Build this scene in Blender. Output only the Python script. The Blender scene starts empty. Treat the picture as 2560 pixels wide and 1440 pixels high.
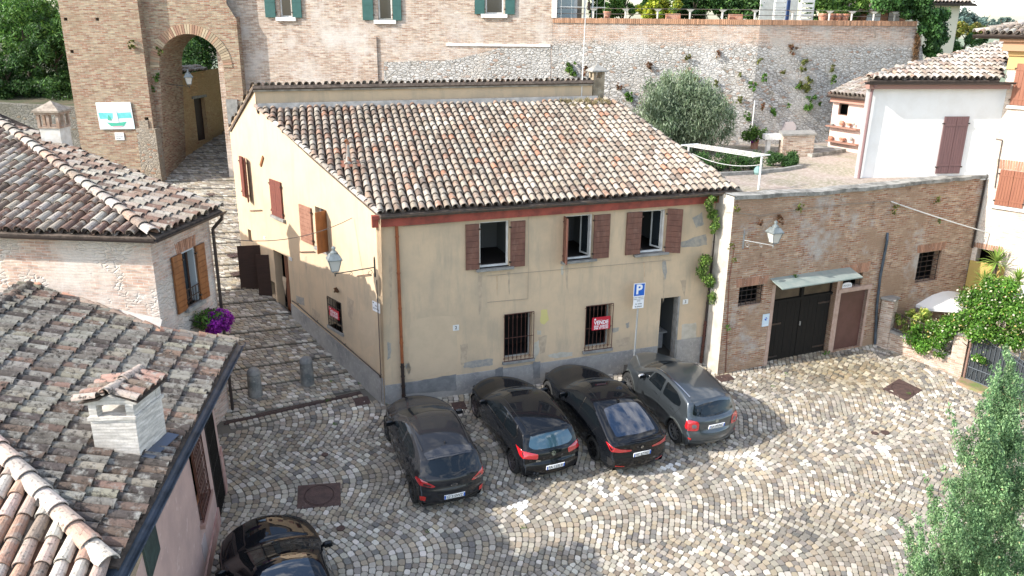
import bpy, bmesh, math, random
import numpy as np
from mathutils import Vector, Matrix
from mathutils.geometry import tessellate_polygon
from mathutils.bvhtree import BVHTree
random.seed(7); RNG = np.random.default_rng(7)
SC = bpy.context.scene; COL = SC.collection
rad = math.radians
# ------------------------------------------------------------ camera
F, PITCH, ROLL, H = 2026., rad(18.33), rad(.554), 10.99
_r0 = Vector((1, 0, 0)); FWD = Vector((0, math.cos(PITCH), -math.sin(PITCH))); _u0 = _r0.cross(FWD)
RT = _r0*math.cos(ROLL)+_u0*math.sin(ROLL); UP = -_r0*math.sin(ROLL)+_u0*math.cos(ROLL)
EYE = Vector((0, 0, H))
cam = bpy.data.cameras.new('camera'); camo = bpy.data.objects.new('camera', cam); COL.objects.link(camo)
m = Matrix((RT, UP, -FWD)).transposed().to_4x4(); m.translation = EYE; camo.matrix_world = m
cam.sensor_width = 36; cam.lens = F/2560*36; cam.clip_start = .1; cam.clip_end = 3000
SC.camera = camo
# ------------------------------------------------------------ sky and sun
SAZ = Vector((-.94, -.345, 0)).normalized(); SEL = rad(33.5)
SDIR = (SAZ*math.cos(SEL)+Vector((0, 0, math.sin(SEL)))).normalized()
w = bpy.data.worlds.new('World'); SC.world = w; w.use_nodes = True
nt = w.node_tree; N = nt.nodes; Lk = nt.links
bg = N['Background']; sky = N.new('ShaderNodeTexSky'); sky.sky_type = 'NISHITA'; sky.sun_disc = False
sky.sun_elevation = SEL; sky.sun_rotation = math.atan2(SAZ.x, SAZ.y) % (2*math.pi)
sky.air_density = 1.0; sky.dust_density = 1.2; sky.ozone_density = 1.0
tc = N.new('ShaderNodeTexCoord'); no = N.new('ShaderNodeTexNoise'); no.inputs['Scale'].default_value = 3.2; no.inputs['Detail'].default_value = 8
no.inputs['Roughness'].default_value = .62
mp = N.new('ShaderNodeMapping'); mp.inputs['Scale'].default_value = (1, 1, 2.6)
cr = N.new('ShaderNodeValToRGB'); cr.color_ramp.elements[0].position = .50; cr.color_ramp.elements[1].position = .72
mx = N.new('ShaderNodeMix'); mx.data_type = 'RGBA'; mx.inputs[7].default_value = (9.6, 9.3, 8.9, 1)
Lk.new(tc.outputs['Generated'], mp.inputs[0]); Lk.new(mp.outputs[0], no.inputs['Vector']); Lk.new(no.outputs['Fac'], cr.inputs[0])
Lk.new(cr.outputs[0], mx.inputs[0]); Lk.new(sky.outputs[0], mx.inputs[6]); Lk.new(mx.outputs[2], bg.inputs[0])
bg.inputs[1].default_value = .15
sun = bpy.data.lights.new('sun', 'SUN'); sun.energy = 3.2; sun.angle = rad(.55); sun.color = (1, .955, .88)
suno = bpy.data.objects.new('sun', sun); COL.objects.link(suno); suno.rotation_euler = SDIR.to_track_quat('Z', 'Y').to_euler()
SC.view_settings.view_transform = 'Standard'; SC.view_settings.look = 'None'; SC.view_settings.exposure = 1.3
SC.cycles.max_bounces = 6; SC.cycles.diffuse_bounces = 3; SC.cycles.glossy_bounces = 3
# ------------------------------------------------------------ projection helpers
GX, GY = -.06, .14
def gz(x, y): return GX*(x+3.7)+GY*(y-21.4)+.25
def ray(x, y): return RT*((x-1280)/F)-UP*((y-720)/F)+FWD
def Z(x, y, z=0):
    d = ray(x, y); return EYE+d*((z-H)/d.z)
def G(x, y, h=0):
    d = ray(x, y); t = (gz(0, 0)+h-H)/(d.z-GX*d.x-GY*d.y); return EYE+d*t
def onplane(x, y, p, n):
    d = ray(x, y); return EYE+d*((p-EYE).dot(n)/d.dot(n))
class Pl:
    """plane frame: O origin, U horizontal, V up along it, N towards the viewer"""
    def __init__(s, a, b, t=None):
        s.O = Vector(a); s.U = (Vector(b)-s.O).normalized()
        tt = Vector(t)-s.O if t is not None else Vector((0, 0, 1))
        s.N = s.U.cross(tt).normalized(); s.V = s.N.cross(s.U).normalized()
        if s.V.z < 0: s.V = -s.V; s.N = -s.N
    def uv(s, P): d = P-s.O; return (d.dot(s.U), d.dot(s.V))
    def hit(s, x, y, d=0): return onplane(x, y, s.O+s.N*d, s.N)
    def px(s, x, y, d=0): return s.uv(s.hit(x, y, d))
    def p(s, u, v, d=0): return s.O+s.U*u+s.V*v+s.N*d
    def rect(s, x0, y0, x1, y1, d=0):
        a = s.px(x0, y0, d); b = s.px(x1, y1, d); return (a[0], b[1], b[0], a[1])   # u0 v0 u1 v1
def ang(a): return Vector((math.cos(rad(a)), math.sin(rad(a)), 0))
# ------------------------------------------------------------ mesh builder
class MB:
    def __init__(s): s.v = []; s.f = []; s.m = []; s.c = []
    def add(s, vs, fs, mat=0, col=None):
        n = len(s.v); s.v += [tuple(x) for x in vs]
        for f in fs: s.f.append([i+n for i in f]); s.m.append(mat); s.c.append(col)
    def quad(s, a, b, c, d, mat=0, col=None): s.add([a, b, c, d], [(0, 1, 2, 3)], mat, col)
    def obox(s, O, a, b, c, mat=0, col=None):
        O = Vector(O); a = Vector(a); b = Vector(b); c = Vector(c)
        if a.cross(b).dot(c) < 0: a, b = b, a
        v = [O, O+a, O+a+b, O+b, O+c, O+a+c, O+a+b+c, O+b+c]
        s.add(v, [(3, 2, 1, 0), (4, 5, 6, 7), (0, 1, 5, 4), (1, 2, 6, 5), (2, 3, 7, 6), (3, 0, 4, 7)], mat, col)
    def pbox(s, pl, r, d0, d1, mat=0, col=None):
        s.obox(pl.p(r[0], r[1], d0), pl.U*(r[2]-r[0]), pl.V*(r[3]-r[1]), pl.N*(d1-d0), mat, col)
    def cyl(s, p0, p1, r0, r1=None, n=10, mat=0, col=None, cap=True):
        p0 = Vector(p0); p1 = Vector(p1); r1 = r0 if r1 is None else r1
        w_ = (p1-p0).normalized(); a = w_.orthogonal().normalized(); b = w_.cross(a)
        vs = []
        for p, r in ((p0, r0), (p1, r1)):
            for i in range(n): t = 2*math.pi*i/n; vs.append(p+(a*math.cos(t)+b*math.sin(t))*r)
        fs = [(i, (i+1) % n, n+(i+1) % n, n+i) for i in range(n)]
        if cap: fs += [tuple(range(n))[::-1], tuple(range(n, 2*n))]
        s.add(vs, fs, mat, col)
    def tube(s, pts, r, n=6, mat=0, col=None):
        for a, b in zip(pts[:-1], pts[1:]): s.cyl(a, b, r, r, n, mat, col)
    def lathe(s, prof, c, n=16, mat=0, col=None, ax=Vector((0, 0, 1))):
        c = Vector(c); a = ax.orthogonal().normalized(); b = ax.cross(a); vs = []
        for r, z in prof:
            for i in range(n): t = 2*math.pi*i/n; vs.append(c+ax*z+(a*math.cos(t)+b*math.sin(t))*r)
        fs = []
        for k in range(len(prof)-1):
            for i in range(n): j = (i+1) % n; fs.append((k*n+i, k*n+j, (k+1)*n+j, (k+1)*n+i))
        s.add(vs, fs, mat, col)
    def prism(s, poly, n, mat=0, col=None):
        """closed polygon (3D points) extruded by vector n"""
        k = len(poly); n = Vector(n); vs = [Vector(p) for p in poly]+[Vector(p)+n for p in poly]
        s.add(vs, [tuple(range(k))[::-1], tuple(range(k, 2*k))]+[(i, (i+1) % k, k+(i+1) % k, k+i) for i in range(k)], mat, col)
    def build(s, name, mats, parent=None, smooth=False, fix=False, world=True):
        me = bpy.data.meshes.new(name); me.from_pydata(s.v, [], s.f)
        if not isinstance(mats, (list, tuple)): mats = [mats]
        for mm in mats: me.materials.append(mm)
        if len(mats) > 1: me.polygons.foreach_set('material_index', s.m)
        if fix:
            b = bmesh.new(); b.from_mesh(me); bmesh.ops.recalc_face_normals(b, faces=b.faces); b.to_mesh(me); b.free()
        if smooth: me.polygons.foreach_set('use_smooth', [True]*len(me.polygons))
        nl = len(me.loops); me.update()
        uv = np.zeros((nl, 2), np.float32); vs = np.array(s.v, np.float32).reshape(-1, 3)
        li = np.zeros(nl, np.int32); me.loops.foreach_get('vertex_index', li)
        nf = len(me.polygons); nr = np.zeros(nf*3, np.float32); me.polygons.foreach_get('normal', nr); nr = nr.reshape(-1, 3)
        ls = np.zeros(nf, np.int32); lt = np.zeros(nf, np.int32); me.polygons.foreach_get('loop_start', ls); me.polygons.foreach_get('loop_total', lt)
        fi = np.repeat(np.arange(nf), lt); T = np.stack([-nr[:, 1], nr[:, 0], nr[:, 2]*0], 1); ln = np.linalg.norm(T, axis=1)
        T[ln < .05] = (1, 0, 0); T /= np.linalg.norm(T, axis=1)[:, None]; B = np.cross(nr, T)
        P = vs[li]; uv[:, 0] = (P*T[fi]).sum(1); uv[:, 1] = (P*B[fi]).sum(1)
        l = me.uv_layers.new(name='UVMap'); l.data.foreach_set('uv', uv.ravel())
        if any(c is not None for c in s.c):
            cc = np.array([c if c is not None else (.5, .5, .5) for c in s.c], np.float32); a = me.color_attributes.new('Col', 'FLOAT_COLOR', 'CORNER')
            out = np.ones((nl, 4), np.float32); out[:, :3] = cc[fi]; a.data.foreach_set('color', out.ravel())
        return link(name, me, parent, world)
def link(name, me, parent=None, world=True):
    o = bpy.data.objects.new(name, me); COL.objects.link(o)
    if parent is not None:
        o.parent = parent
        if world: o.matrix_parent_inverse = wm(parent).inverted()
    return o
def wm(o):
    if o.parent is None: return o.matrix_basis.copy()
    return wm(o.parent) @ o.matrix_parent_inverse @ o.matrix_basis
def tag(o, label, cat, group=None, kind=None):
    if label: o['label'] = label
    if cat: o['category'] = cat
    if group: o['group'] = group
    if kind: o['kind'] = kind
    return o
def thing(name, label, cat, loc, group=None):
    o = bpy.data.objects.new(name, None); COL.objects.link(o); o.location = loc; o.empty_display_size = .2
    return tag(o, label, cat, group)
def struct(o): o['kind'] = 'structure'; return o
def lb(o, label): o['label'] = label; return o
# ------------------------------------------------------------ materials
_M = {}
def nodes(name):
    m_ = bpy.data.materials.new(name); m_.use_nodes = True; t = m_.node_tree
    return m_, t.nodes, t.links, t.nodes['Principled BSDF']
def rgba(c): return (c[0], c[1], c[2], 1)
def mixc(N, L, f, a, b, mode='MIX'):
    x = N.new('ShaderNodeMix'); x.data_type = 'RGBA'; x.blend_type = mode
    for i, v in ((0, f), (6, a), (7, b)):
        if isinstance(v, (tuple, list)): x.inputs[i].default_value = rgba(v)
        elif isinstance(v, (int, float)): x.inputs[i].default_value = v
        else: L.new(v, x.inputs[i])
    return x.outputs[2]
def noise(N, L, vec, sc, det=5, rough=.6, lo=.4, hi=.6):
    n = N.new('ShaderNodeTexNoise'); n.inputs['Scale'].default_value = sc; n.inputs['Detail'].default_value = det; n.inputs['Roughness'].default_value = rough
    if vec is not None: L.new(vec, n.inputs['Vector'])
    r = N.new('ShaderNodeMapRange'); r.inputs[1].default_value = lo; r.inputs[2].default_value = hi; L.new(n.outputs['Fac'], r.inputs[0])
    return r.outputs[0]
def bump(N, L, B, h, strength=.4, dist=.02):
    b = N.new('ShaderNodeBump'); b.inputs['Strength'].default_value = strength; b.inputs['Distance'].default_value = dist
    L.new(h, b.inputs['Height']); L.new(b.outputs[0], B.inputs['Normal'])
def mat(name, c, rough=.7, metal=0, c2=None, vs=4, lo=.4, hi=.62, c3=None, vs3=25, lo3=.58, hi3=.66, attr=False, bmp=0, bs=40, coat=0, spec=None, trans=0, st=None, st3=None):
    if name in _M: return _M[name]
    m_, N, L, B = nodes(name); tc = N.new('ShaderNodeTexCoord'); vec = tc.outputs['Object']
    if st:
        mpp = N.new('ShaderNodeMapping'); mpp.inputs['Scale'].default_value = st; L.new(vec, mpp.inputs[0]); vec = mpp.outputs[0]
    B.inputs['Roughness'].default_value = rough; B.inputs['Metallic'].default_value = metal; B.inputs['Base Color'].default_value = rgba(c)
    base = None
    if attr:
        a = N.new('ShaderNodeAttribute'); a.attribute_name = 'Col'; base = a.outputs['Color']
    if c2 is not None: base = mixc(N, L, noise(N, L, vec, vs, lo=lo, hi=hi), base if base is not None else c, c2)
    v3 = vec
    if st3:
        m3 = N.new('ShaderNodeMapping'); m3.inputs['Scale'].default_value = st3; L.new(vec, m3.inputs[0]); v3 = m3.outputs[0]
    if c3 is not None: base = mixc(N, L, noise(N, L, v3, vs3, 8, .7, lo3, hi3), base if base is not None else c, c3)
    if base is not None: L.new(base, B.inputs['Base Color'])
    if coat: B.inputs['Coat Weight'].default_value = coat; B.inputs['Coat Roughness'].default_value = .015
    if spec is not None: B.inputs['Specular IOR Level'].default_value = spec
    if trans:
        B.inputs['Subsurface Weight'].default_value = 0
        t = N.new('ShaderNodeBsdfTranslucent'); ms = N.new('ShaderNodeMixShader'); ms.inputs[0].default_value = trans
        if base is not None: L.new(base, t.inputs[0])
        else: t.inputs[0].default_value = rgba(c)
        L.new(B.outputs[0], ms.inputs[1]); L.new(t.outputs[0], ms.inputs[2]); L.new(ms.outputs[0], N['Material Output'].inputs[0])
    if bmp: bump(N, L, B, noise(N, L, vec, bs, 6, .65, .2, .8), bmp, .02)
    _M[name] = m_; return m_
def brickmat(name, c1, c2, mortar, stain, st_lo=.5, st_hi=.7, white=None, w_lo=.55, w_hi=.7, rubble=None, r_lo=.5, r_hi=.55, rz=None, bw=.27, rh=.072, dark=None):
    if name in _M: return _M[name]
    m_, N, L, B = nodes(name); tc = N.new('ShaderNodeTexCoord'); uv = tc.outputs['UV']; ob = tc.outputs['Object']
    wob = N.new('ShaderNodeTexNoise'); wob.inputs['Scale'].default_value = 2.2; L.new(ob, wob.inputs['Vector'])
    va = N.new('ShaderNodeVectorMath'); va.operation = 'MULTIPLY_ADD'; va.inputs[1].default_value = (.07, .07, .0); L.new(wob.outputs['Color'], va.inputs[0]); L.new(uv, va.inputs[2])
    br = N.new('ShaderNodeTexBrick'); L.new(va.outputs[0], br.inputs['Vector']); br.inputs['Scale'].default_value = 1
    br.inputs['Brick Width'].default_value = bw; br.inputs['Row Height'].default_value = rh; br.inputs['Mortar Size'].default_value = .0085
    br.inputs['Mortar Smooth'].default_value = .3; br.inputs['Bias'].default_value = 0; br.offset_frequency = 2
    br.inputs['Color1'].default_value = rgba(c1); br.inputs['Color2'].default_value = rgba(c2); br.inputs['Mortar'].default_value = rgba(mortar)
    col = br.outputs['Color']; hgt = br.outputs['Fac']
    # brick to brick tone
    vs = N.new('ShaderNodeMapping'); vs.inputs['Scale'].default_value = (1/bw, 1/rh, 1); L.new(va.outputs[0], vs.inputs[0])
    wn = N.new('ShaderNodeTexNoise'); wn.inputs['Scale'].default_value = .9; wn.inputs['Detail'].default_value = 1; L.new(vs.outputs[0], wn.inputs['Vector'])
    hs = N.new('ShaderNodeMapRange'); hs.inputs[1].default_value = .3; hs.inputs[2].default_value = .7; hs.inputs[3].default_value = .74; hs.inputs[4].default_value = 1.22; L.new(wn.outputs['Fac'], hs.inputs[0])
    mm = N.new('ShaderNodeVectorMath'); mm.operation = 'SCALE'; L.new(col, mm.inputs[0]); L.new(hs.outputs[0], mm.inputs['Scale']); col = mm.outputs[0]
    if rubble:
        vm = N.new('ShaderNodeMapping'); vm.inputs['Scale'].default_value = (5.2, 11, 1); L.new(va.outputs[0], vm.inputs[0])
        v1 = N.new('ShaderNodeTexVoronoi'); v1.feature = 'F1'; v1.inputs['Scale'].default_value = 1; L.new(vm.outputs[0], v1.inputs['Vector'])
        v2 = N.new('ShaderNodeTexVoronoi'); v2.feature = 'DISTANCE_TO_EDGE'; v2.inputs['Scale'].default_value = 1; L.new(vm.outputs[0], v2.inputs['Vector'])
        sx = N.new('ShaderNodeSeparateColor'); L.new(v1.outputs['Color'], sx.inputs[0])
        stc = mixc(N, L, sx.outputs[0], rubble[0], rubble[1])
        gt = N.new('ShaderNodeMapRange'); gt.inputs[1].default_value = .9; gt.inputs[2].default_value = .93; L.new(sx.outputs[1], gt.inputs[0])
        stc = mixc(N, L, gt.outputs[0], stc, rubble[3])
        ed = N.new('ShaderNodeMapRange'); ed.inputs[1].default_value = .02; ed.inputs[2].default_value = .14; L.new(v2.outputs[0], ed.inputs[0])
        stc = mixc(N, L, ed.outputs[0], rubble[2], stc)
        msk = noise(N, L, ob, .45, 5, .65, r_lo, r_hi)
        if rz is not None:
            sp = N.new('ShaderNodeSeparateXYZ'); L.new(tc.outputs['Object'], sp.inputs[0])
            geo = N.new('ShaderNodeNewGeometry'); L.new(geo.outputs['Position'], sp.inputs[0])
            zr = N.new('ShaderNodeMapRange'); zr.inputs[1].default_value = rz[0]; zr.inputs[2].default_value = rz[1]; zr.inputs[3].default_value = 1; zr.inputs[4].default_value = 0; L.new(sp.outputs[2], zr.inputs[0])
            mu = N.new('ShaderNodeMath'); mu.operation = 'MULTIPLY'; L.new(msk, mu.inputs[0]); L.new(zr.outputs[0], mu.inputs[1]); msk = mu.outputs[0]
        col = mixc(N, L, msk, col, stc)
        mh = N.new('ShaderNodeMix'); L.new(msk, mh.inputs[0]); L.new(br.outputs['Fac'], mh.inputs[2])
        inv = N.new('ShaderNodeMath'); inv.operation = 'SUBTRACT'; inv.inputs[0].default_value = 1; L.new(ed.outputs[0], inv.inputs[1]); L.new(inv.outputs[0], mh.inputs[3]); hgt = mh.outputs[0]
    col = mixc(N, L, noise(N, L, ob, .9, 6, .65, st_lo, st_hi), col, stain, 'MIX')
    if white: col = mixc(N, L, noise(N, L, ob, .55, 7, .7, w_lo, w_hi), col, white)
    if dark: col = mixc(N, L, noise(N, L, ob, 1.7, 7, .7, .6, .72), col, dark)
    fine = noise(N, L, ob, 28, 4, .7, .2, .8)
    fr = N.new('ShaderNodeMapRange'); fr.inputs[3].default_value = .82; fr.inputs[4].default_value = 1.16; L.new(fine, fr.inputs[0])
    m2 = N.new('ShaderNodeVectorMath'); m2.operation = 'SCALE'; L.new(col, m2.inputs[0]); L.new(fr.outputs[0], m2.inputs['Scale'])
    L.new(m2.outputs[0], B.inputs['Base Color']); B.inputs['Roughness'].default_value = .9; B.inputs['Specular IOR Level'].default_value = .2
    iv = N.new('ShaderNodeMath'); iv.operation = 'SUBTRACT'; iv.inputs[0].default_value = 1; L.new(hgt, iv.inputs[1])
    bump(N, L, B, iv.outputs[0], .75, .03)
    _M[name] = m_; return m_
TILE = mat('clay_tile', (.4, .2, .12), .9, attr=True, c2=(.37, .34, .29), vs=5, lo=.52, hi=.72, c3=(.07, .06, .05), vs3=13, lo3=.54, hi3=.68, bmp=.5, bs=30, spec=.2)
TILED = mat('clay_tile_lichen', (.4, .2, .12), .92, attr=True, c2=(.30, .29, .26), vs=6, lo=.52, hi=.68, c3=(.04, .035, .03), vs3=10, lo3=.50, hi3=.64, bmp=.6, bs=28, spec=.2)
DARKBASE = mat('roof_underlay', (.06, .045, .035), .95, c2=(.12, .09, .07), vs=8)
PLASTER = mat('ochre_plaster', (.59, .445, .295), .85, c2=(.48, .375, .26), vs=1.1, lo=.42, hi=.68, c3=(.40, .33, .24), vs3=3.4, lo3=.50, hi3=.78, st3=(1, 1, .16), bmp=.15, bs=60, spec=.25)
PLINTH = mat('cement_plinth', (.36, .34, .31), .9, c2=(.25, .245, .235), vs=1.3, lo=.4, hi=.65, c3=(.44, .41, .37), vs3=9, lo3=.5, hi3=.7, bmp=.8, bs=35)
SHUT = mat('brown_shutter', (.17, .072, .048), .6, c2=(.12, .05, .035), vs=7, st=(1, 1, .3), c3=(.235, .125, .09), vs3=9, lo3=.52, hi3=.75)
SHUTO = mat('orange_wood_shutter', (.26, .10, .03), .5, c2=(.18, .065, .02), vs=8, st=(1, 1, .3))
SHUTD = mat('dark_red_shutter', (.20, .055, .035), .65, c2=(.12, .035, .025), vs=18, st=(4, 4, .4))
REDP = mat('red_cornice', (.34, .07, .045), .7, c2=(.2, .045, .03), vs=3)
GUT = mat('grey_gutter', (.12, .115, .11), .45, .5, c2=(.2, .14, .1), vs=6)
GUTB = mat('brown_gutter', (.05, .038, .034), .4, .3)
GUTN = mat('slate_blue_gutter', (.075, .10, .135), .45, .3, c2=(.04, .055, .07), vs=3)
COPPER = mat('copper_pipe', (.36, .12, .045), .5, .35, c2=(.26, .08, .035), vs=5)
IRON = mat('dark_iron', (.035, .032, .03), .55, .4, c2=(.07, .04, .028), vs=8)
RUST = mat('rusty_iron', (.12, .045, .03), .75, .2, c2=(.07, .03, .022), vs=14)
STONE = mat('grey_stone', (.30, .29, .265), .85, c2=(.2, .195, .18), vs=5, bmp=.3)
WHITEP = mat('white_paint', (.72, .71, .68), .6, c2=(.6, .59, .56), vs=5)
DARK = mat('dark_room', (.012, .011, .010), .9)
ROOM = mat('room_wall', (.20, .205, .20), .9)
GLASS = mat('window_glass', (.02, .025, .03), .06, spec=.8)
def glass(name, c, r=.03):
    return mat(name, c, r, spec=.9, coat=.6)
# ------------------------------------------------------------ building helpers
def wallmesh(mb, pl, out, holes=(), depth=.3, mat=0, rmat=None, thick=0):
    """polygon wall in plane pl with holes (lists of uv points); reveals go inward by depth"""
    rmat = mat if rmat is None else rmat
    loops = [[Vector((u, v, 0)) for u, v in out]]+[[Vector((u, v, 0)) for u, v in h] for h in holes]
    flat = [p for l in loops for p in l]
    tr = tessellate_polygon(loops); vs = [pl.p(p.x, p.y) for p in flat]; fs = []
    for t in tr:
        a, b, c = [vs[i] for i in t]
        fs.append(t if (b-a).cross(c-a).dot(pl.N) > 0 else t[::-1])
    mb.add(vs, fs, mat)
    for h in holes:
        k = len(h)
        for i in range(k):
            a, b = h[i], h[(i+1) % k]
            mb.quad(pl.p(*a), pl.p(*b), pl.p(b[0], b[1], -depth), pl.p(a[0], a[1], -depth), rmat)
def rp(r): return [(r[0], r[1]), (r[2], r[1]), (r[2], r[3]), (r[0], r[3])]
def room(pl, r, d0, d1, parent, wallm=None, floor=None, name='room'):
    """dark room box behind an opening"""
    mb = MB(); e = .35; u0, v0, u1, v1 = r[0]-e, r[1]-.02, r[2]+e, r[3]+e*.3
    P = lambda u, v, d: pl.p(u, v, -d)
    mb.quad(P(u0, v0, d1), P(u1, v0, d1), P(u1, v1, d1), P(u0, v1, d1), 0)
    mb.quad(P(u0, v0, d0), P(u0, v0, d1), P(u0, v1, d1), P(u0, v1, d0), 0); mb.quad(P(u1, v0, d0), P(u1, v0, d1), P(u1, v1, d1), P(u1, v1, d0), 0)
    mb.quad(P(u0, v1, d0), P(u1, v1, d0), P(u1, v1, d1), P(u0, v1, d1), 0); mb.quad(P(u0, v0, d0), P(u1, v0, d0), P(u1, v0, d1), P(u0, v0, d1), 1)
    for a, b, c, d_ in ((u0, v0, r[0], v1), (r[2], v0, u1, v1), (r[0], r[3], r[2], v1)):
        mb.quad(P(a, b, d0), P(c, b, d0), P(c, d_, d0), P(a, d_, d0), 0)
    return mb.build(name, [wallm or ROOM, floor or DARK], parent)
def inpoly(x, y, poly):
    c = False; j = len(poly)-1
    for i in range(len(poly)):
        xi, yi = poly[i]; xj, yj = poly[j]
        if (yi > y) != (yj > y) and x < (xj-xi)*(y-yi)/(yj-yi)+xi: c = not c
        j = i
    return c
PAL_MAIN = [((0.312, 0.164, 0.107), 2), ((0.344, 0.221, 0.156), 4), ((0.238, 0.164, 0.123), 4), ((0.312, 0.254, 0.197), 4), ((0.164, 0.123, 0.098), 3), ((0.377, 0.328, 0.271), 2.5), ((0.254, 0.221, 0.172), 3), ((0.115, 0.094, 0.082), 1.2)]
PAL_LEFT = [((0.333, 0.303, 0.259), 3), ((0.229, 0.163, 0.126), 3), ((0.178, 0.115, 0.089), 3.5), ((0.281, 0.237, 0.192), 3), ((0.126, 0.092, 0.074), 2)]
PAL_GREY = [((0.223, 0.209, 0.180), 4), ((0.169, 0.151, 0.130), 4), ((0.144, 0.104, 0.083), 3.5), ((0.086, 0.072, 0.065), 3), ((0.252, 0.230, 0.180), 2), ((0.194, 0.130, 0.101), 1.4)]
PAL_PALE = [((0.386, 0.344, 0.302), 4), ((0.319, 0.269, 0.227), 4), ((0.269, 0.210, 0.168), 3), ((0.420, 0.386, 0.344), 3), ((0.353, 0.244, 0.185), 1)]
def pick(pal, rnd=random):
    t = rnd.random()*sum(p[1] for p in pal)
    for c, w_ in pal:
        t -= w_
        if t <= 0: break
    k = .82+rnd.random()*.36; return (c[0]*k, c[1]*k*(.97+.06*rnd.random()), c[2]*k)
def tiles(name, pl, poly, parent, pal, sp=.235, ex=.36, r=.098, skew=0., lichen=False, palf=None, v_off=0., under=True, jit=.011, slab=.12):
    """half-round clay tiles laid in columns up the slope of plane pl, clipped to the uv polygon"""
    mb = MB(); rnd = random.Random(hash(name) % 1000+5)
    us = [p[0] for p in poly]; vs_ = [p[1] for p in poly]; S = 7
    tilt = .035
    def half(u, v, L, ra, rb, z0, z1, up, col, seg, lip):
        # lower end at v, upper end at v+L ; up=+1 convex cover, -1 channel
        yaw = rnd.uniform(-1, 1)*jit*1.6; du = rnd.uniform(-1, 1)*jit; dz = rnd.uniform(0, .008); V = []
        for rr, vv, zz, k in ((ra, v, z0, 0), (rb, v+L, z1, 1)) + (((ra-.016, v, z0, 0),) if lip else ()):
            for i in range(seg+1):
                t = math.pi*i/seg; V.append(pl.p(u+du+skew*vv+k*yaw-rr*math.cos(t), vv, zz+dz+up*rr*math.sin(t)*(1 if up > 0 else .75)))
        Fc = [(i, i+1, seg+1+i+1, seg+1+i) for i in range(seg)]
        if lip: Fc += [(i+1, i, 2*(seg+1)+i, 2*(seg+1)+i+1) for i in range(seg)]
        mb.add(V, Fc, 0, col)
    n0 = int((min(us)-abs(skew)*max(vs_))/sp)-2; n1 = int((max(us)+abs(skew)*max(vs_))/sp)+2
    for i in range(n0, n1):
        st = rnd.uniform(-.03, .03)
        for j in range(int(min(vs_)/ex)-1, int(max(vs_)/ex)+2):
            v = j*ex+st+v_off+rnd.uniform(-.012, .012); u = i*sp; uu = u+skew*(v+ex/2)
            if inpoly(uu, v+ex*.45, poly):
                mb_c = (palf(uu, v, rnd) if palf else pick(pal, rnd))
                half(u, v, ex+.06, r, r*.84, .075, .045, 1, mb_c, S, True)
            u2 = u+sp/2; uu = u2+skew*(v+ex/2)
            if inpoly(uu, v+ex*.45, poly):
                c = pick(pal, rnd); half(u2, v+.03, ex+.05, r*.92, r*.8, .074, .055, -1, (c[0]*.42, c[1]*.38, c[2]*.36), 4, False)  # channels coloured darker than the covers, painting shade into the gaps
    o = mb.build(name, TILED if lichen else TILE, parent, smooth=False)
    if under:
        b = MB(); b.prism([pl.p(u, v, -slab) for u, v in poly], pl.N*(slab-.004)); b.build('roof_deck', DARKBASE, parent, fix=True)
    return o
def ridge(mb, a, b, pal, r=.13, L=.4, side=None, rnd=random):
    a = Vector(a); b = Vector(b); d = (b-a); n = max(1, int(d.length/L)); d = d/n; w_ = d.normalized()
    s_ = w_.cross(Vector((0, 0, 1))).normalized(); up = s_.cross(w_)
    for k in range(n):
        p0 = a+d*k; p1 = a+d*(k+1)+w_*.06; c = pick(pal, rnd); seg = 8; V = []
        for p, rr, z in ((p0, r*1.08, .03), (p1, r*.9, 0), (p0, r*1.08-.02, .03)):
            for i in range(seg+1):
                t = math.pi*i/seg; V.append(p+s_*(-rr*math.cos(t))+up*(z+rr*math.sin(t)*.85))
        mb.add(V, [(i, i+1, seg+2+i, seg+1+i) for i in range(seg)]+[(i+1, i, 2*(seg+1)+i, 2*(seg+1)+i+1) for i in range(seg)], 0, c)
def eave(pl, u0, u1, v=0, d=0):
    return pl.p(u0, v, d), pl.p(u1, v, d)
def gutter(mb, a, b, r=.07, n=8, mat=0):
    """half-round gutter from a to b"""
    a = Vector(a); b = Vector(b); w_ = (b-a).normalized(); s_ = w_.cross(Vector((0, 0, 1))).normalized()
    V = []
    for p in (a, b):
        for rr in (r, r-.012):
            for i in range(n+1):
                t = math.pi+math.pi*i/n; V.append(p+s_*(rr*math.cos(t))+Vector((0, 0, rr*math.sin(t))))
    k = n+1; Fc = []
    for i in range(n): Fc += [(i, i+1, 2*k+i+1, 2*k+i), (k+i, 3*k+i, 3*k+i+1, k+i+1), (i, k+i, k+i+1, i+1), (2*k+i, 2*k+i+1, 3*k+i+1, 3*k+i)]
    Fc += [(0, 2*k, 3*k, k), (n, k+n, 3*k+n, 2*k+n)]
    mb.add(V, Fc, mat)
def rotu(pl, u, v, ang_, d=0):
    """plane frame hinged at (u,v): swings outwards about the vertical axis by ang degrees (0 = flat along +U)"""
    q = Pl((0, 0, 0), (1, 0, 0)); a = rad(ang_); q.O = pl.p(u, v, d); q.U = pl.U*math.cos(a)+pl.N*math.sin(a); q.V = pl.V.copy(); q.N = q.U.cross(q.V).normalized(); return q
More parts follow.
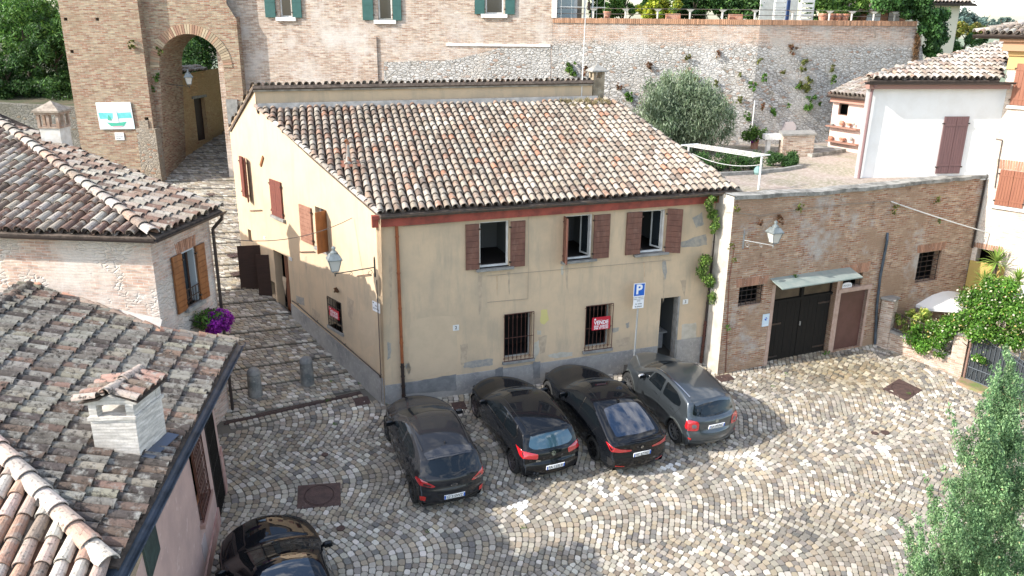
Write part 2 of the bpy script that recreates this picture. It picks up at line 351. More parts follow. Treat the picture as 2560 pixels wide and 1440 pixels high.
def shutter(name, pl, r, parent, m_, d0=.02, t=.04, slats=8, vertical=False, hinge=None, label=None):
    """boarded shutter leaf: frame board + raised boards"""
    mb = MB(); mb.pbox(pl, r, d0, d0+t*.6)
    u0, v0, u1, v1 = r
    if vertical:
        n = slats
        for i in range(n): a = u0+(u1-u0)*i/n; mb.pbox(pl, (a+.004, v0+.004, a+(u1-u0)/n-.004, v1-.004), d0+t*.6+.001, d0+t)
        for f in (.15, .85): v = v0+(v1-v0)*f; mb.pbox(pl, (u0+.002, v-.03, u1-.002, v+.03), d0+t+.001, d0+t+.012)
    else:
        n = slats
        for i in range(n): a = v0+(v1-v0)*i/n; mb.pbox(pl, (u0+.004, a+.006, u1-.004, a+(v1-v0)/n-.006), d0+t*.6+.001, d0+t)
    o = mb.build(name, m_, parent)
    for f in (.12, .88):
        mb2 = MB(); v = v0+(v1-v0)*f; us_ = u0 if hinge != 'r' else u1
        mb2.pbox(pl, (us_-.05 if hinge != 'r' else us_-.02, v-.02, us_+.02 if hinge != 'r' else us_+.05, v+.02), d0+.01, d0+t+.014); mb2.build('hinge', IRON, o)
    if label: lb(o, label)
    return o
def frame(name, pl, r, parent, m_, w_=.05, d0=-.2, t=.05, mid=False, glassm=None):
    mb = MB(); u0, v0, u1, v1 = r
    mb.pbox(pl, (u0, v0, u0+w_, v1), d0, d0+t); mb.pbox(pl, (u1-w_, v0, u1, v1), d0, d0+t)
    mb.pbox(pl, (u0+w_, v0, u1-w_, v0+w_), d0, d0+t); mb.pbox(pl, (u0+w_, v1-w_, u1-w_, v1), d0, d0+t)
    if mid: c = (u0+u1)/2; mb.pbox(pl, (c-w_*.5, v0+w_, c+w_*.5, v1-w_), d0+.001, d0+t-.001)
    o = mb.build(name, m_, parent)
    if glassm:
        g = MB(); g.pbox(pl, (u0+w_*.7, v0+w_*.7, u1-w_*.7, v1-w_*.7), d0+t*.35, d0+t*.5); g.build('pane', glassm, o)
    return o
def grille(name, pl, r, parent, m_, nu=5, nv=2, d=.02, rr=.008, scroll=True, belly=0):
    mb = MB(); u0, v0, u1, v1 = r
    for a, b in (((u0, v0), (u0, v1)), ((u1, v0), (u1, v1)), ((u0, v0), (u1, v0)), ((u0, v1), (u1, v1))): mb.cyl(pl.p(*a, d), pl.p(*b, d), rr*1.8, n=4)
    for i in range(1, nu+1):
        u = u0+(u1-u0)*i/(nu+1); mb.cyl(pl.p(u, v0, d), pl.p(u, v1, d), rr, n=5)
    for j in range(1, nv+1):
        v = v0+(v1-v0)*j/(nv+1); mb.cyl(pl.p(u0, v, d), pl.p(u1, v, d), rr*1.2, n=5)
    if scroll:
        for i in range(nu):
            cu = u0+(u1-u0)*(i+1)/(nu+1)
            for cv in (v1-.13, v0+.10):
                pts = [pl.p(cu+.035*math.cos(t)*(1-t/9), cv+.05*math.sin(t)*(1-t/9), d+.004) for t in [k*.8 for k in range(9)]]; mb.tube(pts, rr*.7, 4)
    for (u, v) in ((u0, v0+.08), (u1, v0+.08), (u0, v1-.08), (u1, v1-.08)): mb.cyl(pl.p(u, v, d), pl.p(u, v, -.03), rr*1.3, n=4)
    return mb.build(name, m_, parent)
_fc = {}
def textmesh(s, size=1., bold=0.0):
    key = (s, bold)
    if key not in _fc:
        c = bpy.data.curves.new('t', 'FONT'); c.body = s; c.size = 1; c.align_x = 'CENTER'; c.align_y = 'CENTER'; c.resolution_u = 3; c.offset = bold
        o = bpy.data.objects.new('t', c); COL.objects.link(o); dg = bpy.context.evaluated_depsgraph_get(); dg.update()
        me = o.evaluated_get(dg).to_mesh(); _fc[key] = ([tuple(v.co) for v in me.vertices], [tuple(p.vertices) for p in me.polygons])
        o.evaluated_get(dg).to_mesh_clear(); bpy.data.objects.remove(o)
    v, f = _fc[key]; return [(x*size, y*size) for x, y, z in v], f
def puttext(mb, pl, s, u, v, size, d, mat=0, bold=0.02, sx=1.):
    vs, fs = textmesh(s, size, bold); mb.add([pl.p(u+x*sx, v+y, d) for x, y in vs], fs, mat)
def fitu(s, width, bold=.02):
    vs, fs = textmesh(s, 1., bold); xs = [x for x, y in vs]; return width/(max(xs)-min(xs)) if xs else 1
# ------------------------------------------------------------ foliage
def leafcloud(name, clumps, n, size, pal, parent=None, m_=None, asp=.5, up=0., surf=.55, seed=1, droop=0., out=.5, tri=False):
    """clumps: (cx,cy,cz,rx,ry,rz,weight). Many small leaf faces through the volume."""
    rg = np.random.default_rng(seed); C_ = np.array([c[:6] for c in clumps], float); W_ = np.array([c[6] if len(c) > 6 else c[3]*c[4]+c[4]*c[5]+c[3]*c[5] for c in clumps], float)
    ci = rg.choice(len(C_), n, p=W_/W_.sum()); d = rg.normal(size=(n, 3)); d /= np.linalg.norm(d, axis=1)[:, None]
    rr = surf+(1-surf)*rg.random(n); rr *= .92+.25*rg.random(n)**3
    P = C_[ci, :3]+d*C_[ci, 3:6]*rr[:, None]
    nrm = d*out+rg.normal(size=(n, 3))*.55; nrm[:, 2] += .25; nrm /= np.linalg.norm(nrm, axis=1)[:, None]
    t = rg.normal(size=(n, 3)); t[:, 2] += up*2.5-droop*2.5; t -= nrm*(t*nrm).sum(1)[:, None]; t /= np.linalg.norm(t, axis=1)[:, None]+1e-9
    b = np.cross(nrm, t); s = size*(.6+.8*rg.random(n)); a = s[:, None]*t; w_ = (s*asp)[:, None]*b
    V = np.stack([P-a*.5, P+w_*.5, P+a*.5, P-w_*.5], 1).reshape(-1, 3).astype(np.float32)
    me = bpy.data.meshes.new(name); me.vertices.add(4*n); me.vertices.foreach_set('co', V.ravel()); me.loops.add(4*n); me.loops.foreach_set('vertex_index', np.arange(4*n, dtype=np.int32))
    me.polygons.add(n); me.polygons.foreach_set('loop_start', np.arange(0, 4*n, 4, dtype=np.int32)); me.polygons.foreach_set('loop_total', np.full(n, 4, np.int32)); me.update(calc_edges=True)
    pw = np.array([p[1] for p in pal], float); pc = np.array([p[0] for p in pal], float); pi = rg.choice(len(pal), n, p=pw/pw.sum())
    cl = .68+.6*np.random.default_rng(seed+1).random(len(C_)); c = pc[pi]*(.75+.5*rg.random(n))[:, None]*cl[ci][:, None]
    cc = np.ones((n, 4), np.float32); cc[:, :3] = c; at = me.color_attributes.new('Col', 'FLOAT_COLOR', 'CORNER'); at.data.foreach_set('color', np.repeat(cc, 4, 0).ravel())
    me.materials.append(m_ or LEAF); me.validate()
    return link(name, me, parent)
LEAF = mat('leaf', (.08, .15, .03), .55, attr=True, trans=.3, spec=.3)
BARK = mat('bark', (.10, .075, .05), .9, c2=(.05, .038, .028), vs=14, bmp=.6)
GREEN = [((.085, .17, .03), 4), ((.13, .24, .045), 3), ((.045, .10, .02), 2.5), ((.2, .3, .06), 1)]
DKGREEN = [((.04, .10, .025), 4), ((.065, .145, .035), 3), ((.022, .055, .016), 2.5), ((.11, .21, .045), 1)]
OLIVE = [((.12, .17, .09), 4), ((.17, .22, .13), 3), ((.06, .10, .045), 3), ((.22, .26, .17), 1)]
CYP = [((.155, .275, .115), 4), ((.22, .36, .165), 3), ((.065, .14, .06), 2.8), ((.30, .43, .21), 1)]
YEL = [((.50, .50, .05), 3), ((.36, .42, .05), 2), ((.18, .28, .03), 2)]
def blobs(c, R, n, r, seed=1, flat=1., lo=.55):
    rg = random.Random(seed); out = []
    for i in range(n):
        d = Vector((rg.gauss(0, 1), rg.gauss(0, 1), rg.gauss(0, 1))).normalized(); k = lo+(1-lo)*rg.random()
        q = r*(.6+.8*rg.random()); out.append((c[0]+d.x*R[0]*k, c[1]+d.y*R[1]*k, c[2]+d.z*R[2]*k, q, q, q*flat))
    return out
def trunk(name, base, top, r0, r1, parent, limbs=0, spread=1., seed=1, m_=None):
    mb = MB(); base = Vector(base); top = Vector(top); rg = random.Random(seed); pts = []
    for k in range(7): t = k/6; pts.append(base.lerp(top, t)+Vector((rg.uniform(-1, 1), rg.uniform(-1, 1), 0))*r0*.5*(k > 0))
    for k in range(6): mb.cyl(pts[k], pts[k+1], r0+(r1-r0)*k/6, r0+(r1-r0)*(k+1)/6, 9, cap=False)
    for i in range(limbs):
        p = pts[2+i % 4]; d = Vector((math.cos(i*2.4), math.sin(i*2.4), .7+.5*rg.random()))*spread
        mid = p+d*.5+Vector((0, 0, .1)); mb.cyl(p, mid, r0*.45, r0*.3, 7, cap=False); mb.cyl(mid, p+d, r0*.3, r0*.1, 6, cap=False)
    return mb.build(name, m_ or BARK, parent, smooth=True)
def tuft(px_, py_, pl, size, pal, label, n=120, name='wall_plant', d=.05, drop=.3, seed=3, leaf=.09, group='weeds growing out of the walls', wide=1.):
    """weed growing out of a wall: a small leafy clump on plane pl"""
    u, v = pl.px(px_, py_); rg = random.Random(seed+int(px_)); cl = []
    for i in range(9):
        q = pl.p(u+rg.uniform(-.55, .55)*size*wide, v+rg.uniform(-.9, .6)*size-drop*size*.3, d+rg.uniform(0, .12)); s = size*rg.uniform(.16, .38); cl.append((q.x, q.y, q.z, s, s*.7, s))
    o = leafcloud(name, cl, n, leaf, pal, surf=.1, seed=seed+int(px_), asp=.45, out=.3)
    return tag(o, label, 'plant', group)
# ============================================================ SETTING: ground
C0 = G(960, 1012); FA = 19.7; SA = 130.
FU = ang(FA); FN = Vector((FU.y, -FU.x, 0)); SD = ang(SA); SL = Vector((-SD.y, SD.x, 0))   # SL: left of the street direction
GM = mat('ground_mortar', (.15, .135, .11), .95, c2=(.09, .082, .068), vs=1.2, lo=.35, hi=.7, c3=(.09, .11, .05), vs3=2.2, lo3=.6, hi3=.75)
STN = mat('cobble_stone', (.3, .28, .25), .8, attr=True, c2=(.20, .165, .12), vs=.45, lo=.52, hi=.85, c3=(.30, .28, .25), vs3=30, lo3=.55, hi3=.75, bmp=.3, bs=45, spec=.35)
mb = MB(); g = []
for x, y in ((-60, -6), (60, -6), (60, 31), (-60, 31)): g.append((x, y, max(-40, gz(x, y)-.012)))
mb.add(g, [(0, 1, 2, 3)]); struct(mb.build('plaza', GM))
mb = MB(); mb.quad((-1500, -900, -30), (1500, -900, -30), (1500, 2500, -30), (-1500, 2500, -30)); struct(mb.build('valley_ground', mat('valley', (.16, .2, .12), .95, c2=(.22, .24, .16), vs=.01)))  # distance haze put into the pale green
STC = [((.40, .36, .295), 5), ((.32, .287, .235), 4), ((.235, .213, .182), 2.8), ((.305, .253, .185), 3), ((.52, .48, .415), 3.4), ((.36, .30, .215), 2), ((.16, .15, .137), 1.4), ((.22, .18, .137), 1.6)]
def stone(mb, q, zf, h, col, rnd, gap=.007):
    """q: 4 xy corners (ccw); rounded octagon top on a low body"""
    cx = sum(p[0] for p in q)/4; cy = sum(p[1] for p in q)/4; out = []
    for i in range(4):
        a, b, c = q[i-1], q[i], q[(i+1) % 4]; r = .12+.14*rnd.random()
        for t in (a, c): out.append((b[0]+(t[0]-b[0])*r, b[1]+(t[1]-b[1])*r))
    jx, jy = rnd.uniform(-.006, .006), rnd.uniform(-.006, .006); V = []; dz = rnd.uniform(-.004, .006); tx, ty = rnd.uniform(-.05, .05), rnd.uniform(-.05, .05)
    for k, s in ((0, .0), (1, .05)):
        for x, y in out:
            dx, dy = x-cx, y-cy; l = math.hypot(dx, dy); f = max(.3, (l-gap)/l)*(1-s); X, Y = cx+jx+dx*f, cy+jy+dy*f
            V.append((X, Y, zf(cx, cy, X, Y)+(h+dz+dx*tx+dy*ty if k else -.008)))
    mb.add(V, [tuple(range(8, 16))]+[(i, (i+1) % 8, 8+(i+1) % 8, 8+i) for i in range(8)], 0, col)
def P2(P): d = Vector(P)-EYE; z = d.dot(FWD); return (1280+F*d.dot(RT)/z, 720-F*d.dot(UP)/z) if z > .1 else (1e6, 1e6)
DR0 = G(905, 985); DR1 = G(560, 1062); DR0.z = gz(DR0.x, DR0.y); DR1.z = gz(DR1.x, DR1.y)
dd = (DR1-DR0); dd.z = 0; DD = dd.normalized(); DNn = Vector((-DD.y, DD.x, 0));  # towards the street?
if DNn.dot(SD) < 0: DNn = -DNn
def behind_drain(x, y): return (Vector((x, y, 0))-Vector((DR0.x, DR0.y, 0))).dot(DNn)
from mathutils import noise as mnoise
rnd = random.Random(11); th = rad(22); A_ = Vector((math.cos(th), math.sin(th), 0)); B_ = Vector((-A_.y, A_.x, 0))
WHITE_SPOTS = [(1500, 1222), (1690, 1180), (1303, 1283), (2222, 1135), (1895, 1153)]
spots = []
for i, (x, y) in enumerate(WHITE_SPOTS):
    p = G(x, y); spots.append(p)
plz = MB(); Wc = 2.75; Rr = Wc*.60; pm = math.asin(.5/.60); dr = .152
o2 = C0.copy(); o2.z = 0
PW_ = 2.9; AM = .74; dr = .168
def fw(b): return AM*abs(math.cos(math.pi*b/PW_))**1.25
def fpos(a, b): return o2+A_*(a+fw(b))+B_*b
for j in range(-90, 150):
    b = -14+rnd.random()*.1
    while b < 15:
        sl_ = (fw(b+.02)-fw(b-.02))/.04; cs_ = 1/math.sqrt(1+sl_*sl_); w_ = rnd.uniform(.135, .185)*cs_*(.8+.2*cs_); b2 = b+w_; a0 = j*dr
        cen = fpos(a0, b)
        if cen.x < -9 or cen.x > 19 or cen.y < 9 or cen.y > 31: b = b2; continue
        if True:
            qs = []
            for bb in (b, b2):
                s1_ = (fw(bb+.03)-fw(bb-.03))/.06; c1_ = 1/math.sqrt(1+s1_*s1_); nrm_ = (A_-B_*s1_)*c1_; P = fpos(a0, bb); P_n = P+nrm_*dr*c1_*.98; qs += [(P.x, P.y), (P_n.x, P_n.y)]
            qs = [qs[0], qs[1], qs[3], qs[2]]; b = b2
            qs = qs[::-1]
            if (Vector(qs[1])-Vector(qs[0])).cross(Vector(qs[2])-Vector(qs[1])) < 0: qs = qs[::-1]
            x = sum(p[0] for p in qs)/4; y = sum(p[1] for p in qs)/4
            if behind_drain(x, y) > -.38 and x < C0.x+.1: continue
            v = Vector((x, y, 0))-o2
            if v.dot(FN) < -.1 and v.dot(FU) > -.2 and v.dot(FU) < 10.6: continue
            X, Y = P2((x, y, gz(x, y)))
            if X < 380 or X > 2700 or Y > 1600 or Y < 780: continue
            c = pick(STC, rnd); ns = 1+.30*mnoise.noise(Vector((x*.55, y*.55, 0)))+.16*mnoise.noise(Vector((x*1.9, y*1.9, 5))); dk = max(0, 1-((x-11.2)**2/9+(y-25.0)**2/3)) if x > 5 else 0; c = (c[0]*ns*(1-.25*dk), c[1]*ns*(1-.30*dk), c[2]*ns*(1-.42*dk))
            for sp_ in spots:
                e = Vector((x, y, 0))-Vector((sp_.x, sp_.y, 0)); a1, b1 = e.dot(FU), e.dot(FN)
                if (abs(b1) < .33 and abs(a1) < .075) or (abs(a1) < .27 and abs(b1+.28) < .08): c = (.72, .70, .66)
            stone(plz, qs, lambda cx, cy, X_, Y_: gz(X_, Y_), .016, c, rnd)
# loose rows of setts between the fan paving and the drain / walls
for j in range(2):
    n = int(dd.length/.16)
    for i in range(n):
        p = DR0+DD*(i*.16); qs = [(p+DD*a-DNn*(.0+b+j*.15)).to_2d()[:] for a, b in ((0, .02), (.15, .02), (.15, .15), (0, .15))]
        stone(plz, qs if (Vector(qs[1])-Vector(qs[0])).cross(Vector(qs[2])-Vector(qs[1])) > 0 else qs[::-1], lambda cx, cy, X_, Y_: gz(X_, Y_), .014, pick(STC, rnd), rnd)
struct(plz.build('plaza_setts', STN))
# ------------------------------------------------------------ stepped street
KS = .19; STEP = 1.02; S0 = 1.0
def syaw(s): return rad(24.7-17*min(1, max(0, (s-1)/13)))
def sz(s):
    s = max(0, s-S0); k = math.floor(s/STEP); return .41+KS*STEP*k+(s-k*STEP)*.145
def sxy(s, q): a = syaw(s); P = C0+SD*s-Vector((math.cos(a), math.sin(a), 0))*q; P.z = 0; return P
def spt(s, q, dz=0): P = sxy(s, q); return Vector((P.x, P.y, sz(s)+dz))
sh = MB(); stt = MB(); rnd = random.Random(5)
for k in range(-1, 26):
    s0 = S0+k*STEP; s1 = s0+STEP
    q0, q1 = (-.05, 6.5) if s1 < 9.4 else (-8.5, 6.5)
    zb = .41+KS*STEP*max(k, 0)
    if k >= 0:
        P = [sxy(s0, q0), sxy(s1, q0), sxy(s1, q1), sxy(s0, q1)]
        zz = [zb-.01, zb+.148-.01, zb+.148-.01, zb-.01]; V = [(p.x, p.y, z) for p, z in zip(P, zz)]; sh.add(V, [(0, 3, 2, 1)])
        sh.add([(P[1].x, P[1].y, zb+.13), (P[2].x, P[2].y, zb+.13), (P[2].x, P[2].y, zb+KS*STEP-.01), (P[1].x, P[1].y, zb+KS*STEP-.01)], [(0, 1, 2, 3)])
        if k == 0: sh.add([(P[0].x, P[0].y, -.3), (P[3].x, P[3].y, -.3), (P[3].x, P[3].y, zb), (P[0].x, P[0].y, zb)], [(0, 1, 2, 3)])
    rows = 7
    for r in range(rows):
        a = s0+.004+r*(STEP-.006)/rows; b = a+(STEP-.006)/rows; q = q0+rnd.random()*.1
        if k < 0: a = S0-.17*(r+1)+.0; b = a+.16
        while q < q1:
            w_ = rnd.uniform(.12, .21); cq = q+w_/2; cs = (a+b)/2; P_ = sxy(cs, cq)
            if k < 0 and behind_drain(P_.x, P_.y) < .19: q += w_; continue
            X, Y = P2((P_.x, P_.y, sz(cs)))
            if 360 < X < 1000 and 250 < Y < 1120:
                zoff = (rnd.uniform(0, .02) if r == 0 else 0)
                qs = [sxy(s_, q_).to_2d()[:] for s_, q_ in ((a, q), (a, q+w_), (b, q+w_), (b, q))]
                if (Vector(qs[1])-Vector(qs[0])).cross(Vector(qs[2])-Vector(qs[1])) < 0: qs = qs[::-1]
                if k < 0: zf = lambda cx, cy, X_, Y_: gz(X_, Y_)
                else: zf = lambda cx, cy, X_, Y_, zb=zb, cs=cs, s0=s0: zb+(cs-s0)*.145+(Vector((X_-cx, Y_-cy, 0))).dot(SD)*.145
                c = pick(STC, rnd)
                stone(stt, qs, zf, .014+zoff, c, rnd, gap=.006)
            q += w_
struct(sh.build('stepped_street', GM)); struct(stt.build('street_setts', STN))
# ------------------------------------------------------------ drain grate and manholes
IRONC = mat('cast_iron_cover', (.10, .06, .05), .75, .2, c2=(.065, .04, .035), vs=7, bmp=.3)
t = thing('drain_channel', 'long rusty slotted drain channel crossing the foot of the stepped street', 'drain', DR0)
L_ = dd.length; mb = MB(); up = Vector((0, 0, 1)); W_ = .17
sl = (DR1.z-DR0.z)/L_; DDz = (DD+up*sl)
mb.obox(DR0-DNn*.02+up*.0, DDz*L_, DNn*.02, up*.026); mb.obox(DR0+DNn*(W_-.02), DDz*L_, DNn*.02, up*.026)
for i in range(int(L_/.045)): mb.obox(DR0+DDz*(i*.045)+DNn*0, DDz*.022, DNn*(W_-.02), up*.022)
mb.build('slotted_grate', IRONC, t); mb = MB(); mb.obox(DR0-up*.01, DDz*L_, DNn*(W_-.02), up*.012); mb.build('channel', DARK, t)
def cover(px_, py_, wx, wy, label, a=FA, rnd_=False, name='manhole_cover', zf=None, grp='iron covers set in the paving'):
    c = G(px_, py_); t = thing(name, label, 'manhole cover', c, grp); u = ang(a); n = Vector((-u.y, u.x, 0)); u = u+up*(GX*u.x+GY*u.y); n = n+up*(GX*n.x+GY*n.y)
    mb = MB(); nn = u.cross(n).normalized()
    if rnd_: mb.lathe([(0, .03), (wx*.8, .03), (wx*.82, .026), (wx, .03), (wx, 0)], c, 20)
    else:
        mb.obox(c-u*wx-n*wy, u*2*wx, n*2*wy, nn*.024)
    mb.build('plate', IRONC, t)
    if not rnd_ and wx > .3:
        m2 = MB(); m2.lathe([(0, .030), (min(wx, wy)*.8, .030), (min(wx, wy)*.8, .024), (min(wx, wy)*.86, .024), (min(wx, wy)*.86, .033), (min(wx, wy)*.9, .033), (min(wx, wy)*.9, .02)], c, 32, ax=nn); m2.build('lid', IRONC, t)
    elif not rnd_:
        m2 = MB()
        for i in range(6): m2.obox(c-u*wx*.85+u*(i*wx*.29)-n*wy*.8, u*wx*.12, n*wy*1.6, nn*.032)
        m2.build('bars', IRONC, t)
    return t
cover(798, 1240, .52, .42, 'large square iron cover with round lid left of the four parked cars', 12)
cover(905, 1004, .22, .2, 'small square iron grate at the corner foot of the yellow house', 25)
cover(2256, 975, .55, .40, 'wide rusty iron cover on the sunny paving near the garden fence', 40)
cover(1812, 946, .28, .17, 'small rusty grate at the foot of the white buttress', 24)
cover(1148, 1016, .2, .2, 'small rusty grate between the first two parked cars by the wall', 20)
cover(2212, 1082, .13, .1, 'small round iron lid, the right one of a close pair on the sunny paving', rnd_=True)
cover(2186, 1084, .1, .1, 'small round iron lid, the left one of a close pair on the sunny paving', rnd_=True)
cover(852, 1322, .1, .1, 'small round iron lid in the shaded paving beside the large square cover', rnd_=True)
cover(812, 1138, .09, .1, 'tiny dark iron lid in the shaded paving before the street drain', rnd_=True)
# street gratings
for (px_, py_, w1, l) in ((600, 686, .3, 'rusty grating on the stepped street beside the open dark doors'), (590, 640, .28, 'rusty grating on the stepped street above the open dark doors'), (540, 492, .35, 'rusty grating on the upper stepped street in the sun')):
    s_ = 9.; 
    for _ in range(40):
        P = Z(px_, py_, sz(s_)); e_ = min((abs((sxy(k*.05, q_*.25)-Vector((P.x, P.y, 0))).length), k*.05) for k in range(20, 480) for q_ in range(-2, 16, 2)) if _ == 0 else None
        best = min(((sxy(s_+d, 0)-Vector((P.x, P.y, 0))).dot(Vector((-math.sin(syaw(s_)), math.cos(syaw(s_)), 0)))**2, s_+d) for d in (-.3, -.1, -.03, 0, .03, .1, .3)); s_ = best[1]
    P.z = sz(s_)+.015; t = thing('street_grating', l, 'grating', P, 'gratings in the stepped street'); mb = MB()
    for i in range(9): mb.obox(P+SL*(-w1+i*w1*.24)-SD*.16, SL*w1*.13, SD*.32+up*.032, up*.02)
    mb.obox(P-SL*w1-SD*.18, SL*2*w1, SD*.03+up*.003, up*.022); mb.obox(P-SL*w1+SD*.15+up*.03, SL*2*w1, SD*.03+up*.003, up*.022); mb.build('bars', IRONC, t)
# ============================================================ YELLOW HOUSE
FP = Pl(C0, C0+FU); SP = Pl(C0, C0-SD)   # facade and street-side planes (SP.U points towards the corner)
E1 = Pl(C0+FN*.28, C0+FN*.28+FU).hit(952, 540); E2 = Pl(C0+FN*.28, C0+FN*.28+FU).hit(1843, 474)
zE = (E1.z+E2.z)/2; E1.z = E2.z = zE
T1 = SP.hit(640, 268); RP = Pl(E1, E2, None); 
nn = (E2-E1).cross(T1-E1).normalized(); RP.N = nn if nn.z > 0 else -nn; RP.U = (E2-E1).normalized(); RP.V = RP.N.cross(RP.U); RP.O = E1
T2 = RP.hit(1530, 253)
house = thing('yellow_house', 'two-storey ochre plastered house with a sloping tiled roof in the middle of the square', 'house', C0)
rr = RP.px
def cut(p): return FP.px(*p)
fz = lambda X, Y: FP.px(X, Y)
fl = FP.uv(C0)[0]; fr_ = FP.px(1797, 500)[0]; ftop = zE-C0.z-.02
w1 = FP.rect(1199, 556, 1273, 665); w2 = FP.rect(1414, 540, 1480, 646); w3 = FP.rect(1599, 528, 1660, 629)
ga = FP.rect(1262, 787, 1329, 892); gb = FP.rect(1466, 766, 1524, 866)
dx0, dy1 = FP.px(1653, 746); dx1 = FP.px(1698, 742)[0]; fd = (dx0, gz(*FP.p(dx0, 0).to_2d())-C0.z-.02, dx1, dy1)
mb = MB(); wallmesh(mb, FP, [(fl, -1.2), (fr_, -1.2), (fr_, ftop), (fl, ftop)], [rp(w1), rp(w2), rp(w3), rp(ga), rp(gb), rp(fd)], .3)
# street side gable
pk = SP.px(636, 212); bk = SP.px(574, 322); e0 = SP.px(952, 548); q1 = SP.px(640, 268)
ub = bk[0]
s3 = SP.rect(787, 515, 822, 628); sd = SP.rect(683, 624, 731, 792); sb = SP.rect(819, 740, 857, 832); sn = SP.rect(909, 798, 927, 836); sv = SP.rect(675, 700, 690, 742); sm = SP.rect(619, 572, 630, 606); s1 = SP.rect(603, 396, 627, 494)
dd2 = SP.rect(645, 618, 664, 742)
S_out = [(ub, -.5), (0, -1.2), (0, ftop), (e0[0], e0[1]-.0), (q1[0], q1[1]-.03), (pk[0], pk[1]-.02), (bk[0], bk[1])]
wallmesh(mb, SP, S_out, [rp(s3), rp(sd), rp(sb), rp(sn), rp(sv), rp(sm)], .28)
# right gable and back, plain
far = FP.p(fr_, -1.2); bkv = SD*0
BL = SP.p(ub, 0); BR = BL+FU*(fr_+.5)
for a, b in ((FP.p(fr_, -1), BR), (BR, BL)):
    a = a.copy(); b = b.copy(); mb.quad((a.x, a.y, -1), (b.x, b.y, -1), (b.x, b.y, 6.2), (a.x, a.y, 5.8))
mb.build('wall', PLASTER, house)
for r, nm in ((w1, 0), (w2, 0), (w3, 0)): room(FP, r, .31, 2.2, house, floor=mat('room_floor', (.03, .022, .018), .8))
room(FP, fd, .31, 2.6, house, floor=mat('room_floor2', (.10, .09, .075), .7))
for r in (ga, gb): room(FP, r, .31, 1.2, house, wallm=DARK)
for r in (s3, sd, sb, sn, sv, sm): 
    if r in (sn,): 
        b_ = MB(); b_.pbox(SP, r, -.3, -.27); b_.build('niche_back', PLASTER, house)
    else: room(SP, r, .29, .9, house, wallm=DARK)
# plinth
mb = MB(); pa = FP.px(1008, 956); pb = FP.px(1745, 850); ph_ = [(pa[1]), (pb[1])]
mb.prism([FP.p(-.02, -1.2, -.05), FP.p(fd[0]-.02, -1.2, -.05), FP.p(fd[0]-.02, pa[1]+(pb[1]-pa[1])*.85, -.05), FP.p(-.02, pa[1]-.02, -.05)], FN*.075)
mb.prism([FP.p(fd[2]+.05, -1.2, -.05), FP.p(fr_, -1.2, -.05), FP.p(fr_, pb[1]+.1, -.05), FP.p(fd[2]+.05, pb[1]+.1, -.05)], FN*.075)
n_ = SP.N; sl0 = SP.px(951, 942); sl1 = SP.px(735, 762)
mb.prism([SP.p(.02, -1.2, -.05), SP.p(.02, sl0[1], -.05), SP.p(sd[2]+.03, sl1[1], -.05), SP.p(sd[2]+.03, -.4, -.05)], n_*.085)
mb.build('plinth', PLINTH, house, fix=True)
# repaired plaster patches, 3 mm proud
def patch(pl, pts, m_, name='plaster_patch', d=.004, parent=None):
    uvs = [pl.px(x, y) for x, y in pts]; rg = random.Random(int(pts[0][0])); out = []
    for i in range(len(uvs)):
        a, b = uvs[i], uvs[(i+1) % len(uvs)]
        for t in (0, .25, .5, .75): out.append((a[0]+(b[0]-a[0])*t+rg.uniform(-.02, .02)*(t > 0), a[1]+(b[1]-a[1])*t+rg.uniform(-.02, .02)*(t > 0)))
    mb = MB(); fl_ = [Vector((u, v, 0)) for u, v in out]; tr = tessellate_polygon([fl_]); vs = [pl.p(u, v, d) for u, v in out]
    mb.add(vs, [t if (vs[t[1]]-vs[t[0]]).cross(vs[t[2]]-vs[t[0]]).dot(pl.N) > 0 else t[::-1] for t in tr]); return mb.build(name, m_, parent or house)
PPAT = mat('pink_plaster', (.56, .43, .29), .9, c2=(.52, .40, .27), vs=3); PWHT = mat('pale_plaster', (.50, .46, .38), .9, c2=(.40, .36, .29), vs=4); PGRY = mat('grey_cement', (.27, .26, .24), .9, c2=(.38, .34, .28), vs=8); PDRK = mat('dark_cement', (.17, .17, .165), .95, c2=(.25, .245, .235), vs=4)
patch(FP, [(1026, 806), (1045, 797), (1100, 790), (1134, 790), (1140, 800), (1145, 880), (1140, 925), (1090, 938), (1015, 948), (1020, 880)], PPAT)
patch(FP, [(1335, 858), (1347, 850), (1348, 880), (1340, 897), (1333, 895)], PWHT); patch(FP, [(1370, 888), (1400, 880), (1432, 880), (1430, 890), (1395, 895), (1372, 893)], PWHT)
patch(FP, [(1160, 908), (1200, 899), (1232, 897), (1232, 912), (1190, 918), (1160, 920)], PGRY); patch(FP, [(1343, 826), (1352, 826), (1354, 836), (1343, 836)], PWHT)
patch(FP, [(1704, 812), (1740, 806), (1742, 848), (1702, 853)], PWHT); patch(FP, [(1700, 605), (1765, 585), (1768, 612), (1735, 617), (1704, 618)], PGRY); patch(FP, [(1730, 545), (1755, 530), (1760, 560), (1740, 570)], PGRY)
patch(FP, [(1564, 809), (1573, 804), (1573, 818), (1566, 820)], PGRY); patch(FP, [(1529, 822), (1548, 818), (1546, 828), (1532, 832)], PGRY); patch(FP, [(1655, 655), (1664, 650), (1668, 680), (1662, 705), (1657, 680)], PGRY)
patch(FP, [(1012, 915), (1022, 905), (1028, 925), (1020, 938)], PGRY); patch(FP, [(968, 855), (978, 858), (976, 895), (968, 900)], PGRY); patch(FP, [(1402, 668), (1410, 662), (1407, 688), (1403, 686)], PWHT)
patch(FP, [(1238, 922), (1257, 916), (1256, 950), (1238, 950)], PDRK, d=.03); patch(FP, [(1332, 905), (1350, 902), (1349, 945), (1332, 945)], PDRK, d=.03); patch(FP, [(1008, 958), (1075, 946), (1140, 934), (1140, 975), (1010, 985)], PDRK, d=.03)
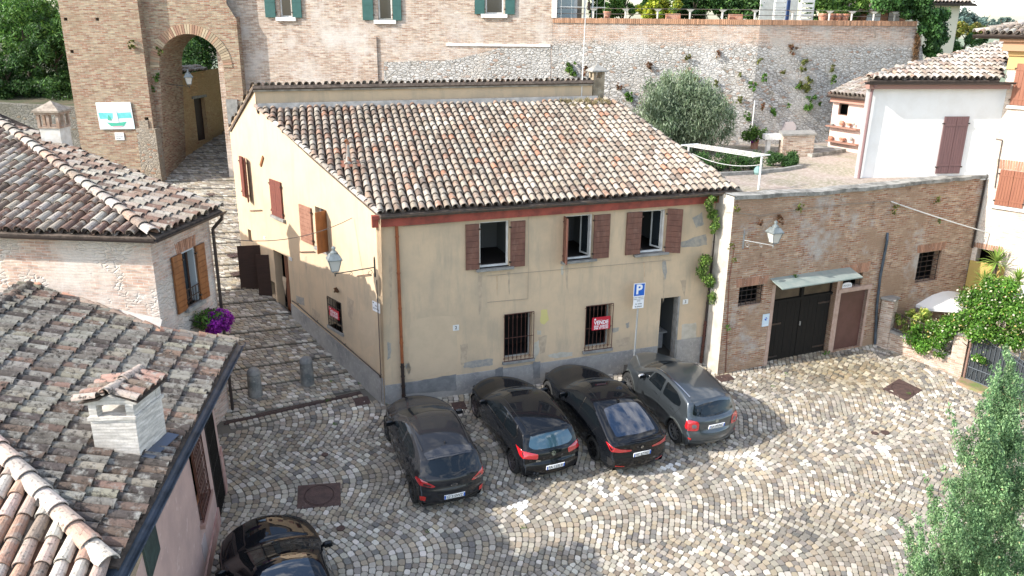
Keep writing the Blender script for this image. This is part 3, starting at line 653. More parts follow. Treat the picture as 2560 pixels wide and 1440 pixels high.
patch(SP, [(899, 775), (928, 780), (940, 800), (938, 860), (915, 872), (896, 840)], PPAT); patch(SP, [(740, 738), (760, 744), (762, 765), (742, 756)], PGRY); patch(SP, [(925, 890), (938, 892), (938, 920), (925, 912)], PPAT)
STN_ = mat('damp_stain', (.40, .31, .22), .9, c2=(.50, .39, .27), vs=6); RST = mat('rust_stain', (.46, .30, .18), .9, c2=(.56, .42, .28), vs=5)
for ps in ([(1196, 684), (1206, 683), (1204, 770), (1198, 800)], [(1268, 680), (1276, 679), (1274, 740)], [(1412, 662), (1421, 661), (1418, 730)], [(1655, 648), (1662, 647), (1661, 730), (1657, 760)], [(1040, 900), (1080, 905), (1070, 930), (1042, 936)], [(1150, 862), (1170, 858), (1166, 905), (1152, 912)], [(1346, 842), (1368, 838), (1362, 880), (1350, 886)], [(972, 640), (980, 640), (979, 760), (974, 820)], [(1540, 850), (1575, 842), (1572, 862), (1545, 868)], [(1700, 700), (1716, 700), (1712, 745)]): patch(FP, ps, STN_, 'wall_stain', d=.0025)
for ps in ([(1607, 655), (1612, 655), (1611, 720)], [(1240, 690), (1244, 690), (1243, 740)]): patch(FP, ps, RST, 'wall_stain', d=.0028)
patch(FP, [(1352, 776), (1368, 772), (1372, 800), (1360, 812), (1350, 805)], mat('yellow_patch', (.58, .50, .20), .9), 'wall_stain')
for ps in ([(760, 640), (768, 642), (767, 690)], [(868, 740), (885, 752), (880, 800), (870, 790)], [(780, 770), (800, 785), (800, 805), (782, 795)], [(705, 690), (716, 695), (714, 740)]): patch(SP, ps, STN_, 'wall_stain', d=.0025)
# cornice and gutter
mb = MB(); mb.prism([FP.p(-.12, ftop-.03, .0), FP.p(fr_+.05, ftop-.03, .0), FP.p(fr_+.05, ftop-.36, .0), FP.p(-.12, ftop-.36, .0)], FN*.13)
mb.prism([FP.p(-.14, ftop-.02, .131), FP.p(fr_+.06, ftop-.02, .131), FP.p(fr_+.06, ftop-.12, .131), FP.p(-.14, ftop-.12, .131)], FN*.09)
mb.build('cornice', REDP, house, fix=True)
mb = MB(); gutter(mb, E1-RP.U*.02+FN*.02-up*.03, E2+RP.U*.12+FN*.02-up*.02, .062); mb.build('gutter', GUT, house, fix=False)
# roof
ul, vl = RP.uv(T1); ur, vr = RP.uv(T2); ue = (E2-E1).length
rpoly = [(.0, -.04), (ue+.02, -.04), (ur+.05, vr), (ul+.02, vr), (ul, vl)]
PK = MB()
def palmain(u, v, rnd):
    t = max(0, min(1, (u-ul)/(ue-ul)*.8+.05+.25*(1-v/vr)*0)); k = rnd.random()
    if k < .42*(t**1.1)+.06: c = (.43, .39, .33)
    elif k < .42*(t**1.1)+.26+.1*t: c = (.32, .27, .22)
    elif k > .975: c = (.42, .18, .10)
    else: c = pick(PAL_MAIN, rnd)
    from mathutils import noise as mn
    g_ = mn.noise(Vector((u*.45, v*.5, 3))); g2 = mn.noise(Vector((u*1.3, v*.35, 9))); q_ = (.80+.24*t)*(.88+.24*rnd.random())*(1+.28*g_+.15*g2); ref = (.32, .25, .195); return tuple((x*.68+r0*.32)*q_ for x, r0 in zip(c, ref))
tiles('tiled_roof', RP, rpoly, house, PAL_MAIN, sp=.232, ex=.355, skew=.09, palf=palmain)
mb = MB(); ridge(mb, E1+RP.N*.03-RP.U*.02, T1+RP.N*.03, PAL_PALE, .09, .36, rnd=random.Random(3)); mb.build('verge_tiles', TILE, house); mb = MB(); ridge(mb, E2+RP.N*.02, T2+RP.N*.02, PAL_PALE, .09, .36, rnd=random.Random(4)); mb.build('verge_tiles', TILE, house)
# parapet (raised back wall) and its coping of tiles
PB = Pl(T1, T1+RP.U); pu0, pv1 = PB.px(636, 216); pu1 = PB.px(1482, 205)[0]; ptop = (PB.px(636, 214)[1]+PB.px(1482, 209)[1])/2
mb = MB(); mb.prism([PB.p(0, -.4, -.02), PB.p(pu1, -.4, -.02), PB.p(pu1, ptop, -.02), PB.p(0, ptop, -.02)], -PB.N*.3); mb.build('parapet', PLASTER, house, fix=True)
mb = MB(); mb.prism([PB.p(-.05, ptop, .05), PB.p(pu1, ptop, .05), PB.p(pu1, ptop-.13, .05), PB.p(-.05, ptop-.13, .05)], -PB.N*.2); mb.build('coping', mat('weathered_coping', (.30, .27, .22), .9, c2=(.17, .15, .12), vs=4), house, fix=True)
bdir = (SP.p(bk[0], bk[1])-SP.p(pk[0], pk[1])); BO = PB.p(-.05, ptop+.02, .0); 
BPl = Pl(BO, BO+RP.U, BO+Vector((bdir.x, bdir.y, bdir.z)))
B3 = BPl; bn = RP.U.cross(bdir).normalized(); B3.N = bn if bn.z > 0 else -bn; B3.U = -RP.U; B3.V = B3.N.cross(B3.U); B3.O = BO
# rear slope: rows run down the back from the parapet
bl_ = 1.0
R3 = Pl(BO, BO+RP.U); R3.N = B3.N; R3.U = RP.U.copy(); R3.V = -(bdir-RP.U*bdir.dot(RP.U)).normalized(); 
if R3.V.z < 0: R3.V = -R3.V
R3.N = R3.U.cross(R3.V).normalized(); 
if R3.N.z < 0: R3.N = -R3.N
R3.O = BO-R3.V*2.2+up*.02
wr_ = (pu1+.05); ubk = (SP.p(bk[0], bk[1])-R3.O).dot(R3.U)
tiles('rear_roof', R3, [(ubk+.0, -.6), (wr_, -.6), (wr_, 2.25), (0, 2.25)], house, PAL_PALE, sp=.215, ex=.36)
mb = MB(); a_, b_ = SP.p(pk[0], pk[1]+.03), SP.p(bk[0], bk[1]+.03)
mb.obox(a_-SP.N*.1, b_-a_, SP.N*.14, up*-.10); mb.build('verge_board', mat('wood_verge', (.25, .16, .09), .8, c2=(.36, .28, .2), vs=6), house)
# mortar flashing at the junction
mb = MB(); mb.prism([RP.p(ul+.05, vr-.10, .05), RP.p(ur-.6, vr-.10, .05), RP.p(ur-.6, vr+.05, .17), RP.p(ul+.05, vr+.05, .17)], up*.04); mb.build('mortar_flashing', PDRK, house, fix=True)
# windows of the facade
SILL = STONE
for i, (r, l, rt_, sill) in enumerate(((w1, (1163, 561, 1197, 672), (1276, 553, 1311, 664), (1193, 668, 1281, 678)), (w2, None, (1485, 537, 1520, 643), (1402, 647, 1483, 657)), (w3, (1567, 531, 1598, 634), None, (1588, 629, 1667, 640)))):
    f_ = frame('window_frame', FP, (r[0]-.0, r[1], r[2], r[3]), house, WHITEP, .055, -.18, .06)
    if l: shutter('shutter', FP, FP.rect(*l), house, SHUT, hinge='r')
    if rt_: shutter('shutter', FP, FP.rect(*rt_), house, SHUT, hinge='l')
    sr = FP.rect(*sill); mb = MB(); mb.pbox(FP, (r[0]-.12, r[1]-.07, r[2]+.12, r[1]), -.18, .12); mb.build('window_sill', SILL, house)
wsh = w2[2]-w2[0]
q = rotu(FP, w2[0]-.02, 0, 180-82); shutter('shutter', q, (0, w2[1], .42, w2[3]), house, SHUT, d0=0, label='brown shutter leaf standing open at a right angle')
q = rotu(FP, w3[2]+.03, 0, 32); shutter('shutter', q, (0, w3[1]-.02, .47, w3[3]+.02), house, SHUT, d0=0, label='brown shutter leaf half open catching the sun')
for r, a_ in ((w2, 105), (w3, 100)):
    q = rotu(FP, r[2]-.05, 0, 180+a_-30, -.2); frame('open_casement', q, (0, r[1]+.06, .42, r[3]-.06), house, WHITEP, .05, 0, .04, glassm=GLASS)
for r, sx in ((ga, 0), (gb, 1)):
    frame('window_frame', FP, r, house, mat('grey_frame', (.30, .30, .28), .7), .04, -.27, .04, mid=False, glassm=None)
    grille('window_grille', FP, (r[0]-.03, r[1]-.02, r[2]+.03, r[3]+.02), house, RUST, 6, 1, .06)
    mb = MB(); mb.pbox(FP, (r[0]-.08, r[1]-.12, r[2]+.08, r[1]-.03), -.2, .08); mb.build('window_sill', SILL, house)
# open front door: desk inside
mb = MB(); mb.pbox(FP, (fd[0]+.33, fd[1], fd[0]+.85, fd[1]+.75), -1.6, -1.15); mb.pbox(FP, (fd[0]+.25, fd[1]+.75, fd[0]+.95, fd[1]+.80), -1.7, -1.05); mb.build('desk', WHITEP, house)
mb = MB(); mb.pbox(FP, (fd[0]+.42, fd[1]+.81, fd[0]+.68, fd[1]+1.15), -1.45, -1.40); mb.build('screen', DARK, house)
mb = MB(); mb.pbox(FP, (fd[2]-.02, fd[1], fd[2]+.04, fd[3]), -.26, .01); mb.pbox(FP, (fd[0]-.1, fd[1]-.14, fd[2]+.1, fd[1]+.02), -.28, .12); mb.build('door_surround', STONE, house)
# pipes
def pipe(name, pl, pts, r, m_, parent, d=.08, brk=True, n=8):
    mb = MB(); P = [pl.p(u, v, d) for u, v in pts]; mb.tube(P, r, n)
    if brk:
        a, b = P[0], P[-1]
        for k in (.1, .35, .6, .85):
            p = a.lerp(b, k); mb.cyl(p-up*.02, p+up*.02, r*1.25, n=n)
    return mb.build(name, m_, parent)
a = FP.px(990, 566); b = FP.px(1001, 905); c = FP.px(1004, 985)
pipe('downpipe', FP, [(a[0], ftop-.25), (a[0]+.02, b[1])], .045, COPPER, house)
pipe('downpipe', FP, [(a[0]+.02, b[1]), (a[0]+.03, c[1]-.2)], .05, IRON, house)
a = FP.px(1784, 500); b = FP.px(1761, 800); c = FP.px(1750, 905)
pipe('downpipe', FP, [(b[0]+.1, ftop-.2), (b[0], b[1])], .042, GUTB, house); pipe('downpipe', FP, [(b[0], b[1]), (b[0]-.04, c[1])], .05, RUST, house)
a = FP.px(1768, 760); pipe('downpipe', FP, [(a[0]+.12, a[1]), (a[0]+.1, c[1])], .05, STONE, house, d=.07)
# side windows
shutter('shutter', SP, SP.rect(601, 389, 618, 493), house, SHUTD, slats=3, vertical=True, d0=.03, label='dark red shutter pair ajar high on the street side'); q = rotu(SP, SP.px(619, 440)[0], 0, 25, .02); shutter('shutter', q, (0, SP.px(610, 495)[1], .34, SP.px(610, 392)[1]), house, SHUTD, slats=3, vertical=True, d0=0)
r = SP.rect(676, 446, 711, 547); m_ = (r[0]+r[2])/2
shutter('shutter', SP, (r[0], r[1], m_-.005, r[3]), house, SHUTD, slats=3, vertical=True, label='closed dark red shutter leaf'); shutter('shutter', SP, (m_+.005, r[1], r[2], r[3]), house, SHUTD, slats=3, vertical=True, hinge='r')
mb = MB(); mb.pbox(SP, (r[0]-.08, r[1]-.10, r[2]+.1, r[1]-.01), -.1, .1); mb.pbox(SP, (s3[0]-.08, s3[1]-.09, s3[2]+.12, s3[1]), -.2, .1); mb.pbox(SP, (sb[0]-.08, sb[1]-.1, sb[2]+.08, sb[1]), -.2, .05); mb.build('window_sill', SILL, house)
frame('window_frame', SP, s3, house, WHITEP, .05, -.2, .05, mid=True, glassm=GLASS)
shutter('shutter', SP, SP.rect(750, 509, 786, 613), house, mat('faded_shutter', (.30, .15, .10), .6, c2=(.24, .11, .07), vs=6), hinge='r', slats=9)
q = rotu(SP, s3[2]-.0, 0, 75, .0); shutter('shutter', q, (0, s3[1], .42, s3[3]), house, SHUTO, d0=0, slats=9)
grille('window_grille', SP, sb, house, IRON, 4, 3, .02, .009, scroll=False)
mb = MB(); u_ = sd[0]+(sd[2]-sd[0])*.02; mb.pbox(SP, (sd[0]+(sd[2]-sd[0])*.35, sd[1], sd[2]-.02, sd[3]), -.27, -.2); 
for k in range(5): mb.pbox(SP, (sd[0]+(sd[2]-sd[0])*(.36+.125*k), sd[1]+.05, sd[0]+(sd[2]-sd[0])*(.36+.125*k)+.09, sd[3]-.05), -.199, -.19)
mb.build('wooden_door', mat('brown_door', (.20, .07, .03), .5, c2=(.13, .045, .02), vs=10, st=(3, 3, .3)), house); mb = MB(); mb.pbox(SP, (sd[0]-.1, sd[1]-.13, sd[2]+.05, sd[1]), -.25, .14); mb.build('door_step', STONE, house)
# open double cellar doors
ddk = mat('dark_door_boards', (.045, .022, .017), .6, c2=(.03, .016, .012), vs=8, st=(.4, .4, 5))
du = SP.px(650, 612)[0]; dv1 = SP.px(648, 612)[1]; dv0 = SP.px(655, 733)[1]
q = rotu(SP, du-.02, 0, 118, .0); sh1 = shutter('cellar_door', q, (0, dv0, .78, dv1), house, ddk, d0=0, slats=9, label='open dark cellar door leaf nearer the street')
q = rotu(SP, SP.px(672, 640)[0], 0, 128, .0); shutter('cellar_door', q, (0, dv0-.22, .46, dv1-.2), house, ddk, d0=0, slats=9)
# black rail pipe above the plinth
mb = MB(); pts = [SP.hit(x, y, .07) for x, y in ((730, 752), (742, 760), (790, 803), (860, 861), (949, 938), (951, 945))]; mb.tube(pts, .018, 6, 0)
for p in pts[1:-1]: mb.cyl(p, p-SP.N*.08, .012, n=5)
mb.build('iron_rail', IRON, house)
mb = MB(); mb.tube([SP.p(-.05, SP.px(945, 700)[1], .03), SP.p(-.05, .1, .03)], .014, 6); mb.build('cable_conduit', GUT, house)
for (x, y, x2, y2) in ((750, 630, 785, 629), (625, 527, 653, 525), (893, 690, 925, 686)):
    mb = MB(); mb.cyl(SP.hit(x, y, .05), SP.hit(x2, y2, .05), .014, n=5); mb.cyl(SP.hit(x, y, .05), SP.hit(x, y, 0), .012, n=5); mb.cyl(SP.hit(x2, y2, .05), SP.hit(x2, y2, 0), .012, n=5); mb.build('wall_iron_bar', RUST, house)
mb = MB(); c_ = SP.px(656, 403); q = Pl(SP.O, SP.O+SP.U); a__ = rad(52)
ux = SP.U*math.cos(a__)+up*math.sin(a__); vx = SP.N; mb.obox(SP.p(c_[0], c_[1], .01)-ux*.22-ux.cross(SP.N)*.05, ux*.44, ux.cross(SP.N)*.1, SP.N*.03); mb.build('wooden_bracket', SHUTO, house)
for pl, x0, y0, x1, y1, s_ in ((FP, 1132, 813, 1147, 825, '2'), (FP, 1707, 749, 1719, 759, '3'), (SP, 723, 641, 731, 653, '3'), (SP, 660, 590, 665, 599, '5')):
    r = pl.rect(x0, y0, x1, y1); mb = MB(); mb.pbox(pl, r, .004, .02); puttext(mb, pl, s_, (r[0]+r[2])/2, (r[1]+r[3])/2, (r[3]-r[1])*.8, .0215, 1); mb.build('house_number', [WHITEP, IRON], house)
# house chimney on the ridge
cb = RP.hit(1504, 250); cw = .46; ch = MB(); cz = 8.95
CH = mat('old_render', (.33, .27, .19), .9, c2=(.20, .16, .11), vs=3, c3=(.42, .37, .28), vs3=8, bmp=.5)
cpt = PB.hit(1504, 158); czt = cpt.z; oo = cb-RP.U*.25-PB.N*.25-up*.5
ch.obox(oo, RP.U*.46, PB.N*.42*-1, up*(czt-.55-cb.z+.5)); 
zt = czt-.55
for a, b in ((0, 0), (.34, 0), (0, .30), (.34, .30)): ch.obox(Vector((oo.x, oo.y, zt))+RP.U*a-PB.N*b, RP.U*.12, -PB.N*.12, up*.28)
oc = ch.build('chimney', CH, house); m2 = MB(); c4 = Vector((oo.x, oo.y, zt+.28))+RP.U*.23-PB.N*.21
bs_ = [c4+RP.U*a*.33+PB.N*b*.31 for a, b in ((-1, -1), (1, -1), (1, 1), (-1, 1))]; m2.add(bs_+[c4+up*.24]+[p-up*.05 for p in bs_], [(0, 1, 4), (1, 2, 4), (2, 3, 4), (3, 0, 4), (0, 5, 6, 1), (1, 6, 7, 2), (2, 7, 8, 3), (3, 8, 5, 0), (5, 8, 7, 6)]); m2.build('chimney_cap', STONE, oc, fix=True)
# vent pipe
vb = RP.hit(872, 418); mb = MB(); mb.cyl(vb-up*.1, vb+up*.72, .05, n=10); mb.lathe([(.11, 0), (.055, .32)], vb+up*.02, 12); mb.cyl(vb+up*.72, vb+up*.80-RP.U*.06, .055, n=10)
vp = mb.build('vent_pipe', mat('rusty_flue', (.30, .29, .27), .5, .4, c2=(.26, .09, .03), vs=2.6, lo=.5, hi=.56), house, smooth=False)
mb = MB(); mb.obox(RP.p(*RP.uv(vb))-RP.U*.28-RP.V*.22+RP.N*.11, RP.U*.6, RP.V*.42, RP.N*.015); mb.build('flashing_plate', mat('copper_plate', (.25, .095, .05), .6, c2=(.18, .07, .04), vs=5), vp)
# dry weeds on the roof
rg = random.Random(3); cl = []
for i in range(26): u = rg.uniform(-1.6, .6); cl.append(tuple(RP.p(ur-.9+u, vr-.15-abs(rg.gauss(0, .25)), .16))+(.12, .12, .09))
tag(leafcloud('roof_weeds', cl, 1500, .16, [((.34, .28, .15), 3), ((.26, .22, .10), 2), ((.40, .33, .2), 1)], asp=.08, up=1.2, surf=.1), 'dry straw-coloured weeds growing on the ridge by the chimney', 'weeds')
# the white buttress side face belongs to the garage building (below)
# ============================================================ GARAGE BLOCK (retaining wall)
BRG = brickmat('brick_garage', (.30, .135, .075), (.46, .32, .21), (.50, .45, .38), (.34, .23, .155), .45, .62, white=(.44, .40, .36), w_lo=.53, w_hi=.64, dark=(.13, .07, .05))
BRL = brickmat('brick_pale', (.33, .21, .15), (.52, .42, .33), (.58, .53, .47), (.44, .35, .28), .5, .75, white=(.60, .55, .50), w_lo=.48, w_hi=.66)
BRT = brickmat('brick_tower', (.29, .145, .09), (.41, .325, .215), (.41, .37, .31), (.30, .22, .145), .50, .8, white=(.44, .35, .26), w_lo=.6, w_hi=.8, dark=(.2, .12, .07))
RUB = brickmat('rubble_wall', (.38, .24, .17), (.50, .36, .27), (.62, .56, .50), (.48, .44, .39), .5, .7, white=(.58, .56, .53), w_lo=.52, w_hi=.7, rubble=((.58, .56, .53), (.40, .385, .36), (.28, .26, .23), (.36, .25, .19)), r_lo=.05, r_hi=.2, rz=(9.9, 10.3), dark=(.2, .18, .14))
RUBL = brickmat('rubble_dark', (.3, .2, .14), (.3, .25, .2), (.3, .28, .25), (.16, .15, .12), .45, .65, rubble=((.30, .28, .25), (.18, .17, .15), (.2, .19, .16), (.25, .18, .12)), r_lo=.0, r_hi=.1, dark=(.08, .08, .06))
BRW = brickmat('brick_whitewashed', (.48, .31, .24), (.56, .43, .34), (.60, .54, .48), (.56, .49, .43), .48, .7, white=(.62, .56, .50), w_lo=.46, w_hi=.62, rubble=((.56, .50, .43), (.46, .38, .31), (.60, .55, .49), (.5, .3, .2)), r_lo=.5, r_hi=.54)
RUB2 = brickmat('rubble_ochre', (.34, .22, .14), (.36, .27, .18), (.38, .33, .27), (.30, .24, .17), .45, .65, rubble=((.42, .36, .29), (.30, .25, .19), (.30, .26, .21), (.34, .2, .13)), r_lo=.2, r_hi=.4, dark=(.16, .13, .09))
Gb0 = G(1793, 938); GP = Pl(Gb0, Gb0+ang(23.8)); garage = thing('brick_garage', 'old brick retaining wall building with black garage doors and a paved yard on top', 'garage', Gb0)
top = [GP.px(x, y) for x, y in ((1820, 494), (2040, 482), (2215, 466), (2300, 456), (2400, 446), (2468, 440))]; gR = top[-1][0]
gtz = sum(t[1] for t in top[:1])
h1 = GP.rect(1849, 719, 1905, 758); h2 = GP.rect(1940, 712, 2071, 868); h2 = (h2[0], gz(*GP.p(h2[0], 0).to_2d())-Gb0.z-.02, h2[2], h2[3]); h3 = GP.rect(2102, 732, 2148, 866); h4 = GP.rect(2110, 688, 2152, 724); h5 = GP.rect(2299, 633, 2342, 700)
mb = MB(); wallmesh(mb, GP, [(0, -1.2), (gR+.3, -1.6), (gR+.3, top[-1][1])]+top[::-1][1:-1]+[(0, top[0][1])], [rp(h) for h in (h1, h2, h3, h4, h5)], .3)
mb.build('wall', BRG, garage)
lw = (Gb0-C0); dist = (lw.dot(FN)); WBUT = mat('white_render', (.50, .465, .41), .9, c2=(.40, .36, .30), vs=2.5, c3=(.56, .53, .48), vs3=8)
Lq = Pl(Gb0, Gb0-GP.N*(-1)); 
mb = MB(); b0 = Gb0; mb.quad(b0-up*1.2, b0-GP.N*1.6-up*1.2, b0-GP.N*1.6+up*top[0][1], b0+up*top[0][1]); mb.obox(b0-up*1.2+GP.U*.02+GP.N*.002, GP.U*.001, -GP.N*.9, up*.5)
mb.build('side_wall', WBUT, garage)
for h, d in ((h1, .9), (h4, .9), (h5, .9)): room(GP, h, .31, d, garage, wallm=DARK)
# garage doors
BLK = mat('black_boards', (.016, .0145, .013), .95, c2=(.022, .019, .016), vs=14, st=(5, 5, .35), spec=.15)
PNK = mat('pink_jamb', (.46, .33, .27), .8, c2=(.38, .26, .2), vs=6); GL2 = mat('dusty_brown_glass', (.055, .035, .02), .35, c2=(.09, .06, .035), vs=3)
mb = MB(); u0, v0, u1, v1 = h2; hd = v1-(v1-v0)*.235; mb.pbox(GP, (u0, v0, u1, v1), -.29, -.22)
mb.pbox(GP, (u0, hd-.04, u1, hd+.05), -.22, -.14); mb.pbox(GP, ((u0+u1)/2-.05, hd+.05, (u0+u1)/2+.05, v1), -.22, -.15)
fo = mb.build('door_frame', BLK, garage)
for k in range(2):
    a = u0+(u1-u0)*k/2+.02; b = u0+(u1-u0)*(k+1)/2-.02; nb = 7; mb = MB()
    for i in range(nb): s_ = (b-a)/nb; mb.pbox(GP, (a+i*s_+.004, v0+.03, a+(i+1)*s_-.004, hd-.05), -.219, -.195-.004*(i % 2))
    o = mb.build('garage_door', BLK, garage)
    for f in (.08, .62) if k == 0 else (.12, .85):
        mb = MB(); v = v0+(hd-v0)*f; mb.pbox(GP, (a+.02, v, a+.55, v+.06) if k == 0 else (b-.55, v, b-.02, v+.06), -.19, -.178); mb.build('strap_hinge', IRON, o)
    mb = MB(); mb.pbox(GP, (a+.08, hd+.08, b-.1, v1-.06), -.215, -.20); mb.build('transom_pane', GL2, garage)
mb = MB(); mb.pbox(GP, ((u0+u1)/2+.05, v0+1.2, (u0+u1)/2+.08, v0+1.35), -.19, -.15); mb.build('door_handle', STONE, garage)
for a, b in ((u0-.14, u0), (u1, u1+.12)): mb = MB(); mb.pbox(GP, (a, v0, b, v1), -.28, .012); mb.build('jamb', PNK, garage)
mb = MB(); sl = GP.N*.62-up*.17; mb.obox(GP.p(u0-.28, v1+.22, 0), GP.U*(u1-u0+.72), sl, up*.035); mb.build('canopy', mat('green_sheet', (.27, .33, .31), .5, .3, c2=(.34, .38, .35), vs=3), garage)
mb = MB(); mb.pbox(GP, h3, -.2, -.12); mb.pbox(GP, (h3[0]+.05, h3[1]+.05, h3[2]-.05, h3[3]-.05), -.12, -.11); mb.build('side_door', mat('brown_steel', (.12, .055, .045), .45, c2=(.10, .045, .035), vs=3), garage)
mb = MB(); mb.pbox(GP, (h3[0]-.12, h3[1], h3[0], h3[3]), -.2, .02); mb.pbox(GP, (h3[2], h3[1], h3[2]+.1, h3[3]), -.2, .02); mb.pbox(GP, (h3[0]-.14, h3[3], h3[2]+.12, h3[3]+.14), -.2, .05); mb.build('door_surround', PNK, garage)
for h, nu, nv in ((h1, 4, 3), (h4, 3, 2), (h5, 3, 5)): grille('window_grille', GP, h, garage, IRON, nu, nv, -.1, .009, scroll=False)
def lintel(pl, r, parent, hgt=.3, m_=None, name='brick_lintel', skew_=.12):
    mb = MB(); n = max(4, int((r[2]-r[0]+.3)/.075)); w0 = r[0]-.12; w1_ = r[2]+.12
    for i in range(n):
        a = w0+(w1_-w0)*i/n; b = a+(w1_-w0)/n-.012; c = (w0+w1_)/2; k = .35*hgt*((a+b)/2-c)/(w1_-w0); t = random.uniform(.75, 1.25)
        mb.prism([pl.p(a, r[3]+.012, -.02), pl.p(b, r[3]+.012, -.02), pl.p(b+k, r[3]+hgt, -.02), pl.p(a+k, r[3]+hgt, -.02)], pl.N*(.028+.006*random.random()), 0, (.36*t, .19*t, .12*t))
    return mb.build(name, m_ or mat('lintel_brick', (.3, .16, .1), .9, attr=True, c3=(.42, .36, .3), vs3=14), parent, fix=True)
lintel(GP, h1, garage); lintel(GP, (h4[0], 0, h4[2]+.1, h4[3]), garage, .34); lintel(GP, h5, garage, .3)
CAP = mat('old_coping', (.34, .33, .30), .9, c2=(.14, .135, .12), vs=3, c3=(.42, .41, .37), vs3=9, bmp=.7)
mb = MB(); rg = random.Random(4); pts = [(0-.05, top[0][1])]+top[1:]+[(gR+.3, top[-1][1])]; fine = []
for a, b in zip(pts[:-1], pts[1:]):
    for t in range(6): k = t/6; fine.append((a[0]+(b[0]-a[0])*k, a[1]+(b[1]-a[1])*k+rg.uniform(-.02, .02), .07+rg.uniform(-.02, .03)))
fine.append((pts[-1][0], pts[-1][1], .07)); V = []; Fc = []
for u, v, d in fine: V += [GP.p(u, v-.07, 0), GP.p(u, v-.07, d), GP.p(u, v+.05, d), GP.p(u, v+.06, -.42), GP.p(u, v-.1, -.42)]
for i in range(len(fine)-1):
    for k in range(4): Fc.append((i*5+k, (i+1)*5+k, (i+1)*5+k+1, i*5+k+1))
mb.add(V, Fc); mb.build('coping', CAP, garage, fix=True)
pp_ = [GP.px(2213, 600), GP.px(2196, 690), GP.px(2188, 760), GP.px(2183, 858)]
mb = MB(); mb.tube([GP.p(u, v, .08) for u, v in pp_], .05, 8); mb.tube([GP.p(pp_[0][0], pp_[0][1], .08), GP.p(pp_[0][0]+.05, pp_[0][1]+.25, 0)], .05, 8); mb.build('downpipe', GUTN, garage)
mb = MB(); mb.tube([GP.p(*GP.px(1836, 612), .02), GP.p(*GP.px(1822, 700), .02), GP.p(*GP.px(1813, 930), .02)], .014, 5); mb.build('thin_pipe', RUST, garage)
# courtyard on top
CY = mat('courtyard_brick', (.30, .24, .20), .95, c2=(.22, .20, .13), vs=.7, lo=.42, hi=.6, c3=(.42, .36, .31), vs3=9, lo3=.45, hi3=.62, bmp=.6, bs=18)
K = Z(1870, 365, 5.8); KD = ang(-3); KR = ang(14); cz_ = 5.86
gt0 = GP.p(0, 0, -.35); gt1 = GP.p(gR+.3, 0, -.35)
cp = [(gt0.x, gt0.y), (gt1.x, gt1.y), (24, 33), (24, 40), ((K+KR*14).x, (K+KR*14).y), (K.x, K.y), ((K-KD*14).x, (K-KD*14).y), (C0+FU*10.7-FN*12).to_2d()[:], (C0+FU*10.7-FN*1.2).to_2d()[:]]
mb = MB(); fl_ = [Vector((x, y, 0)) for x, y in cp]; tr = tessellate_polygon([fl_]); mb.add([(x, y, cz_-.04*(abs(y-24.3) < 1)) for x, y in cp], tr); struct(mb.build('courtyard_ground', CY, fix=False))
# ============================================================ BIG WALLS BEHIND
ruP = Pl(K, K+KD); ruR = Pl(K, K+KR)
rt = thing('rubble_retaining_wall', 'tall pale rubble stone terrace wall with a brick top course behind the yard', 'wall', K)
ta = ruP.px(1382, 50)[0]; tv = ruP.px(1883, 62)[1]; tb = ruR.px(2290, 70)
mb = MB(); wallmesh(mb, ruP, [(ta-.02, -2.5), (0, -2.5), (0, tv), (ta-.02, tv)]); 
rc = [ruR.px(*p) for p in ((2292, 75), (2303, 100), (2308, 150))]
wallmesh(mb, ruR, [(0, -2.5), (rc[2][0], -2.5), rc[2], rc[1], rc[0], (rc[0][0]-.05, tv), (0, tv)]); mb.build('wall', RUB, rt)
mb = MB(); rg = random.Random(9)
for pl, a, b in ((ruP, ta, 0), (ruR, 0, rc[0][0]-.05)):
    n = int((b-a)/.085)
    for i in range(n):
        t = rg.uniform(.75, 1.3); s_ = (b-a)/n; mb.pbox(pl, (a+i*s_, tv, a+(i+1)*s_-.012, tv+.2+rg.uniform(0, .012)), -.28, .03+rg.uniform(0, .015), 0, (.40*t, .22*t, .13*t))
mb.build('brick_coping', mat('coping_brick', (.4, .25, .15), .9, attr=True), rt)
TZ = K.z+tv+.1
mb = MB(); tp = [K-KD*24, K-KD*0, K+KR*9.5, K+KR*9.5+Vector((0, 60, 0)), K-KD*24+Vector((0, 60, 0))]; mb.add([(p.x, p.y+.1, TZ) for p in tp], [(0, 1, 2, 3, 4)]); struct(mb.build('terrace_ground', mat('terrace_soil', (.16, .14, .09), .95, c2=(.08, .12, .04), vs=1)))
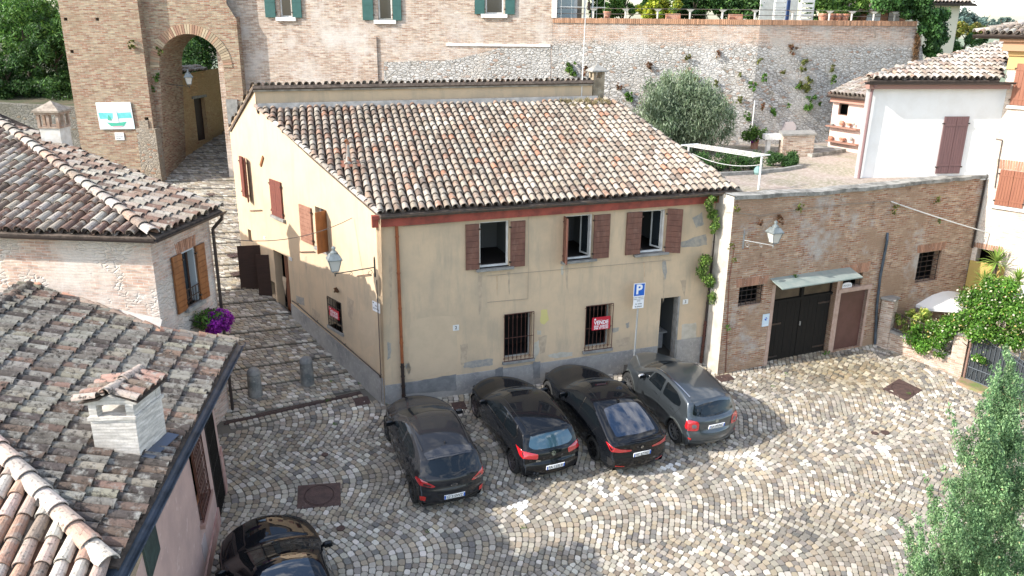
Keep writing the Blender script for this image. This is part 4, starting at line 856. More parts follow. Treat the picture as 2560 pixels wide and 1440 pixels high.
# palace
pal = thing('brick_palace', 'tall pale brick building with dark green shutters behind the yellow house', 'building', K-KD*14)
pv = [(692, -70, 730, 43), (941, -62, 980, 50), (1213, -75, 1258, 35)]; hl = [ruP.rect(*r) for r in pv]
gx = ruP.px(604, 200)[0]
mb = MB(); wallmesh(mb, ruP, [(gx-1, -3.5), (ta, -3.5), (ta, 10.5), (gx-1, 10.5)], [rp(r) for r in hl], .25); a = ruP.p(ta, 0); mb.quad(ruP.p(ta, tv, 0), ruP.p(ta, tv, -6), ruP.p(ta, 10.5, -6), ruP.p(ta, 10.5, 0)); mb.build('wall', BRL, pal)
GSH = mat('green_shutter', (.022, .085, .075), .5, c2=(.03, .10, .09), vs=5)
for r, ls, rs_ in zip(hl, ((664, 690), (907, 934), (1187, 1212)), ((732, 755), (982, 1004), (1263, 1287))):
    room(ruP, r, .26, 1.2, pal, wallm=mat('curtain', (.16, .17, .19), .8)); frame('window_frame', ruP, r, pal, WHITEP, .06, -.2, .06, glassm=GLASS)
    for (a, b), hg in ((ls, 'r'), (rs_, 'l')):
        q = (ruP.px(a, 30)[0], r[1]-.02, ruP.px(b, 30)[0], r[3]); shutter('shutter', ruP, q, pal, GSH, d0=.03, t=.05, slats=3, hinge=hg)
    mb = MB(); mb.pbox(ruP, (r[0]-.18, r[1]-.16, r[2]+.18, r[1]), -.2, .1); mb.build('window_sill', WHITEP, pal)
mb = MB(); mb.pbox(ruP, (ta-.06, tv+.2, ta+.16, 10.4), -.3, .06); mb.build('corner_pilaster', WHITEP, pal)
mb = MB(); a = ruP.px(946, 200); mb.pbox(ruP, (a[0]-.55, -3, a[0]+.0, ruP.px(946, 92)[1]), -.2, .07); mb.build('thickened_wall_base', BRL, pal)
a = ruP.px(1115, 108); b = ruP.px(1376, 116); mb = MB(); mb.pbox(ruP, (a[0], b[1]-.02, b[0], a[1]), -.1, .045); mb.build('plaster_band', WHITEP, pal)
PWH = mat('washed_plaster', (.55, .52, .48), .95, c2=(.46, .42, .37), vs=3, bmp=.5)
patch(ruP, [(960, 155), (1130, 150), (1250, 120), (1376, 118), (1376, 230), (960, 230)], RUB, d=.012, parent=pal)
# gate tower and arch
TY = 36.15; GTY = 36.55
TP = Pl((-30, TY, 0), (-29, TY, 0)); GT = Pl((-30, GTY, 0), (-29, GTY, 0))
tw = thing('gate_tower', 'old ochre brick gate tower with an arched passage over the street', 'tower', TP.hit(280, 400))
u0 = TP.px(160, 100)[0]; u1 = TP.px(362, 150)[0]; mb = MB()
pnr = [TP.rect(x-5, y-4, x+5, y+4) for x, y in ((164, 48), (243, 48), (180, 129))]; pnr.append(TP.rect(361, 293, 372, 301))
wallmesh(mb, TP, [(u0, 1), (u1, 1), (u1, 18), (u0, 18)], [rp(r) for r in pnr], .25); mb.quad(TP.p(u1, 1), TP.p(u1, 1, -.4), TP.p(u1, 18, -.4), TP.p(u1, 18)); mb.quad(TP.p(u0, 1, -5), TP.p(u0, 1), TP.p(u0, 18), TP.p(u0, 18, -5))
aL = GT.px(397, 150); aR = GT.px(557, 150); ap = GT.px(476, 85); cu = (aL[0]+aR[0])/2; ra = (aR[0]-aL[0])/2; cv_ = ap[1]-ra
gr = GT.px(606, 215)[0]; arc = [(cu-ra*math.cos(math.pi*i/20), cv_+ra*math.sin(math.pi*i/20)) for i in range(21)]
bl_ = GT.px(413, 447); hole = [(bl_[0], 1)]+[(bl_[0], bl_[1])]+arc+[(cu+ra, 1)]
out = [(u1-.1, 1)]+hole+[(gr, 1), (gr, 10.9), (gr-.35, 11.5), (gr-.5, 18), (u1-.1, 18)]
wallmesh(mb, GT, out); mb.quad(GT.p(gr, 1), GT.p(gr, 1, -1.2), GT.p(gr, 11, -1.2), GT.p(gr, 11))
DP = 2.5; prev = None
for a, b in zip(hole[:-1], hole[1:]): mb.quad(GT.p(*a), GT.p(*b), GT.p(b[0], b[1], -DP), GT.p(a[0], a[1], -DP))
mb.build('wall', BRT, tw)
for r in pnr: m2 = MB(); m2.pbox(TP, r, -.3, -.25); m2.build('putlog_hole', DARK, tw)
mb = MB(); rg = random.Random(2); n = 46
for i in range(n):
    t0 = math.pi*i/n; t1 = math.pi*(i+1)/n-.012; t = rg.uniform(.8, 1.3); q = [(cu-rr_*math.cos(tt), cv_+rr_*math.sin(tt)) for rr_, tt in ((ra+.005, t0), (ra+.005, t1), (ra+.4, t1), (ra+.4, t0))]
    mb.prism([GT.p(u, v, -.05) for u, v in q], GT.N*(.07+rg.uniform(0, .015)), 0, rg.choice([(.38*t, .30*t, .2*t), (.34*t, .22*t, .14*t), (.31*t, .18*t, .12*t)]))
mb.build('arch_ring', mat('arch_brick', (.4, .25, .15), .9, attr=True), tw, fix=True)
mb = MB(); bq = [GT.px(x, y) for x, y in ((385, 318), (398, 440), (355, 415), (372, 330))]; mb.obox(GT.p(bq[0][0]-.55, 1, .05), GT.U*.85, GT.N*.55, up*(bq[0][1]-1)); mb.obox(GT.p(bq[0][0]-.45, bq[0][1], .05), GT.U*.4, GT.N*.4, up*.35); mb.build('buttress', RUB2, tw)
mb = MB(); mb.obox(GT.p(bl_[0]-.9, 1, -.0), GT.U*.95, GT.N*.25, up*(bl_[1]-1+.9)); mb.build('jamb_footing', RUB2, tw)
mb = MB(); a = GT.px(565, 248); mb.pbox(GT, (a[0], a[1]-1.6, a[0]+.5, a[1]), 0, .05); mb.build('stone_block', STONE, tw)
# lane beyond the arch
ln = thing('lane_wall', 'crumbling ochre wall with a narrow dark doorway seen through the arch', 'wall', GT.p(bl_[0], bl_[1], -DP))
LS = GT.p(bl_[0]-.05, 0, -DP-.02); LP = Pl(LS, LS+ang(78)); LP.N = LP.N if LP.N.x > 0 else -LP.N
ltv = LP.px(500, 178)[1]; dr_ = LP.rect(484, 247, 522, 348)
mb = MB(); wallmesh(mb, LP, [(-.2, 1), (9, 1), (9, ltv+.3), (0-.2, ltv-.1)], [rp(dr_)], .25); mb.build('wall', brickmat('lane_ochre', (.50, .27, .13), (.58, .38, .2), (.58, .42, .25), (.50, .33, .17), .4, .65, rubble=((.58, .42, .25), (.42, .27, .15), (.5, .36, .2), (.4, .2, .12)), r_lo=.35, r_hi=.5, dark=(.25, .16, .09)), ln)
mb = MB(); mb.pbox(LP, (dr_[0], dr_[1], dr_[2], dr_[3]), -.24, -.2); mb.build('door', ddk, ln); mb = MB(); mb.pbox(LP, (dr_[0]-.15, dr_[3], dr_[2]+.15, dr_[3]+.12), -.2, .05); mb.build('stone_lintel', STONE, ln)
mb = MB(); rg = random.Random(3); mb2 = []
TLn = Pl(LP.p(0, ltv, .15), LP.p(1, ltv, .15), LP.p(0, ltv+.3, -.8)); tiles('tile_coping', TLn, [(-.1, -.05), (2.6, -.05), (2.6, .6), (-.1, .6)], ln, PAL_PALE, sp=.22, ex=.3, under=False)
# right side of lane (back of palace side)
mb = MB(); q = GT.p(cu+ra, 1, -DP); mb.quad(q, q+Vector((.3, 12, 0)), q+Vector((.3, 12, 4.6)), q+Vector((0, 0, 4.6))); mb.build('side_wall', BRT, ln)
# stone wall left of tower
lwv = TP.px(100, 262); sw = thing('stone_garden_wall', 'low mossy stone wall left of the gate tower under the trees', 'wall', TP.p(u0-4, 2)); mb = MB()
mb.prism([TP.p(u0-14, -2, -.4), TP.p(u0, -2, -.4), TP.p(u0, lwv[1]-.15, -.4), TP.p(u0-2.5, lwv[1]-.05, -.4), TP.p(u0-5, lwv[1]+.05, -.4), TP.p(u0-14, lwv[1]+.1, -.4)], -TP.N*.5); mb.build('wall', RUBL, sw, fix=True)
mb = MB(); mb.quad((-60, TY+.8, lwv[1]-.2), (TP.p(u0, 0).x+1, TY+.8, lwv[1]-.2), (TP.p(u0, 0).x+1, 80, lwv[1]+4), (-60, 80, lwv[1]+4)); struct(mb.build('hill_slope', mat('undergrowth', (.05, .06, .025), .95, c2=(.09, .075, .045), vs=1.5)))
mb = MB(); mb.quad((-19, GTY+DP, 4.2), (-9, GTY+DP, 4.2), (-9, 60, 7.5), (-19, 60, 7.5)); struct(mb.build('lane_ground', GM))
# ============================================================ WHITE HOUSE + PINK OUTBUILDING
WB = Z(2135, 445, 5.86); WD = ang(7); WP = Pl(WB, WB+WD); wh = thing('white_house', 'bright white two-storey house wall with closed brown shutters above the garage', 'house', WB)
wtop = (WP.px(2170, 203)[1]+WP.px(2485, 215)[1])/2; wR = WP.px(2478, 300)[0]
WHT = mat('bright_white_wall', (.80, .79, .77), .85, c2=(.75, .73, .70), vs=1.5)
mb = MB(); wallmesh(mb, WP, [(0, -.5), (wR+.6, -.1), (wR+.6, wtop), (0, wtop)]); bdW = ang(113); sl_ = WB+bdW*0; mb.quad(WP.p(0, -.5), WP.p(0, -.5)+ang(58)*7, WP.p(0, wtop)+ang(58)*7, WP.p(0, wtop)); mb.build('wall', WHT, wh)
WS = mat('mauve_brown_shutter', (.16, .085, .085), .55, c2=(.14, .075, .075), vs=6, st=(3, 3, .3)); r = WP.rect(2361, 291, 2400, 433); r = (WP.px(2351, 350)[0], r[1], WP.px(2411, 350)[0], WP.px(2361, 291)[1]); mm_ = (r[0]+r[2])/2
shutter('shutter', WP, (r[0], r[1], mm_-.006, r[3]), wh, WS, vertical=True, slats=5); shutter('shutter', WP, (mm_+.006, r[1], r[2], r[3]), wh, WS, vertical=True, slats=5, hinge='r')
e1 = WP.p(-.12, wtop+.12, .3); e2 = WP.p(wR+.55, wtop+.12, .3); WR_ = Pl(e1, e2, e1+(-WP.N*1+up*.30)); 
c1 = WR_.px(2170, 188); c2_ = WR_.px(2506, 110); c3_ = WR_.px(2500, 205)
tiles('tiled_roof', WR_, [(0, -.03), (c3_[0]+.05, -.03), (c2_[0]+.5, c2_[1]+.05), (c2_[0], c2_[1]), (c1[0]*.3, .2)], wh, PAL_PALE, sp=.225, ex=.38, skew=0)
mb = MB(); ridge(mb, WR_.p(0, .1, .06), WR_.p(c2_[0], c2_[1], .06), PAL_PALE, .10, .45, rnd=random.Random(2)); mb.build('verge_tiles', TILE, wh)
mb = MB(); gutter(mb, e1-WD*.15+WP.N*.06-up*.05, WP.p(wR+.35, wtop+.07, .36), .075); mb.build('gutter', GUTB, wh)
mb = MB(); mb.prism([WP.p(-.05, wtop-.16, 0), WP.p(wR+.3, wtop-.16, 0), WP.p(wR+.3, wtop+.06, 0), WP.p(-.05, wtop+.06, 0)], WP.N*.24); mb.build('eaves_soffit', mat('mauve_soffit', (.30, .17, .14), .7), wh, fix=True)
mb = MB(); mb.tube([WP.p(.12, wtop+.02, .33), WP.p(.14, wtop-.2, .1), WP.p(.12, 0, .09)], .05, 8); mb.build('downpipe', mat('mauve_pipe', (.20, .12, .12), .5), wh)
# outbuilding
OB_ = Z(2073, 371, 5.86); OD = ang(-62); OP = Pl(OB_, OB_+OD); ou = thing('pink_outbuilding', 'small pink rendered outbuilding with a tiny window and shelves of pots', 'shed', OB_)
otop = OP.px(2074, 240)[1]; wn_ = OP.rect(2098, 258, 2118, 290); mb = MB(); PKW = mat('pink_render', (.66, .50, .44), .85, c2=(.60, .44, .38), vs=3)
wallmesh(mb, OP, [(-.1, -.5), (3.6, -.5), (3.6, otop), (-.1, otop)], [rp(wn_)], .15); mb.build('wall', PKW, ou); room(OP, wn_, .16, .5, ou, wallm=DARK); frame('window_frame', OP, wn_, ou, mat('dark_frame', (.12, .07, .05), .6), .035, -.1, .05)
e1 = OP.p(-.2, otop+.10, .3); e2 = OP.p(3.4, otop+.10, .3); OR_ = Pl(e1, e2, e1-OP.N+up*.34); c_ = OR_.px(2160, 196)
tiles('tiled_roof', OR_, [(0, -.03), (3.3, -.03), (3.3, 1.8), (c_[0], c_[1])], ou, PAL_PALE, sp=.2, ex=.34)
mb = MB(); gutter(mb, e1+OP.N*.06-up*.05, e2+OP.N*.06-up*.05, .06); mb.build('gutter', GUTB, ou); mb = MB(); mb.prism([OP.p(-.1, otop-.2, 0), OP.p(3.3, otop-.2, 0), OP.p(3.3, otop+.02, 0), OP.p(-.1, otop+.02, 0)], OP.N*.2); mb.build('eaves_beam', mat('pink_beam', (.42, .22, .17), .7), ou, fix=True)
for y0, y1 in ((313, 322), (350, 360)):
    a = OP.px(2075, y0); b = OP.px(2151, y1); mb = MB(); mb.pbox(OP, (a[0], a[1]-.03, b[0], a[1]+.02), 0, .28); mb.build('wall_shelf', mat('shelf_board', (.28, .15, .11), .7), ou)
SHELF = [(a, OP) for a in (OP.px(2075, 313), OP.px(2075, 350))]
# ============================================================ RIGHT BRICK HOUSE
RB0 = GP.p(GP.px(2468, 500)[0]-.28, 0, 0); RB0.z = Gb0.z; RBP = Pl(RB0, RB0+ang(-46)); rb = thing('right_brick_house', 'sunlit pale brick house with red-brown shutters at the right edge', 'house', RB0)
rtop = RBP.px(2500, 95)[1]; sA = RBP.rect(2503, 423, 2556, 521); sBr = RBP.rect(2545, 158, 2575, 265)
ar = (RBP.px(2440, 640)[0], RBP.px(2470, 700)[1]-.6, RBP.px(2492, 640)[0], RBP.px(2470, 625)[1])
mb = MB(); wallmesh(mb, RBP, [(-.0, -1.6), (9, -1.6), (9, rtop), (-.0, rtop)], [rp(ar)], .5); mb.quad(RBP.p(0, 5.5), RBP.p(0, rtop), RBP.p(0, rtop, -4), RBP.p(0, 5.5, -4)); mb.build('wall', brickmat('brick_sunlit', (.56, .42, .33), (.62, .50, .41), (.64, .58, .51), (.60, .50, .42), .5, .75, white=(.64, .57, .50), w_lo=.42, w_hi=.6), rb)
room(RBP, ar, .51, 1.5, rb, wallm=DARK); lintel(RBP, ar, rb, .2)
RSH = mat('red_brown_shutter', (.26, .10, .055), .55, c2=(.22, .08, .045), vs=6, st=(4, 4, .3)); mm_ = sA[0]+(sA[2]-sA[0])*.5
shutter('shutter', RBP, (sA[0], sA[1], mm_, sA[3]), rb, RSH, vertical=True, slats=5); shutter('shutter', RBP, (mm_+.01, sA[1], sA[2], sA[3]), rb, RSH, vertical=True, slats=5, hinge='r'); shutter('shutter', RBP, sBr, rb, RSH, vertical=True, slats=5)
mb = MB(); mb.pbox(RBP, (sA[0]-.08, sA[1]-.12, sA[2]+.15, sA[1]-.02), 0, .1); mb.build('window_sill', WHITEP, rb); mb = MB(); mb.pbox(RBP, (sBr[0]-.08, sBr[1]-.12, sBr[2]+.15, sBr[1]-.02), 0, .1); mb.build('window_sill', WHITEP, rb); lintel(RBP, sA, rb, .34)
CN = mat('yellow_cornice', (.52, .34, .14), .8, c2=(.46, .3, .13), vs=3); CO = mat('orange_soffit', (.40, .22, .13), .8)
c0_ = RBP.px(2500, 172)[1]; mb = MB(); mb.pbox(RBP, (-.02, c0_, 9, c0_+(rtop-c0_)*.45), -.1, .05); mb.pbox(RBP, (-.04, c0_+(rtop-c0_)*.45, 9, c0_+(rtop-c0_)*.6), -.1, .12); mb.build('cornice', CN, rb)
mb = MB(); mb.pbox(RBP, (-.2, c0_+(rtop-c0_)*.6, 9, rtop-.0), -.5, .3); mb.pbox(RBP, (-.3, rtop-.1, 9, rtop+.0), .3, .42); mb.build('soffit', CO, rb)
e1 = RBP.p(-1.1, rtop+.1, .5); e2 = RBP.p(9, rtop+.1, .5); mb = MB(); gutter(mb, e1+RBP.N*.03, e2+RBP.N*.03, .09); mb.build('gutter', GUTB, rb)
RR_ = Pl(e1, e2, e1-RBP.N+up*.30); tiles('tiled_roof', RR_, [(0, -.03), (9, -.03), (9, 4), (3.9, 4)], rb, PAL_PALE, sp=.225, ex=.38)
mb = MB(); ridge(mb, RR_.p(0, .05, .05), RR_.p(3.9, 4, .05), PAL_PALE, .12, .45); mb.build('hip_tiles', TILE, rb)
mb = MB(); mb.tube([RBP.p(.02, 5.9, .08), RBP.p(.02, 3.2, .1)], .035, 6); mb.build('downpipe', IRON, rb)
mb = MB(); P_ = [RBP.hit(x, y, .03) for x, y in ((2489, 258), (2479, 320), (2473, 345), (2506, 350), (2497, 400), (2487, 470))]; mb.tube(P_, .018, 5); mb.build('wall_cable', GUT, rb)
mb = MB(); mb.pbox(RBP, (ar[0]-.15, ar[1]-.3, ar[2]+.35, ar[1]+(ar[3]-ar[1])*.72), .02, .07); mb.build('ochre_panel', mat('ochre_panel', (.42, .30, .09), .7), rb)
# ============================================================ LEFT BRICK HOUSE
zA = 6.2; LA = Z(385, 595, zA); LL_ = Z(0, 582, zA); LBp = Z(550, 525, zA); dL = (LL_-LA).normalized(); dB = (LBp-LA).normalized()
Cb = LA+dL*.32+dB*.32; Cb.z = 0; L1 = Pl(Cb, Cb-dL); R1 = Pl(Cb, Cb+dB)
if R1.N.x < 0: R1.N = -R1.N
lh = thing('left_brick_house', 'pale brick house with a hipped tile roof and an open brown shuttered window', 'house', Cb)
rlen = (LBp-LA).length-.35; hw = R1.rect(449, 634, 498, 750)
mb = MB(); wallmesh(mb, L1, [(-9, -1), (0, -1), (0, zA-.02), (-9, zA-.02)]); wallmesh(mb, R1, [(0, -1), (rlen, -1), (rlen, zA-.02), (0, zA-.02)], [rp(hw)], .22)
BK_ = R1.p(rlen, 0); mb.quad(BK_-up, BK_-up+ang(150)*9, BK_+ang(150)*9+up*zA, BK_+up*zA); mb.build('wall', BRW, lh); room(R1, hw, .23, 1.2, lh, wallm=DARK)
mb = MB(); mb.pbox(R1, (hw[2]-.035, hw[1], hw[2], hw[3]), -.22, .004); mb.pbox(R1, (hw[0], hw[3]-.03, hw[2]-.035, hw[3]), -.22, .004); mb.build('window_reveal', mat('blue_grey_reveal', (.42, .46, .48), .8), lh)
frame('window_frame', R1, (hw[0], hw[1], hw[2]-.04, hw[3]-.03), lh, mat('dark_wood', (.08, .035, .02), .6), .05, -.21, .05, mid=True, glassm=GLASS)
a = R1.rect(415, 643, 453, 776); a = (hw[0]-.43, hw[1]-.03, hw[0]-.02, hw[3]+.02); shutter('shutter', R1, a, lh, SHUTO, slats=10, hinge='r', d0=.03); shutter('shutter', R1, (hw[2]+.02, hw[1]-.03, min(hw[2]+.43, rlen-.02), hw[3]+.02), lh, SHUTO, slats=10, d0=.03)
mb = MB(); mb.pbox(R1, (hw[0]-.1, hw[1]-.1, hw[2]+.1, hw[1]), -.2, .14); mb.build('window_sill', STONE, lh)
mb = MB()
for f in (.1, .3, .5, .7, .9): mb.cyl(R1.p(hw[0]+(hw[2]-hw[0])*f, hw[1]+.02, .05), R1.p(hw[0]+(hw[2]-hw[0])*f, hw[1]+.48, .05), .01, n=5)
for v in (.04, .24, .46): mb.cyl(R1.p(hw[0], hw[1]+v, .05), R1.p(hw[2], hw[1]+v, .05), .012, n=5)
mb.build('window_railing', IRON, lh); lintel(R1, hw, lh, .3, mat('pink_lintel_brick', (.5, .3, .22), .9, attr=True, c3=(.5, .42, .36), vs3=10))
AP = Pl(LA, LA-dL, LA+dB*1+up*.30); 
def setpl(pl, O, U, other):
    n = Vector(U).cross(Vector(other)-Vector(O)).normalized(); n = n if n.z > 0 else -n; pl.N = n; pl.U = Vector(U).normalized(); pl.V = n.cross(pl.U); 
    if pl.V.z < 0: pl.V = -pl.V; pl.U = pl.U
    pl.O = Vector(O); return pl
perp = Vector((-dL.y, dL.x, 0)); perp = perp if perp.y > 0 else -perp
AP = setpl(Pl(LA, LA-dL), LA, dL, LA+perp+up*.30); HP = AP.hit(0, 312); hd_ = (HP-LA)
BP2 = setpl(Pl(LA, LBp), LA, dB, HP); X_ = BP2.hit(0, 304); X2 = BP2.hit(-60, 285); H2 = LA+hd_*1.35
def uvp(pl, *ps): return [pl.uv(p) for p in ps]
e_ = (AP.uv(H2)[0]+.6, 0); tiles('front_roof', AP, [(0, -.04), (e_[0], -.04), (e_[0], AP.uv(H2)[1])]+[AP.uv(H2)], lh, PAL_LEFT, sp=.27, ex=.42, r=.115, lichen=False)
tiles('side_roof', BP2, [(0, -.04), (BP2.uv(LBp)[0], -.04), BP2.uv(LBp), BP2.uv(X_), BP2.uv(X2), BP2.uv(H2)], lh, PAL_LEFT, sp=.27, ex=.42, r=.115)
mb = MB(); ridge(mb, LA+up*.09, H2+up*.09, PAL_PALE, .14, .44, rnd=random.Random(8)); mb.build('hip_tiles', TILE, lh); mb = MB(); ridge(mb, LBp+up*.03, X2+up*.03, PAL_PALE, .12, .44, rnd=random.Random(9)); mb.build('rear_ridge_tiles', TILE, lh)
mb = MB(); mb.quad(LBp, X2, X2+ang(100)*3-up*1.2, LBp+ang(100)*.6-up*.3); mb.build('rear_slope', DARKBASE, lh)
mb = MB(); gutter(mb, LL_+dL*3-perp*.05-up*.04, LA-perp*.05-up*.04+dL*-.05, .075); gutter(mb, LA-dL*.05-up*.04, LBp-dL*.05-up*.04+dB*.12, .075); mb.build('gutter', GUTB, lh)
pw_ = R1.p(rlen-.02, 0, .1); mb = MB(); q_ = LBp-dL*.03-up*.1; mb.tube([q_, q_-up*.12, Vector((pw_.x, pw_.y, zA-.5)), Vector((pw_.x, pw_.y, .25))], .045, 8); mb.build('downpipe', GUTB, lh)
# its chimney
cb_ = BP2.hit(140, 366)+Vector((-.0, .1, .0)); cc_ = cb_; tz_ = None
RW = mat('white_chimney', (.62, .60, .56), .85, c2=(.5, .47, .42), vs=4); RB_ = mat('brown_chimney', (.26, .17, .12), .9, c2=(.38, .30, .24), vs=6); mb = MB(); cd = (EYE-cc_).length; s_ = cd/F
hh = 95*s_; w_ = 21*s_; U_ = Vector((1, 0, 0)); W2_ = Vector((0, 1, 0))
mb.obox(cc_-U_*w_-W2_*w_-up*.3, U_*2*w_, W2_*2*w_, up*(.3+hh*.42)); o = mb.build('chimney', RW, lh)
mb = MB(); zc = cc_.z+hh*.42
for a in (-1, 0, 1):
    for b in (-1, 0, 1):
        if a or b: mb.obox(Vector((cc_.x, cc_.y, zc))+U_*(a*w_*.95-w_*.14)+W2_*(b*w_*.95-w_*.14), U_*w_*.28, W2_*w_*.28, up*hh*.30)
mb.obox(Vector((cc_.x, cc_.y, zc))-U_*w_*1.1-W2_*w_*1.1, U_*2.2*w_, W2_*2.2*w_, up*.05); mb.obox(Vector((cc_.x, cc_.y, zc+hh*.30))-U_*w_*1.2-W2_*w_*1.2, U_*2.4*w_, W2_*2.4*w_, up*.06)
mb.build('chimney_pot', RB_, o); zt = zc+hh*.30+.06; bs_ = [Vector((cc_.x+a*w_*1.35, cc_.y+b*w_*1.35, zt)) for a, b in ((-1, -1), (1, -1), (1, 1), (-1, 1))]
mb = MB(); mb.add(bs_+[Vector((cc_.x, cc_.y, zt+hh*.24))]+[p+up*.05 for p in bs_], [(5, 6, 4), (6, 7, 4), (7, 8, 4), (8, 5, 4), (0, 1, 6, 5), (1, 2, 7, 6), (2, 3, 8, 7), (3, 0, 5, 8), (3, 2, 1, 0)]); mb.build('chimney_cap', mat('mossy_cap', (.36, .30, .24), .9, c2=(.22, .18, .14), vs=8, bmp=.5), o)
# ============================================================ PINK HOUSE (bottom left)
PE1 = Z(590, 858, 3.35); PE2 = Z(280, 1440, 3.6); ed = (PE2-PE1); PE3 = PE1+ed*1.25; pe = ed.normalized(); pin = Vector((-ed.y, ed.x, 0)).normalized(); pin = pin if pin.x < 0 else -pin
PR = setpl(Pl(PE1, PE2), PE1, pe, PE1+pin+up*.30+Vector((0, 0, ed.z/ed.length*pe.dot(pin)))); ph = thing('pink_house', 'pink rendered house with a lichen covered tile roof in the lower left corner', 'house', G(566, 1222))
Q1 = PR.hit(85, 715); q1_ = PR.uv(Q1); hp0 = PR.px(262, 1410); hp1 = PR.px(0, 1133); k_ = (q1_[1]-hp0[1])/(hp1[1]-hp0[1]); hq = (hp0[0]+(hp1[0]-hp0[0])*k_, q1_[1])
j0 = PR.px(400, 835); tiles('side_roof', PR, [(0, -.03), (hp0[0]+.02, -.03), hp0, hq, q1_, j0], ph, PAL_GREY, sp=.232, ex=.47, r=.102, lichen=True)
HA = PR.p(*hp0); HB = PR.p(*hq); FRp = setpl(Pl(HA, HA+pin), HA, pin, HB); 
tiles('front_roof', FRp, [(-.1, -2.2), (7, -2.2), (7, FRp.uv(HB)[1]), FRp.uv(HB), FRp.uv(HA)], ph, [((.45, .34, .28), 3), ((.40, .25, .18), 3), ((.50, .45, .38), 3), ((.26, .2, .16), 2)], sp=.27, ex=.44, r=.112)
mb = MB(); ridge(mb, HA-(HB-HA).normalized()*.15+up*.08, HB+up*.08, [((.48, .36, .30), 2), ((.5, .44, .38), 2), ((.42, .27, .21), 2)], .15, .46, rnd=random.Random(5)); mb.build('hip_tiles', TILE, ph)
mb = MB(); ridge(mb, PR.p(*q1_)+up*.06, HB+up*.06, PAL_GREY, .13, .44, rnd=random.Random(6)); mb.build('ridge_tiles', TILED, ph)
mb = MB(); j3 = PR.p(*j0)+up*.07; ridge(mb, PR.p(*q1_)+up*.07, j3, [((.42, .24, .17), 2), ((.36, .28, .22), 2)], .10, .42, rnd=random.Random(31)); ridge(mb, j3, PE1+up*.07, [((.42, .24, .17), 1), ((.36, .28, .22), 3)], .10, .42, rnd=random.Random(32)); mb.build('wall_edge_tiles', TILE, ph)
mb = MB(); mb.prism([PR.p(*q1_)+up*.10+pe*-.08, j3-pe*.08+up*.03, j3-pe*.30+up*.16, PR.p(*q1_)-pe*.30+up*.23], up*.03); mb.build('mortar_fillet', mat('pale_mortar', (.50, .46, .42), .9, c2=(.4, .36, .33), vs=5), ph, fix=True)
BKp = HB+pin*5-up*1.5; mb = MB(); mb.quad(PR.p(*q1_), HB, HB+pin*6-up*1.8, PR.p(*q1_)+pin*6-up*1.8); mb.build('rear_slope', DARKBASE, ph)
mb = MB(); gutter(mb, PE1-pin*.10-up*.03-pe*.15, PE3-pin*.10-up*.03, .115); mb.build('gutter', GUTN, ph); mb = MB(); mb.obox(PE1-pe*.1-up*.10+pin*.02, pe*(ed.length*1.25), pin*.10, up*.07); mb.build('eaves_flashing', GUTN, ph)
for i in range(22): 
    pass
PB1 = G(566, 1222); PB2 = G(521, 1440); PWp = Pl(PB2, PB1)
if PWp.N.x < 0: PWp.N = -PWp.N
pl_len = PWp.px(566, 1222)[0]; tA = 3.3-PB2.z; mb = MB(); du_ = ang(0)
dh = PWp.rect(510, 1066, 563, 1245); gh = PWp.rect(468, 1121, 519, 1232)
wallmesh(mb, PWp, [(-6, -1.5), (pl_len, -1.5), (pl_len, tA-.08), (-6, tA+.18)], [rp(dh), rp(gh)], .22)
mb.quad(PWp.p(pl_len, -1.5), PWp.p(pl_len, tA-.08), PWp.p(pl_len, tA+.3, -5), PWp.p(pl_len, -1.5, -5)); PKR = mat('rose_render', (.52, .36, .31), .85, c2=(.44, .31, .27), vs=1.6, c3=(.60, .45, .40), vs3=3.5, bmp=.15); mb.build('wall', PKR, ph)
mb = MB(); mb.prism([PWp.p(-6, -1.5, -.02), PWp.p(dh[0]-.03, -1.5, -.02), PWp.p(dh[0]-.03, .45, -.02), PWp.p(-6, -.1, -.02)], PWp.N*.06); mb.prism([PWp.p(dh[2]+.03, -1.5, -.02), PWp.p(pl_len+.02, -1.5, -.02), PWp.p(pl_len+.02, 1.3, -.02), PWp.p(dh[2]+.03, 1.2, -.02)], PWp.N*.06); mb.build('plinth', mat('rose_plinth', (.36, .2, .17), .9, c2=(.45, .3, .26), vs=3), ph, fix=True)
room(PWp, gh, .23, .8, ph, wallm=DARK); mb = MB(); mb.pbox(PWp, (dh[0], dh[1], dh[2], dh[3]), -.2, -.16); mb.build('door_back', DARK, ph); grille('iron_gate_door', PWp, dh, ph, mat('black_iron', (.02, .017, .015), .5, .4), 9, 3, .0, .012)
grille('window_grille', PWp, gh, ph, RUST, 7, 4, .06, .009, scroll=False); mb = MB(); mb.pbox(PWp, (gh[0]-.1, gh[1]-.1, gh[2]+.1, gh[1]), -.2, .1); mb.build('window_sill', mat('rose_sill', (.36, .22, .18), .8), ph); frame('window_frame', PWp, gh, ph, mat('orange_frame', (.30, .12, .05), .6), .06, -.2, .05, mid=True)
a = PWp.px(352, 1368); b = PWp.px(402, 1403); mb = MB(); mb.pbox(PWp, (a[0], a[1]-.75, b[0], a[1]), .0, .04); mb.build('green_metal_hatch', mat('patinated_metal', (.07, .11, .10), .5, .4, c2=(.04, .06, .055), vs=5), ph)
a = PWp.px(503, 1362); mb = MB(); mb.pbox(PWp, (a[0], a[1]-.5, a[0]+.36, a[1]), .0, .02); mb.build('meter_box', mat('grey_pink_box', (.45, .38, .36), .6), ph)
mb = MB(); q = LA; 
